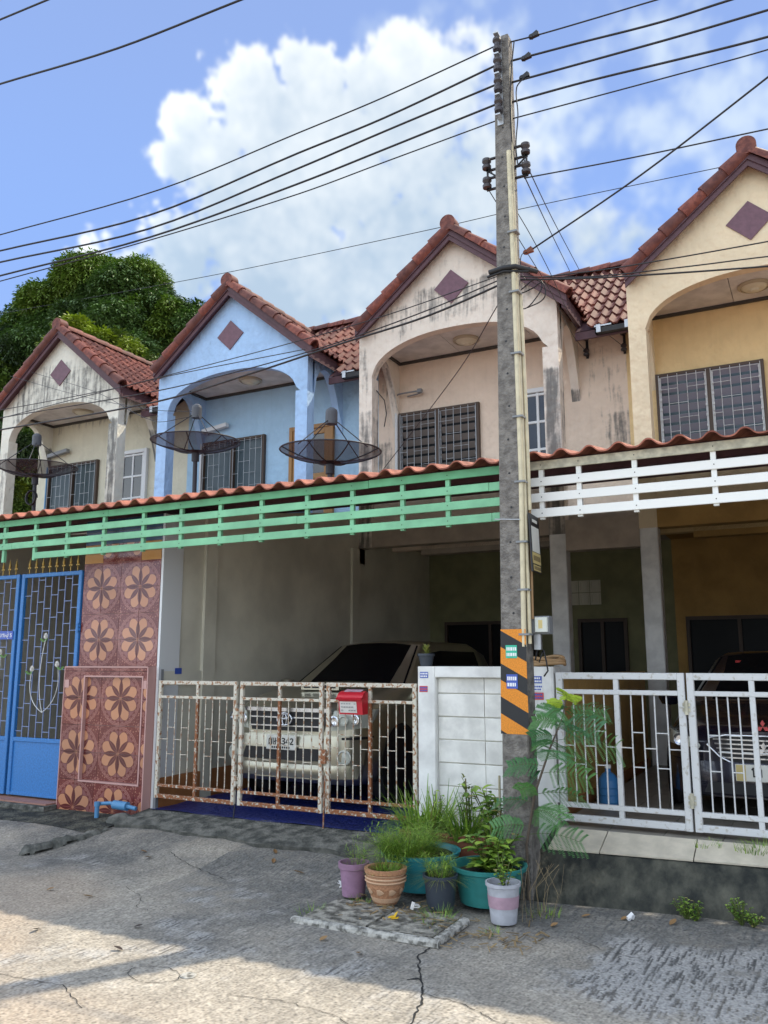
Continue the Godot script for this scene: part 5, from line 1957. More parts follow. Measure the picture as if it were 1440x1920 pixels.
func _ready() -> void:
	rng.seed = 20240611
	var cam := Camera3D.new()
	cam.name = "camera"
	cam.position = Vector3(13.924, 1.6, 10.578)
	cam.rotation = Vector3(0.17641, 0.47970, -0.0008)
	cam.fov = 63.0
	cam.near = 0.05
	cam.far = 900
	add_child(cam)
	var we := WorldEnvironment.new()
	we.name = "world"
	var e := Environment.new()
	e.background_mode = Environment.BG_SKY
	var sm := PanoramaSkyMaterial.new()
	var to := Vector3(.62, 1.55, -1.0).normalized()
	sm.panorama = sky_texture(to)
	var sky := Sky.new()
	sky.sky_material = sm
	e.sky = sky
	e.background_energy_multiplier = 1.0
	e.tonemap_mode = Environment.TONE_MAPPER_LINEAR
	e.tonemap_exposure = 2.35
	e.sdfgi_enabled = true
	e.ssao_enabled = true
	e.ssil_enabled = true
	we.environment = e
	add_child(we)
	var sun := DirectionalLight3D.new()
	sun.name = "sun"
	sun.light_energy = 0.68
	sun.light_color = Color(1.0, 0.95, 0.86)
	sun.light_angular_distance = 0.8
	sun.shadow_enabled = true
	sun.basis = Basis.looking_at(-to, Vector3.UP)
	add_child(sun)

	make_textures()
	make_materials()
	make_tile_meshes()

	var o: Node3D
	# --- the ground
	var m := MB.new()
	m.quad(Vector3(-300, -.03, -300), Vector3(300, -.03, -300), Vector3(300, -.03, 300), Vector3(-300, -.03, 300), Vector3.UP)
	struct("ground", m, M.far)
	m = MB.new()
	m.us = Vector2(1 / 12.0, 1 / 6.0)
	m.uo = Vector2(-3.5, -3.6)
	var P := []
	for j in 61:
		var row := []
		for i in 81:
			var x := 3.5 + 12.0 * i / 80
			var z := 3.6 + 6.0 * j / 60
			row.append(Vector3(x, ground_y(x, z), z))
		P.append(row)
	m.grid(P, Vector3(9, -50, 6), Rect2(0, 0, 1, 1))
	struct("street", m, M.street)
	m = MB.new()
	m.box(Vector3(-20, -.025, 3.3), Vector3(3.5, .0, 14))
	m.box(Vector3(15.5, -.025, 3.3), Vector3(34, .0, 14))
	m.box(Vector3(3.5, -.025, 9.6), Vector3(15.5, .0, 14))
	struct("street_surround", m, M.far)
	crack([Vector2(11.80, 5.92), Vector2(11.80, 6.1), Vector2(11.88, 6.25), Vector2(12.01, 6.48), Vector2(12.09, 6.67), Vector2(12.15, 6.9), Vector2(12.2, 7.3)], .006)
	crack([Vector2(12.06, 6.58), Vector2(12.26, 6.6), Vector2(12.46, 6.71), Vector2(12.7, 6.8)], .0025)
	crack([Vector2(11.9, 6.45), Vector2(11.95, 6.4)], .01)
	crack([Vector2(9.3, 5.75), Vector2(9.6, 5.9), Vector2(9.75, 6.1), Vector2(9.9, 6.12)], .002)
	crack([Vector2(11.2, 7.0), Vector2(11.5, 6.95), Vector2(11.8, 6.99), Vector2(12.0, 7.1)], .002)
	crack([Vector2(9.0, 4.95), Vector2(9.4, 5.15), Vector2(9.9, 5.3)], .003)
	crack([Vector2(12.45, 5.35), Vector2(12.7, 5.55), Vector2(12.95, 5.6)], .002)
	crack([Vector2(9.6, 7.3), Vector2(10.0, 7.35), Vector2(10.4, 7.3), Vector2(10.7, 7.45)], .0025)
	var ring := []
	for i in 13:
		ring.append(Vector2(10.70 + .16 * cos(TAU * i / 12.0 + .5), 6.97 + .10 * sin(TAU * i / 12.0 + .5)))
	crack(ring, .0022)
	m = MB.new()
	m.lathe([Vector2(.045, 0), Vector2(.04, .004), Vector2(0, .005)], Vector3(10.87, ground_y(10.87, 6.9) + .002, 6.9), 18)
	o = add(self, "pipe_cap", m, M.rim)
	tag(o, "small round pale cap set into the street beside a ring-shaped crack", "pipe cap")
	# concrete ramp up to the rusty gate, with its broken front edge
	m = MB.new()
	var top := []
	var mid := []
	var frt := []
	var bot := []
	for i in 61:
		var x := 7.98 + 2.85 * i / 60
		var zf := 4.56 + .05 * sin(x * 2.1) + .03 * sin(x * 7.3) + .012 * sin(x * 23)
		top.append(Vector3(x, .195, 4.10))
		mid.append(Vector3(x, .155, lerpf(4.1, zf, .75)))
		frt.append(Vector3(x, .125 + .006 * sin(x * 13), zf))
		bot.append(Vector3(x, .05, zf - .03))
	m.grid([top, mid, frt], Vector3(9.4, -20, 4.3))
	m.grid([frt, bot], Vector3(9.4, .1, -20))
	for q in [0, 60]:
		m.tri(top[q], frt[q], bot[q], Vector3(-1 if q == 0 else 1, 0, 0))
	struct("driveway_ramp", m, M.moss)
	# carport floors
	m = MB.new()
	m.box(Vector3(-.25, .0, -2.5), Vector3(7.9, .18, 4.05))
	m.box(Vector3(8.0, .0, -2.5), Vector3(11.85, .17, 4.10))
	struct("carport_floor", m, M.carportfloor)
	m = MB.new()
	P = []
	for j in 40:
		var row := []
		for i in 50:
			var x := 8.03 + 2.82 * i / 49
			var z := 4.135 - 4.6 * j / 39
			row.append(Vector3(x, .198 + .004 * sin(x * 9 + z * 5) + .004 * sin(z * 13 - x * 4), z))
		P.append(row)
	m.grid(P, Vector3(9.5, -20, 2))
	o = add(self, "tarpaulin", m, M.tarp)
	tag(o, "creased blue tarpaulin spread on the floor under the silver car", "tarpaulin")
	# raised forecourt of the yellow house
	m = MB.new()
	m.box(Vector3(12.02, 0, -2.5), Vector3(16, .372, 4.195))
	var fz := func(x: float) -> float: return 4.52 - .08 * (x - 12.05)
	P = []
	for q in [[-.02, .25], [.06, .195], [.17, .10], [.270, .012], [.280, -.004]]:
		var row := []
		for i in 81:
			var x := 12.02 + 3.98 * i / 80
			row.append(Vector3(x, q[0], fz.call(x) + q[1] + .004 * sin(x * 5.0 + q[0] * 20.0)))
		P.append(row)
	m.grid(P, Vector3(14, .2, -20))
	var r0 := []
	var r1 := []
	for i in 81:
		var x := 12.02 + 3.98 * i / 80
		r0.append(Vector3(x, .280, fz.call(x) - .004 + .004 * sin(x * 5.0 + 5.76)))
		r1.append(Vector3(x, .364, 4.195))
	m.grid([r0, r1], Vector3(14, -20, 4))
	m.quad(Vector3(12.02, -.02, fz.call(12.02) + .25), Vector3(12.02, .287, fz.call(12.02)), Vector3(12.02, .37, 4.195), Vector3(12.02, 0, 4.195), Vector3(-1, 0, 0))
	var step := struct("forecourt_step", m, M.kerb)
	var xs := [12.05, 12.43, 13.04, 13.65, 14.26, 14.87, 15.48, 16.0]
	for i in 7:
		m = MB.new()
		var dz := rng.randf_range(-.006, .006)
		var dip := rng.randf_range(-.004, .003)
		var xa: float = xs[i] + (.004 if i else .024)
		var xb: float = xs[i + 1] - .004
		var c8 := []
		for x in [xa, xb]:
			for q in [[4.205, .376], [fz.call(x) - .004 + dz, .290 + dip], [fz.call(x) + dz, .302 + dip], [4.205, .388]]:
				c8.append(Vector3(x, q[1], q[0]))
		m.quad(c8[3], c8[2], c8[6], c8[7], Vector3.UP)
		m.quad(c8[1], c8[2], c8[6], c8[5], Vector3(0, 0, 1))
		m.quad(c8[0], c8[1], c8[2], c8[3], Vector3(-1, 0, 0))
		m.quad(c8[4], c8[5], c8[6], c8[7], Vector3(1, 0, 0))
		add(step, "edge_tile", m, M.striptile)
	for i in 10:
		for j in 12:
			m = MB.new()
			var a := Vector3(12.03 + i * .39 + .0025, .374, 4.195 - (j + 1) * .39 + .0025)
			m.box(a, a + Vector3(.385, .012 + rng.randf_range(0, .002), .385))
			add(step, "floor_tile", m, M.floortile)
	# threshold of pink tiles and the damp gutter in front of the blue gate
	m = MB.new()
	m.box(Vector3(3.9, 0, 4.02), Vector3(6.83, .155, 4.36))
	var th := struct("gate_threshold", m, M.moss)
	for i in 9:
		m = MB.new()
		m.box(Vector3(4.0 + i * .31 + .003, .156, 4.03), Vector3(4.31 + i * .31 - .003, .17, 4.30))
		add(th, "threshold_tile", m, M.pinkfloor)
	m = MB.new()
	P = []
	for j in 7:
		var row := []
		for i in 25:
			var x := 5.0 + 2.95 * i / 24
			var z := 4.15 + .62 * j / 6 - .06 * sin(x * 2.0)
			row.append(Vector3(x, ground_y(x, z) + .03 - .026 * j / 6.0, z))
		P.append(row)
	m.grid(P, Vector3(6.5, -20, 4.5))
	struct("gutter_apron", m, M.kerb)

	# --- houses
	house(0, "cream house at the far left end, black streaks under its arch", "grid", "white")
	house(1, "light blue gabled house with wooden balcony door", "grid", "wood")
	house(2, "peach house behind the utility pole, mouldy columns and louvred window", "louver", "white")
	house(3, "yellow ochre house at the right with white window grilles", "white", "white")
	wall_rack(Vector3(11.205, 6.13, -1.098), "insulator rack on the peach wall, under the left end of the gutter")
	wall_rack(Vector3(11.74, 6.11, -1.098), "insulator rack on the yellow strip of wall beside the yellow house's column")
	# party walls between the carports
	for w in [[3.9, 4.0, M.greywall, "grey party wall on the far side of the blue gate's carport"], [7.9, 8.0, M.greywall, "tall grey party wall with pilaster left of the silver car"], [15.9, 16.0, M.ochre, "ochre party wall at the right of the dark blue car"]]:
		var t := thing("carport_wall", w[3], "wall", Vector3.ZERO, 0, "party walls between the carports")
		m = MB.new()
		m.prism(PackedVector2Array([Vector2(4.03, 0), Vector2(4.03, 3.1), Vector2(.02, 3.75), Vector2(-2.5, 3.39), Vector2(-2.5, 0)]), Vector3(w[0], 0, 0), Vector3(0, 0, 1), Vector3(0, 1, 0), Vector3(w[1] - w[0], 0, 0))
		add(t, "panel", m, w[2])
		for z in [3.24, .02]:
			m = MB.new()
			m.box(Vector3(w[1], .19, z), Vector3(w[1] + .035, 3.2, z + .2))
			add(t, "pilaster", m, w[2])
		m = MB.new()
		for q in [[.22, 3.24], [3.44, 4.03]]:
			m.box(Vector3(w[1], 1.36, q[0]), Vector3(w[1] + .025, 1.50, q[1]))
		add(t, "band", m, w[2])
		m = MB.new()
		m.box(Vector3(w[1], .19, -2.5), Vector3(w[1] + .012, .47, 3.24))
		m.box(Vector3(w[1], .0, 3.44), Vector3(w[1] + .05, .47, 4.06))
		add(t, "skirting", m, M.orangewall if w[0] < 10 else w[2])
	var lw := thing("low_wall", "low ochre wall between the two right-hand carports, behind the white gate", "wall")
	m = MB.new()
	m.box(Vector3(11.86, 0, .0), Vector3(11.97, 1.44, 3.88))
	add(lw, "panel", m, M.ochre)
	m = MB.new()
	m.box(Vector3(11.85, 1.44, .0), Vector3(11.98, 1.475, 3.88))
	add(lw, "coping", m, M.ochre)
	m = MB.new()
	m.box(Vector3(11.97, .373, .0), Vector3(11.985, .47, 3.88))
	add(lw, "skirting", m, M.orangewall)

	# --- carports
	carport("long mint green slatted canopy under red roof sheets, left of the utility pole", -.81, 30, M.greenwood, M.greendeep, [[-.8, 4.1, 7.6, 10.6, 11.95], [-.8, 5.2, 9.0, 11.68, 11.95], [-.8, 3.2, 6.2, 9.88, 11.95], [6.56, 9.3, 11.7, 11.95]], [.5, 1.0, 1.5, 2.0, 2.5, 3.0, 3.5, 4.0, 4.5, 5.0, 5.55, 6.05, 6.53, 7.01, 7.53, 8.06, 8.54, 9.01, 9.48, 9.97, 10.43, 10.91, 11.32, 11.8], 0.0)
	carport("white slatted canopy with weathered cream top board, right of the utility pole", 11.965, 10, M.slatwhite, M.slatcream, [[11.99, 14.3, 16.2], [11.99, 13.9, 16.2], [11.99, 14.6, 16.2], [11.99, 14.1, 16.2]], [12.1, 12.39, 12.8, 13.34, 13.9, 14.4, 14.9, 15.4, 15.9], 0.16)
	clad_pillar()
	# blue gate
	var bg := blue_gate(5.965, 6.90, "blue steel gate leaf beside the flower-tiled pillar, white roses on its bars", true)
	vine(bg, 6.44, 1.06, 1, [[6.43, 1.87, -.12], [6.25, 1.52, -.18], [6.63, 1.57, .2]])
	bg = blue_gate(4.99, 5.925, "blue steel gate leaf at the left edge, carrying the house number", false)
	vine(bg, 5.4, 1.06, 1, [[5.72, 1.70, .22], [5.5, 1.9, .1]])
	var hn := thing("house_number_plate", "small blue number plate with white figures on the blue gate", "sign", Vector3(5.76, 1.885, 4.124))
	m = MB.new()
	m.cbox(Vector3(-.13, -.045, 0), Vector3(.135, .05, .006), .003)
	add(hn, "plate", m, M.stickerblue)
	text(hn, "lettering", "61/1", Vector3(-.065, .0, .0065), .042, M.white)
	strokes(hn, "lettering", [[Vector2(0, 1), Vector2(0, 0), Vector2(.4, .6), Vector2(.7, .5), Vector2(.7, 0)], [Vector2(1.0, .9), Vector2(1.0, 0), Vector2(1.4, .3), Vector2(1.5, 1)], [Vector2(1.2, -.2), Vector2(1.45, -.5)], [Vector2(1.2, 1.2), Vector2(1.2, 1.5)]], Vector3(.005, -.02, .0065), .04, .006, M.white)
	text(hn, "lettering", "5", Vector3(.105, .0, .0065), .042, M.white)
	# rusty folding gate
	var grp := "leaves of the rusty folding gate"
	var Y := [1.412, 1.268, .435, .305]
	var g1 := bar_gate("rusty white gate leaf on the left, next to the flower-tiled pillar", grp, [8.065, 8.55, 9.02], Y, 4.12, .037, M.rust, M.rustlow, M.rust, 4, .0052)
	var g2 := bar_gate("rusty white gate leaf in the middle, in front of the car's number plate", grp, [9.05, 9.49, 9.955], Y, 4.11, .037, M.rust, M.rustlow, M.rust, 4, .0052)
	var g3 := bar_gate("rusty white gate leaf on the right, carrying the red letterbox", grp, [9.985, 10.42, 10.865], Y, 4.10, .037, M.rust, M.rustlow, M.rust, 4, .0052)
	for y in [1.12, .52]:
		hinge(g2, 9.035, y, 4.14, M.rust)
	hinge(g3, 9.968, .78, 4.13, M.rustlow)
	m = MB.new()
	m.tube([Vector3(9.04, .32, 4.14), Vector3(9.04, .17, 4.16)], .006, 6)
	add(g2, "drop_bolt", m, M.dark)
	m = MB.new()
	m.tube([Vector3(9.99, .62, 4.13), Vector3(9.99, .17, 4.15)], .007, 6)
	m.box(Vector3(9.95, .72, 4.125), Vector3(10.0, .84, 4.145))
	add(g3, "drop_bolt", m, M.rustlow)
	var gp := thing("gate_post", "thin dark post at the left end of the rusty gate", "post")
	m = MB.new()
	m.box(Vector3(8.025, .17, 4.06), Vector3(8.055, 1.52, 4.10))
	add(gp, "shaft", m, M.grey)
	# red letterbox
	var mb := thing("letterbox", "small red letterbox with curved lid on the rusty gate", "letterbox", Vector3(10.295, 1.15, 4.125))
	var pr := PackedVector2Array([Vector2(.0, 0), Vector2(.09, 0), Vector2(.11, .12)])
	for i in 8:
		var a := i / 7.0 * 1.9
		pr.append(Vector2(.02 + .1 * cos(a * .8), .12 + .065 * sin(a * .8)))
	pr.append(Vector2(0, .185))
	m = MB.new()
	m.prism(pr, Vector3(-.115, 0, 0), Vector3(0, 0, 1), Vector3(0, 1, 0), Vector3(.23, 0, 0))
	add(mb, "box", m, M.red)
	m = MB.new()
	m.obox(Vector3(0, .135, .125), Vector3(.25, .012, .03), Basis(Vector3(1, 0, 0), .5))
	P = []
	for j in 2:
		var row := []
		for i in 8:
			var a := i / 7.0 * 1.5 + .05
			row.append(Vector3(-.125 + .25 * j, .125 + .07 * sin(a), .02 + .106 * cos(a)))
		P.append(row)
	m.grid(P, Vector3(0, .1, 0))
	var lid := add(mb, "lid", m, M.red)
	m = MB.new()
	for q in [[-.09, .02, M.paper]]:
		m.obox(Vector3(-.0, .198, .045), Vector3(.17, .002, .05), Basis(Vector3(1, 0, 0), .35))
	add(lid, "sticker", m, M.pinkband)
	m = MB.new()
	m.obox(Vector3(-.02, .062, .1035), Vector3(.165, .095, .003), Basis(Vector3(1, 0, 0), .165))
	var pap := add(mb, "address_panel", m, M.paper)
	m = MB.new()
	for r in 3:
		for i in 6:
			if rng.randf() < .8:
				m.obox(Vector3(-.08 + i * .025, .09 - r * .027, .1085 - r * -.0 - (.0045 * -r)) - Vector3(0, 0, .004 * r + .0035 * 0), Vector3(.017, .007, .004), Basis(Vector3(1, 0, 0), .165))
	add(pap, "lettering", m, M.grey)

	# white block wall with its two piers
	var ww := thing("block_wall", "white garden wall of large blocks behind the pole, between both gates", "wall")
	m = MB.new()
	m.cbox(Vector3(10.88, .1, 3.95), Vector3(11.04, 1.555, 4.12), .008)
	add(ww, "pier", m, M.wallwhite)
	m = MB.new()
	m.cbox(Vector3(11.80, .1, 3.92), Vector3(12.04, 1.555, 4.13), .014)
	add(ww, "pier", m, M.wallwhite)
	m = MB.new()
	m.cbox(Vector3(11.04, 1.465, 3.96), Vector3(11.80, 1.555, 4.119), .006)
	add(ww, "coping", m, M.wallwhite)
	m = MB.new()
	m.box(Vector3(11.04, .1, 3.97), Vector3(11.80, 1.465, 4.048))
	add(ww, "mortar_core", m, M.greywall)
	var by := [1.465, 1.335, 1.148, .965, .782, .60, .42, .24]
	for i in 7:
		for q in [[11.04, 11.45], [11.45, 11.80]]:
			m = MB.new()
			var dz := rng.randf_range(-.003, .003)
			m.cbox(Vector3(q[0] + .003, by[i + 1] + .003, 4.03), Vector3(q[1] - .003, by[i] - .003, 4.066 + dz), .005)
			add(ww, "block", m, M.block[rng.randi() % 2])
	m = MB.new()
	m.box(Vector3(11.04, .1, 4.0), Vector3(11.80, .24, 4.07))
	m.box(Vector3(10.9, .02, 4.0), Vector3(12.0, .1, 4.1))
	add(ww, "footing", m, M.kerb)
	# white gate
	grp = "leaves of the white gate"
	Y = [1.512, 1.385, .555, .42]
	var w1 := bar_gate("white tubular gate leaf hinged on the white pier beside the pole", grp, [12.06, 12.515, 13.005], Y, 4.10, .05, M.whitemetal, M.whitemetal, M.whitemetal, 4, .006)
	var w2 := bar_gate("white tubular gate leaf in front of the dark blue car", grp, [13.02, 13.45, 13.965], Y, 4.10, .05, M.whitemetal, M.whitemetal, M.whitemetal, 4, .006)
	bar_gate("white tubular gate leaf beyond the right edge of the photo", grp, [13.98, 14.46, 14.95], Y, 4.10, .05, M.whitemetal, M.whitemetal, M.whitemetal, 4, .006)
	for y in [1.27, .63]:
		hinge(w2, 13.012, y, 4.14, M.slatcream)
	for y in [1.22, .62]:
		m = MB.new()
		m.box(Vector3(12.01, y - .07, 4.08), Vector3(12.058, y + .05, 4.135))
		add(w1, "hinge_bracket", m, M.whitemetal)

	# --- cars
	suv()
	sedan()

	# --- utility pole, its labels, cables
	utility_pole()
	sticker("turquoise sticker on the upper black stripe of the pole", Vector3(11.925, 1.665, 4.7535), .085, .092, M.stickergreen, M.white)
	sticker("blue and white sticker on the middle orange stripe of the pole", Vector3(11.925, 1.455, 4.7550), .083, .10, M.stickerblue, M.white)
	sticker("blue sticker at the top of the white pier beside the rusty gate", Vector3(10.94, 1.485, 4.1215), .075, .05, M.stickerblue, M.white)
	sticker("red and blue sticker lower on the white pier beside the rusty gate", Vector3(10.935, 1.37, 4.1215), .075, .05, M.stickerred, M.stickerblue)
	sticker("blue sticker, topmost of three on the white pier right of the pole", Vector3(11.915, 1.455, 4.1315), .075, .055, M.stickerblue, M.white)
	sticker("pale blue sticker, middle of three on the white pier right of the pole", Vector3(11.92, 1.392, 4.1315), .072, .05, M.white, M.stickerblue)
	sticker("red sticker, lowest of three on the white pier right of the pole", Vector3(11.925, 1.33, 4.1315), .078, .055, M.stickerred, M.stickerblue)
	var st := thing("sticker", "tiny blue sticker on the grey party wall above the rusty gate", "sticker", Vector3(8.03, 1.5, 3.82), PI / 2)
	m = MB.new()
	m.box(Vector3(-.05, -.03, 0), Vector3(.05, .03, .002))
	add(st, "sheet", m, M.stickerblue)
	cable("topmost of the five power cables left of the pole", [Vector3(-5, 5.04, 7.18), Vector3(6.84, 5.86, 5.41), Vector3(8.7, 5.99, 5.13), Vector3(10.12, 6.26, 4.92), Vector3(10.92, 6.42, 4.8), Vector3(11.95, 6.66, 4.66)], .0062, "cables left of the pole")
	cable("second of the five power cables left of the pole", [Vector3(-5, 5.21, 7.18), Vector3(6.86, 5.68, 5.41), Vector3(8.6, 5.75, 5.14), Vector3(10.12, 6.06, 4.92), Vector3(10.92, 6.22, 4.8), Vector3(11.95, 6.48, 4.66)], .0088, "cables left of the pole")
	cable("third of the five power cables left of the pole", [Vector3(-5, 5.17, 7.18), Vector3(6.87, 5.56, 5.4), Vector3(8.61, 5.61, 5.14), Vector3(10.13, 5.91, 4.92), Vector3(10.92, 6.09, 4.8), Vector3(11.95, 6.3, 4.66)], .0088, "cables left of the pole")
	cable("fourth of the five power cables left of the pole", [Vector3(-5, 4.62, 7.18), Vector3(6.89, 5.41, 5.4), Vector3(8.61, 5.52, 5.14), Vector3(10.13, 5.76, 4.92), Vector3(10.92, 5.92, 4.8), Vector3(11.95, 6.12, 4.66)], .0088, "cables left of the pole")
	cable("thin lowest line of the five left of the pole", [Vector3(-5, 4.39, 7.18), Vector3(6.89, 5.35, 5.4), Vector3(8.62, 5.49, 5.14), Vector3(10.13, 5.66, 4.92), Vector3(10.92, 5.8, 4.8), Vector3(11.95, 5.97, 4.66)], .0054, "cables left of the pole")
	cable("topmost of the five power cables right of the pole", [Vector3(11.95, 6.66, 4.65), Vector3(12.22, 6.63, 4.65), Vector3(12.66, 6.6, 4.65), Vector3(13.19, 6.57, 4.65), Vector3(21.17, 6.06, 4.65)], .0062, "cables right of the pole")
	cable("second of the five power cables right of the pole", [Vector3(11.95, 6.48, 4.65), Vector3(12.56, 6.43, 4.65), Vector3(13.21, 6.37, 4.65), Vector3(13.7, 6.36, 4.65), Vector3(21.7, 6.1, 4.65)], .0088, "cables right of the pole")
	cable("third of the five power cables right of the pole", [Vector3(11.95, 6.28, 4.65), Vector3(12.64, 6.24, 4.65), Vector3(13.36, 6.2, 4.65), Vector3(13.94, 6.18, 4.65), Vector3(21.93, 5.89, 4.65)], .0088, "cables right of the pole")
	cable("fourth of the five power cables right of the pole", [Vector3(11.95, 6.1, 4.65), Vector3(12.63, 6.07, 4.65), Vector3(13.35, 6.01, 4.65), Vector3(13.92, 5.97, 4.65), Vector3(21.92, 5.63, 4.65)], .0088, "cables right of the pole")
	cable("thin lowest line of the five right of the pole", [Vector3(11.95, 5.95, 4.65), Vector3(12.63, 5.92, 4.65), Vector3(13.34, 5.89, 4.65), Vector3(13.92, 5.87, 4.65), Vector3(21.92, 5.83, 4.65)], .0054, "cables right of the pole")
	cable("short cable crossing the top left corner of the sky", [Vector3(-.3, 8.07, 6.2), Vector3(7.67, 7.41, 6.2), Vector3(8.3, 7.36, 6.2), Vector3(18.27, 6.53, 6.2)], .0088)
	cable("lone thick cable in the clear blue sky at the upper left", [Vector3(-.2, 7.67, 6.2), Vector3(7.75, 6.72, 6.2), Vector3(9.19, 6.54, 6.2), Vector3(10.43, 6.48, 6.2), Vector3(20.42, 5.98, 6.2)], .0088)
	grp = "communication cables in front of the gables"
	cable("thick black communication cable in front of the peach house's arch", [Vector3(-2.03, 4.18, 4.56), Vector3(5.97, 4.14, 4.56), Vector3(8.26, 4.13, 4.56), Vector3(9.46, 4.24, 4.56), Vector3(10.37, 4.35, 4.56), Vector3(11.2, 4.44, 4.56), Vector3(11.95, 4.58, 4.6)], .0088, grp)
	cable("thinner communication cable just above the thick one, left of the pole", [Vector3(-2.08, 4.4, 4.54), Vector3(5.92, 4.29, 4.54), Vector3(8.24, 4.25, 4.54), Vector3(9.44, 4.3, 4.54), Vector3(10.36, 4.38, 4.54), Vector3(11.19, 4.5, 4.54), Vector3(11.95, 4.62, 4.6)], .0054, grp)
	cable("thin line passing just below the peach gable's diamond", [Vector3(-4.61, 3.8, 4.52), Vector3(7.37, 4.36, 4.52), Vector3(9.42, 4.45, 4.52), Vector3(10.75, 4.54, 4.52), Vector3(11.95, 4.65, 4.6)], .0042, grp)
	cable("lowest communication cable in front of the yellow house", [Vector3(11.95, 4.58, 4.6), Vector3(12.54, 4.48, 4.56), Vector3(13.23, 4.37, 4.56), Vector3(13.79, 4.29, 4.56), Vector3(21.72, 3.23, 4.56)], .0068, grp)
	cable("middle communication cable in front of the yellow house", [Vector3(11.95, 4.61, 4.6), Vector3(12.54, 4.5, 4.54), Vector3(13.24, 4.42, 4.54), Vector3(13.8, 4.37, 4.54), Vector3(21.76, 3.54, 4.54)], .005, grp)
	cable("upper communication cable in front of the yellow gable", [Vector3(12.16, 4.59, 4.52), Vector3(12.66, 4.54, 4.52), Vector3(13.24, 4.51, 4.52), Vector3(13.81, 4.49, 4.52), Vector3(21.8, 4.23, 4.52)], .005, grp)
	cable("long thin wire far behind the gables, against the clouds", [Vector3(-19.78, 13.87, -7), Vector3(-9.8, 13.13, -7), Vector3(-2.46, 12.59, -7), Vector3(.78, 12.39, -7), Vector3(6.46, 12.14, -7), Vector3(8.3, 12.09, -7), Vector3(12.79, 11.87, -7), Vector3(22.78, 11.38, -7)], .0088)
	cable("wire from the pole's right-hand rack across the sky to the right edge", [Vector3(12.1, 5.4, 4.64), Vector3(12.92, 5.34, 4.62), Vector3(13.87, 5.28, 4.62), Vector3(21.85, 4.78, 4.62)], .0054)
	cable("steep black drop cable rising from the coils to the right edge", [Vector3(12.04, 4.89, 4.4), Vector3(13.02, 5.07, 4.8), Vector3(13.9, 5.28, 5.2), Vector3(16.5, 5.95, 6.35)], .0068)
	cable("right of two service wires dropping to the main roof ridge", [Vector3(12.09, 5.60, 4.62), Vector3(11.38, 6.97, 1.2), Vector3(10.81, 8.02, -2.5)], .0054, "service wires to the roof")
	cable("left of two service wires dropping to the main roof ridge", [Vector3(12.1, 5.42, 4.62), Vector3(11.34, 6.83, 1.2), Vector3(10.65, 8.03, -2.5)], .0054, "service wires to the roof")
	cable("upper service wire to the rack on the peach wall", [Vector3(11.79, 5.61, 4.62), Vector3(11.7, 5.72, 3.3), Vector3(11.6, 5.78, 2.2), Vector3(11.25, 6.12, -.2), Vector3(11.205, 6.25, -1.02)], .0042, "service wires to the wall racks")
	cable("lower service wire to the rack on the peach wall", [Vector3(11.78, 5.42, 4.62), Vector3(11.68, 5.5, 3.3), Vector3(11.58, 5.6, 2.2), Vector3(11.24, 5.95, -.2), Vector3(11.205, 6.02, -1.02)], .0042, "service wires to the wall racks")
	cable("slack wire from the pole down across the peach balcony", [Vector3(11.85, 4.43, 4.58), Vector3(10.92, 4.44, 3.2), Vector3(9.25, 3.95, 1.6)], .005)
	cable("upper thin wire slanting across the cream gable", [Vector3(.51, 6.98, .3), Vector3(3.2, 5.98, 1), Vector3(5.81, 5.09, 2), Vector3(6.67, 4.89, 2.2)], .0042)
	cable("lower thin wire slanting across the cream gable", [Vector3(1.1, 6.96, .3), Vector3(3.56, 5.99, 1), Vector3(5.83, 4.92, 2), Vector3(6.6, 4.82, 2.2)], .0042)
	cable("thin wire crossing the blue gable above its arch", [Vector3(-1.87, 5.16, 3.2), Vector3(4.13, 5.0, 3.2), Vector3(6.29, 4.98, 3.2), Vector3(7.2, 5.0, 3.2), Vector3(9.11, 4.99, 3.2)], .005)
	cable("short wire to the rack on the yellow strip of wall", [Vector3(11.74, 6.0, -1.02), Vector3(11.62, 6.05, -.6), Vector3(11.5, 6.12, -.3)], .0042)
	cable("long jumper wire down the pole's right side from the topmost cable", [Vector3(12.06, 6.64, 4.66), Vector3(12.04, 6.25, 4.72), Vector3(12.03, 5.87, 4.72), Vector3(12.03, 5.56, 4.68)], .0054, "jumper wires")
	cable("curved jumper wire from the third cable down to the right-hand rack", [Vector3(12.14, 6.28, 4.66), Vector3(12.075, 6.19, 4.68), Vector3(12.085, 5.93, 4.7), Vector3(12.06, 5.66, 4.7), Vector3(12.06, 5.5, 4.66)], .0054, "jumper wires")
	cable("coil of spare black cable hanging right of the pole", [Vector3(11.98, 4.61, 4.52), Vector3(11.98, 4.51, 4.5), Vector3(12.1, 4.52, 4.5), Vector3(12.17, 4.55, 4.49), Vector3(12.12, 4.43, 4.5), Vector3(12.01, 4.36, 4.51), Vector3(11.98, 4.48, 4.52), Vector3(12.04, 4.53, 4.53), Vector3(12.14, 4.58, 4.52), Vector3(12.2, 4.5, 4.51), Vector3(12.18, 4.41, 4.5), Vector3(12.05, 4.37, 4.49)], .005)
	cable("thin looped wire under the steep drop cable's clamp", [Vector3(12.04, 4.88, 4.42), Vector3(12, 4.85, 4.45), Vector3(11.99, 4.75, 4.45), Vector3(12.02, 4.64, 4.45), Vector3(12.11, 4.61, 4.45), Vector3(12.17, 4.57, 4.45)], .0035)
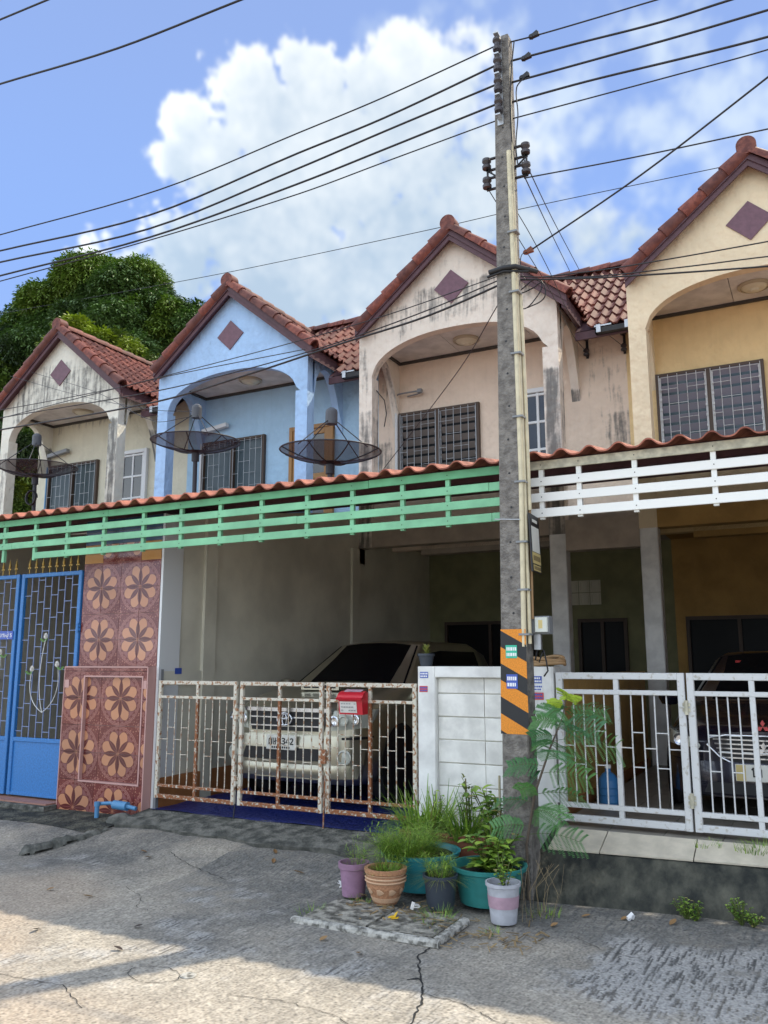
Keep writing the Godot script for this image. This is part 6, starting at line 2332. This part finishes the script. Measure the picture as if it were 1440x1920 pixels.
	for q in [[Vector3(12.23, 6.635, 4.65), "clamp on the topmost cable right of the pole"], [Vector3(12.16, 6.46, 4.65), "clamp on the second cable right of the pole"], [Vector3(12.14, 6.29, 4.65), "clamp on the third cable right of the pole"], [Vector3(12.05, 4.89, 4.41), "reddish clamp at the lower end of the steep drop cable"]]:
		m = MB.new()
		m.obox(Vector3.ZERO, Vector3(.075, .03, .03), Basis(Vector3(0, 0, 1), .1))
		m.obox(Vector3(.01, .015, 0), Vector3(.04, .03, .02), Basis(Vector3(0, 0, 1), .5))
		m.obox(Vector3(-.03, -.008, 0), Vector3(.03, .018, .035), Basis(Vector3(0, 0, 1), -.3))
		var cl := add(self, "cable_clamp", m, M.black if q[0].y > 5 else M.brownplastic)
		cl.position = q[0]
		tag(cl, q[1], "clamp", "clamps on the cables")

	# --- satellite dishes
	dish("dark mesh dish at the far left, in front of the cream house", Vector3(2.25, 4.86, 1.0), .68, 3.76, .2, true)
	dish("dark mesh dish in front of the blue house's arch, tall mast", Vector3(6.07, 4.74, 1.4), .64, 3.70, .5, false)
	dish("dark mesh dish between the blue and the peach house, low on the roof", Vector3(8.72, 4.15, 2.0), .625, 3.60, .9, false)

	# --- trees behind the cream house
	tree("large dense dark green tree rising behind the cream and blue houses", Vector3(-7, 0, -9), [[0, 13.2, 0, 2.3], [-2.4, 13.3, 0, 2.0], [-3.6, 12.5, .2, 1.4], [1.8, 13.1, -.2, 1.7], [3.3, 11.9, 0, 1.3], [-.9, 14.1, -.3, 1.6], [-3.3, 10.9, .4, 1.7], [2.2, 11.1, .5, 1.8], [-.6, 10.7, .8, 2.2], [4.1, 12.0, 0, .8]], 760, .155, Vector3(.095, .168, .042), "trees behind the houses")
	tree("shadowy tree at the left edge, behind the cream house", Vector3(-9, 0, -7), [[0, 10.8, 0, 1.5], [-1.3, 12.1, 0, 1.1], [.5, 9.6, .2, 1.4], [-1.4, 9.4, 0, 1.6], [.1, 8.0, .5, 1.7], [1.1, 6.5, .9, 1.5], [3.3, 7.2, 2, 1.0], [2.6, 5.6, 2, 1.2]], 640, .155, Vector3(.075, .135, .04), "trees behind the houses")
	tree("light yellow-green tree just behind the cream gable", Vector3(-3, 0, -5), [[-.9, 10.1, 0, .9], [.3, 9.8, 0, .8], [1.3, 9.3, 0, .6], [-1.8, 9.7, 0, .7], [2, 8.8, 0, .5], [-2.6, 6.6, .2, .9]], 800, .15, Vector3(.17, .24, .04), "trees behind the houses")

	# --- slab with kerb strips under the pots
	m = MB.new()
	m.cbox(Vector3(10.90, -.01, 5.42), Vector3(11.34, .035, 5.86), .008)
	var sb := struct("drain_cover", m, M.slab)
	m = MB.new()
	m.cbox(Vector3(11.352, -.01, 5.43), Vector3(11.77, .032, 5.86), .008)
	add(sb, "slab", m, M.slab)
	for q in [[10.85, 5.875, 11.85, 5.935], [11.785, 5.44, 11.845, 5.865]]:
		m = MB.new()
		P = []
		var nn := 14
		for k in 2:
			pass
		m.cbox(Vector3(q[0], -.01, q[1]), Vector3(q[2], .036, q[3]), .012)
		add(sb, "kerb_strip", m, M.rim)

	# --- pots
	grp = "pots standing together at the foot of the pole"
	var t := pot("mauve plastic pot, leftmost at the foot of the pole", Vector3(10.92, .02, 5.26), [Vector2(0, 0), Vector2(.092, 0), Vector2(.112, .19), Vector2(.125, .195), Vector2(.127, .235), Vector2(.113, .235), Vector2(.108, .15)], M.mauve, .17, .108, grp)
	t.scale = Vector3(.85, .92, .85)
	m = MB.new()
	feathery(m, Vector3(.05, .17, -.02), 26, .06, .26)
	tuft(m, Vector3(.0, .17, 0), 30, .08, .10, .006, .9)
	add(t, "foliage", m, M.leaf)
	t = pot("round terracotta pot with pale ribs, full of grass", Vector3(11.22, .03, 5.36), [Vector2(0, 0), Vector2(.075, 0), Vector2(.085, .02), Vector2(.125, .13), Vector2(.132, .185), Vector2(.125, .22), Vector2(.140, .235), Vector2(.142, .265), Vector2(.118, .265), Vector2(.11, .2)], M.clay, .215, .11, grp)
	t.scale = Vector3(1.0, .84, 1.0)
	for q in [[.1285, .215], [.134, .19], [.133, .165]]:
		m = MB.new()
		m.lathe([Vector2(q[0], q[1]), Vector2(q[0] + .006, q[1] + .008), Vector2(q[0], q[1] + .016)], Vector3.ZERO, 32)
		add(t, "rib", m, M.claylight)
	m = MB.new()
	m.lathe([Vector2(.087, .022), Vector2(.1, .056), Vector2(.098, .058), Vector2(.084, .024)], Vector3.ZERO, 32)
	add(t, "base_band", m, M.claylight)
	m = MB.new()
	for i in 9:
		var b := Basis(Vector3.UP, TAU * i / 9)
		m.lathe([Vector2(.026, 0), Vector2(.02, .003), Vector2(0, .004)], b * Vector3(.1165, .105, 0), 8, .2, b * Basis(Vector3(0, 0, 1), -PI / 2 - .3))
	add(t, "moulded_flowers", m, M.claylight)
	m = MB.new()
	tuft(m, Vector3(0, .215, 0), 240, .10, .15, .006, 1.1, .7)
	feathery(m, Vector3(-.03, .215, -.03), 22, .07, .24)
	add(t, "foliage", m, M.leaf)
	t = pot("large turquoise basin overflowing with fine grass", Vector3(11.27, .04, 4.92), [Vector2(0, 0), Vector2(.17, 0), Vector2(.225, .30), Vector2(.25, .31), Vector2(.256, .345), Vector2(.235, .345), Vector2(.215, .27)], M.teal, .30, .215, grp)
	t.scale = Vector3(1.12, .72, 1.12)
	m = MB.new()
	feathery(m, Vector3(-.12, .30, .02), 340, .15, .38)
	tuft(m, Vector3(-.12, .30, .02), 900, .14, .34, .005, 1.0, .9)
	add(t, "foliage", m, M.leaf)
	t = pot("small black pot with drooping pale grass, between the basins", Vector3(11.58, .03, 5.28), [Vector2(0, 0), Vector2(.085, 0), Vector2(.102, .20), Vector2(.112, .205), Vector2(.113, .235), Vector2(.10, .235), Vector2(.095, .17)], M.bluepot, .2, .095, grp)
	t.scale = Vector3(1.03, .86, 1.03)
	m = MB.new()
	feathery(m, Vector3(0, .2, 0), 60, .08, .2)
	for i in 90:
		var a := rng.randf() * TAU
		m.col = Color(.22, .22, .07).lerp(Color(.10, .16, .03), rng.randf())
		blade(m, Vector3(cos(a) * .06, .2, sin(a) * .06), Vector3(cos(a) * 1.2, .9, sin(a) * 1.2).normalized(), rng.randf_range(.1, .2), .004, .8)
	add(t, "foliage", m, M.leaf)
	t = pot("green basin with broad-leaved plants, beside the dark step", Vector3(11.81, .03, 5.0), [Vector2(0, 0), Vector2(.19, 0), Vector2(.225, .27), Vector2(.25, .285), Vector2(.256, .32), Vector2(.235, .32), Vector2(.215, .25)], M.tealgreen, .25, .215, grp)
	t.scale = Vector3(1.02, .72, 1.02)
	m = MB.new()
	for i in 26:
		var a := TAU * i / 13.0 + rng.randf() * .4
		m.col = green(.9)
		leaf(m, Vector3(-.05 + cos(a) * .02, .25, sin(a) * .02), Vector3(cos(a), rng.randf_range(.8, 1.9), sin(a)), Vector3(0, 1, 0), rng.randf_range(.22, .34), .085, .45)
	bushy(m, Vector3(.02, .25, .05), 15, .40, .12, .06, .75)
	bushy(m, Vector3(-.12, .25, .03), 6, .22, .09, .05, .7)
	tuft(m, Vector3(-.1, .25, .0), 60, .1, .14, .006, 1.0)
	add(t, "foliage", m, M.leaf)
	t = pot("pale grey bucket with a faded pink band", Vector3(12.02, .005, 5.31), [Vector2(0, 0), Vector2(.092, 0), Vector2(.094, .01), Vector2(.118, .265), Vector2(.128, .27), Vector2(.129, .295), Vector2(.116, .295), Vector2(.11, .22)], M.bucket, .235, .112, grp)
	t.scale = Vector3(.86, .80, .86)
	m = MB.new()
	m.lathe([Vector2(.1072, .115), Vector2(.1122, .165), Vector2(.1162, .205)], Vector3.ZERO, 36, .006)
	add(t, "pink_band", m, M.pinkband)
	m = MB.new()
	bushy(m, Vector3(.0, .235, 0), 4, .36, .06, .03, .3)
	bushy(m, Vector3(.02, .235, .02), 3, .24, .05, .026, .6)
	add(t, "foliage", m, M.leaf)
	t = thing("planter", "long brown planter with grassy and leafy plants against the white wall", "planter", Vector3(11.33, .05, 4.50))
	m = MB.new()
	m.box(Vector3(-.36, 0, -.11), Vector3(.30, .26, -.09))
	m.box(Vector3(-.36, 0, .09), Vector3(.30, .26, .11))
	m.box(Vector3(-.36, 0, -.09), Vector3(-.34, .26, .09))
	m.box(Vector3(.28, 0, -.09), Vector3(.30, .26, .09))
	m.cbox(Vector3(-.38, .26, .085), Vector3(.32, .295, .125), .008)
	m.cbox(Vector3(-.38, .26, -.125), Vector3(.32, .295, -.085), .008)
	add(t, "trough", m, M.brownplastic)
	m = MB.new()
	m.box(Vector3(-.34, .2, -.09), Vector3(.28, .25, .09))
	add(t, "soil", m, M.soil)
	m = MB.new()
	tuft(m, Vector3(-.2, .25, 0), 200, .16, .46, .022, .9, .7)
	tuft(m, Vector3(.13, .25, 0), 150, .15, .42, .020, .9, .7)
	bushy(m, Vector3(.16, .25, .03), 5, .40, .08, .04, .35)
	bushy(m, Vector3(-.1, .25, .05), 4, .34, .05, .03, .5)
	m.col = Color(.20, .17, .08)
	m.tube([Vector3(.12, .25, 0), Vector3(.13, .5, .01), Vector3(.12, .68, 0)], .006, 5)
	for i in 26:
		m.col = Color(.25, .24, .10).lerp(Color(.09, .16, .03), rng.randf())
		leaf(m, Vector3(.12 + rng.randf_range(-.02, .02), .45 + .25 * rng.randf(), rng.randf_range(-.02, .02)), Vector3(rng.randf_range(-1, 1), rng.randf(), rng.randf_range(-1, 1)), Vector3(0, 1, 0), .04, .02)
	add(t, "foliage", m, M.leaf)
	t = thing("planter", "second brown planter beside the pole, with long leaves", "planter", Vector3(11.72, .03, 4.55))
	m = MB.new()
	m.lathe([Vector2(0, 0), Vector2(.11, 0), Vector2(.14, .27), Vector2(.15, .28), Vector2(.15, .31), Vector2(.13, .31), Vector2(.125, .24)], Vector3.ZERO, 28)
	add(t, "trough", m, M.brownplastic)
	m = MB.new()
	m.lathe([Vector2(.125, .27), Vector2(0, .275)], Vector3.ZERO, 20)
	add(t, "soil", m, M.soil)
	m = MB.new()
	bushy(m, Vector3(0, .26, 0), 14, .42, .13, .055, .8)
	tuft(m, Vector3(0, .26, 0), 70, .1, .36, .012, .7)
	m.col = Color(.42, .38, .26)
	m.tube([Vector3(.03, .2, .05), Vector3(.035, .75, .05)], .009, 6)
	add(t, "foliage", m, M.leaf)
	# small pot on the wall
	t = pot("little black pot with a succulent on top of the white wall", Vector3(10.93, 1.556, 4.05), [Vector2(0, 0), Vector2(.048, 0), Vector2(.066, .085), Vector2(.074, .087), Vector2(.074, .105), Vector2(.064, .105), Vector2(.06, .07)], M.bluepot, .085, .06)
	m = MB.new()
	for i in 16:
		var a := i * 2.4
		m.col = Color(.16, .24, .05).lerp(Color(.30, .30, .08), rng.randf())
		leaf(m, Vector3(0, .09 + .004 * i, 0), Vector3(cos(a), .5 + i * .06, sin(a)), Vector3(0, 1, 0), .055, .026)
	add(t, "foliage", m, M.leaf)
	# coil of hose on the pier
	m = MB.new()
	var ps := []
	for i in 76:
		var a := TAU * i / 25.0
		ps.append(Vector3(cos(a) * (.16 + .02 * sin(i * .23)) + .012 * sin(i * .6), .019 * (i / 25.0) + .016 + .010 * sin(a * 2.0 + i * .05), sin(a) * (.075 + .015 * sin(i * .31))))
	m.tube(ps, .0145, 7)
	var hs := add(self, "garden_hose", m, M.hose)
	hs.position = Vector3(11.95, 1.556, 4.03)
	tag(hs, "coil of brown hose on top of the white pier right of the pole", "hose")
	# water bottle in the right carport
	t = thing("water_bottle", "large blue water bottle standing behind the white gate", "bottle", Vector3(12.17, .388, 3.0))
	m = MB.new()
	m.lathe([Vector2(0, 0), Vector2(.085, 0), Vector2(.09, .02), Vector2(.086, .07), Vector2(.09, .08), Vector2(.086, .13), Vector2(.09, .14), Vector2(.085, .2), Vector2(.05, .25), Vector2(.024, .265), Vector2(.024, .3), Vector2(0, .3)], Vector3.ZERO, 24)
	add(t, "body", m, M.bottle)
	m = MB.new()
	m.lathe([Vector2(0, .295), Vector2(.028, .295), Vector2(.028, .325), Vector2(0, .325)], Vector3.ZERO, 16)
	add(t, "cap", m, M.white)

	# young leucaena growing beside the pole
	t = thing("sapling", "young feathery-leaved sapling growing at the foot of the pole, before the white gate", "sapling", Vector3(12.02, .02, 4.82))
	m = MB.new()
	var stem := [Vector3.ZERO, Vector3(.0, .35, .0), Vector3(.06, .68, -.02), Vector3(.17, .98, -.04), Vector3(.27, 1.2, -.04), Vector3(.30, 1.32, -.03)]
	m.tube(stem, [.011, .010, .009, .007, .005, .003], 6)
	add(t, "stem", m, M.bark)
	for k0 in 25:
		var f0 := .24 + .76 * k0 / 24.0
		var f: float = f0 * 5.0
		var i0 := mini(int(f), 4)
		var p: Vector3 = stem[i0].lerp(stem[i0 + 1], f - i0)
		var a := k0 * 2.4 + rng.randf_range(-.3, .3)
		var young := k0 > 21
		var d := Vector3(cos(a), .45 if young else .25, sin(a) * .8).normalized()
		var L := (.30 if young else .40) * rng.randf_range(.8, 1.1) * (.75 + .25 * sin(f0 * PI)) * (.62 if cos(a) < -.1 else 1.0)
		# the blade turns its face to the open street
		var N := Vector3(rng.randf_range(-.5, .5), .75, rng.randf_range(.2, .95)).normalized()
		m = MB.new()
		var c0 := Color(.36, .48, .04) if young else Color(.045, .15, .06).lerp(Color(.09, .22, .05), rng.randf())  # topmost leaves: sunlight painted in as a bright yellow-green
		var spine := []
		for k in 12:
			var u := k / 11.0
			spine.append(p + d * L * u - Vector3(0, .30 * L * u * u, 0))
		m.col = Color(.10, .14, .04)
		m.tube(spine, .0018, 4, false)
		var side := d.cross(N).normalized()
		for k in range(2, 12):
			var u := k / 11.0
			var c: Vector3 = spine[k]
			for s in [-1.0, 1.0]:
				var pd: Vector3 = (side * s + d * .5 + Vector3(0, rng.randf_range(-.35, .0), 0)).normalized()
				var pl := L * .40 * (1.0 - .5 * absf(u - .55))
				for w in 16:
					var v := (w + .7) / 16.0
					var r: Vector3 = c + pd * pl * v - Vector3(0, .22 * pl * v * v, 0)
					var ld: Vector3 = pd.cross(N).normalized()
					m.col = c0 * rng.randf_range(.75, 1.25)
					for e2 in [-1.0, 1.0]:
						var dd: Vector3 = (ld * e2 + pd * .45).normalized()
						var wv: Vector3 = pd * .0026
						m.quad(r - wv, r + wv, r + dd * .0105 + wv * .5, r + dd * .0105 - wv * .5, N)
		add(t, "leaf", m, M.leaf)

	# weeds
	grp = "weeds in the cracks of the street"
	for q in [[10.86, 5.72, 60, .09, .10, "tuft of short grass at the left corner of the slab"], [11.66, 5.56, 120, .11, .14, "tuft of grass in front of the black pot"], [11.05, 5.42, 70, .10, .08, "low weeds between the mauve pot and the slab"], [11.72, 5.78, 40, .06, .07, "small weed on the slab's right kerb strip"], [13.02, 4.74, 60, .09, .16, "green weed at the foot of the dark step, left of two"], [13.34, 4.71, 70, .10, .17, "green weed at the foot of the dark step, right of two"], [13.1, 4.27, 60, .10, .07, "grass in the joint under the white gate, left patch"], [13.42, 4.28, 160, .14, .11, "grass in the joint under the white gate, right patch"], [12.2, 5.05, 50, .1, .1, "sparse weeds between the green basin and the step"], [12.02, 5.55, 40, .06, .05, "tiny weed beside the grey bucket"]]:
		m = MB.new()
		var gy := .36 if q[1] < 4.5 else .0
		if q[5].contains("green weed"):
			bushy(m, Vector3(q[0], gy, q[1]), 12, q[4], .032, .018, .9)
			bushy(m, Vector3(q[0] + .06, gy, q[1] + .01), 9, q[4] * .7, .03, .016, 1.1)
		else:
			tuft(m, Vector3(q[0], gy, q[1]), q[2], q[3], q[4], .005, 1.0, .6)
		o = add(self, "weed", m, M.leaf)
		tag(o, q[5], "weed", grp)
		if q[5].contains("in the joint"):
			o.set_meta("kind", "stuff")
	# litter of dead stalks and leaves at the pots
	m = MB.new()
	for i in 150:
		var a := rng.randf() * TAU
		var x := rng.randf_range(11.0, 12.35)
		var z := 5.5 + rng.randfn() * .13 + (.1 if x > 11.7 else 0.0)
		if z < 5.2 or (x > 12.1 and z < 5.1):
			continue
		m.col = Color(.34, .24, .12) * rng.randf_range(.4, 1.1)
		var l := rng.randf_range(.02, .09)
		var y := (.04 if x < 11.8 and z < 5.86 else .006) + rng.randf() * .008
		m.obox(Vector3(x, y, z), Vector3(l, .003, rng.randf_range(.003, .014)), Basis(Vector3.UP, a) * Basis(Vector3(0, 0, 1), rng.randf_range(-.2, .2)))
	for i in 14:
		m.col = Color(.34, .25, .13) * rng.randf_range(.4, 1.0)
		var x := 12.18 + rng.randfn() * .06
		var z := 5.12 + rng.randfn() * .08
		m.tube([Vector3(x, .005, z), Vector3(x + rng.randf_range(-.05, .05), .16, z - .05), Vector3(x + rng.randf_range(-.1, .1), .30, z - .12)], .0015, 4, false)
	o = add(self, "dry_litter", m, M.leaf)
	tag(o, "scatter of dry stalks and dead leaves around the pots", "litter")
	o.set_meta("kind", "stuff")
	grp = "dead leaves lying on the street"
	var i2 := 0
	for q in [Vector2(9.54, 6.71), Vector2(10.04, 6.43), Vector2(10.29, 6.78), Vector2(8.95, 5.1), Vector2(8.82, 5.02), Vector2(10.0, 4.9), Vector2(8.9, 6.1), Vector2(9.9, 4.72), Vector2(12.42, 4.98), Vector2(12.66, 4.95), Vector2(12.95, 4.93), Vector2(12.3, 5.25), Vector2(10.35, 5.0), Vector2(9.3, 6.05), Vector2(11.2, 6.15), Vector2(11.5, 6.2)]:
		m = MB.new()
		m.col = Color(.20, .11, .045).lerp(Color(.36, .22, .10), rng.randf()) if i2 not in [0, 1, 2] else Color(.05, .035, .025)
		leaf(m, Vector3.ZERO, Vector3(1, .12, 0), Vector3(0, 1, .1), rng.randf_range(.05, .085), .035, -.15)
		o = add(self, "fallen_leaf", m, M.leaf)
		o.position = Vector3(q.x, ground_y(q.x, q.y) + .006, q.y)
		o.rotation.y = rng.randf() * TAU
		tag(o, ["dark curled leaf alone on the sunlit lower left of the street", "dark leaf at the edge of the sunlit patch, right of the lone dark one", "small dark leaf at the middle of the sunlit patch", "pale brown leaf in front of the ramp, nearer the street", "pale brown leaf in front of the ramp, close to its broken edge", "orange-brown leaf before the right half of the ramp", "brown leaf on the dark concrete at the left, far from the ramp", "brown leaf against the ramp's broken front edge", "brown leaf at the foot of the dark step, left of three", "brown leaf at the foot of the dark step, middle of three", "brown leaf at the foot of the dark step, right of three", "brown leaf in front of the grey bucket", "brown leaf between the ramp and the mauve pot", "dead leaf on the scraped patch of street", "dead leaf just below the slab's front kerb, left of two", "dead leaf just below the slab's front kerb, right of two"][i2], "leaf", grp)
		i2 += 1
	for q in [[Vector3(11.44, .043, 5.66), M.yellow, "small yellow plastic scrap on the slab before the black pot", "plastic scrap"], [Vector3(10.74, .03, 5.12), M.white, "crumpled white plastic scrap left of the mauve pot", "plastic scrap"], [Vector3(11.46, .05, 5.42), M.paper, "small white scrap between the terracotta and the black pot", "plastic scrap"], [Vector3(12.72, .02, 4.92), M.white, "white paper scrap at the foot of the dark step", "paper scrap"]]:
		m = MB.new()
		for k in 3:
			m.obox(Vector3(rng.randf_range(-.015, .015), .006 * k, rng.randf_range(-.012, .012)), Vector3(.045, .004, .026), Basis(Vector3(rng.randf_range(-1, 1), 1, rng.randf_range(-1, 1)).normalized(), rng.randf() * 2.0))
		o = add(self, "scrap", m, q[1])
		o.position = q[0]
		tag(o, q[2], q[3])
	# water valve and mossy kerb at the tiled pillar
	t = thing("water_valve", "blue plastic water pipe and valve at the foot of the tiled pillar", "pipe", Vector3(7.56, .10, 4.36))
	m = MB.new()
	m.tube([Vector3(0, 0, 0), Vector3(0, .15, 0)], .022, 10)
	m.lathe([Vector2(.03, .12), Vector2(.03, .16), Vector2(0, .165)], Vector3.ZERO, 12)
	add(t, "riser", m, M.bluepipe)
	m = MB.new()
	m.tube([Vector3(.02, .14, -.03), Vector3(.12, .15, -.05), Vector3(.19, .14, -.05)], .018, 8)
	m.tube([Vector3(.17, .14, -.05), Vector3(.34, .135, -.05)], .042, 12)
	m.tube([Vector3(.34, .135, -.05), Vector3(.44, .12, -.06)], .02, 8)
	add(t, "valve_body", m, M.bluepipe)
	m = MB.new()
	m.lathe([Vector2(0, 0), Vector2(.13, 0), Vector2(.11, .05), Vector2(.05, .08), Vector2(0, .085)], Vector3(.34, -.0, .02), 14, .15)
	add(t, "concrete_lump", m, M.moss)
	m = MB.new()
	var kn := noise(6.0, 3, 77)
	P = []
	for i in 50:
		var u := i / 49.0
		var row := []
		var ce := Vector3(lerpf(7.97, 7.80, u) + .02 * sin(u * 6.0), .045 - .045 * u, lerpf(4.55, 5.42, u))
		var en := minf(1.0, minf(u, 1.0 - u) * 9.0 + .35)
		for k in 13:
			var a := lerpf(-.5, PI + .5, k / 12.0)
			var sq := 1.0 / maxf(absf(cos(a)), absf(sin(a)))
			var p := Vector3(cos(a) * .062 * lerpf(1.0, sq, .5), sin(a) * .058 * lerpf(1.0, sq, .5), 0) * en
			var f := 1.0 + .55 * kn.get_noise_3dv((ce + p) * 1.2)
			row.append(ce + p * f)
		P.append(row)
	m.grid(P, Vector3(7.88, -1, 5.0))
	for i in [0, 49]:
		for k in 12:
			m.tri((P[i][0] + P[i][12]) / 2, P[i][k], P[i][k + 1], Vector3(0, 0, -1 if i == 0 else 1))
	o = add(self, "mossy_kerb", m, M.moss)
	tag(o, "round mossy concrete kerb lying across the gutter, left of the ramp", "kerb")
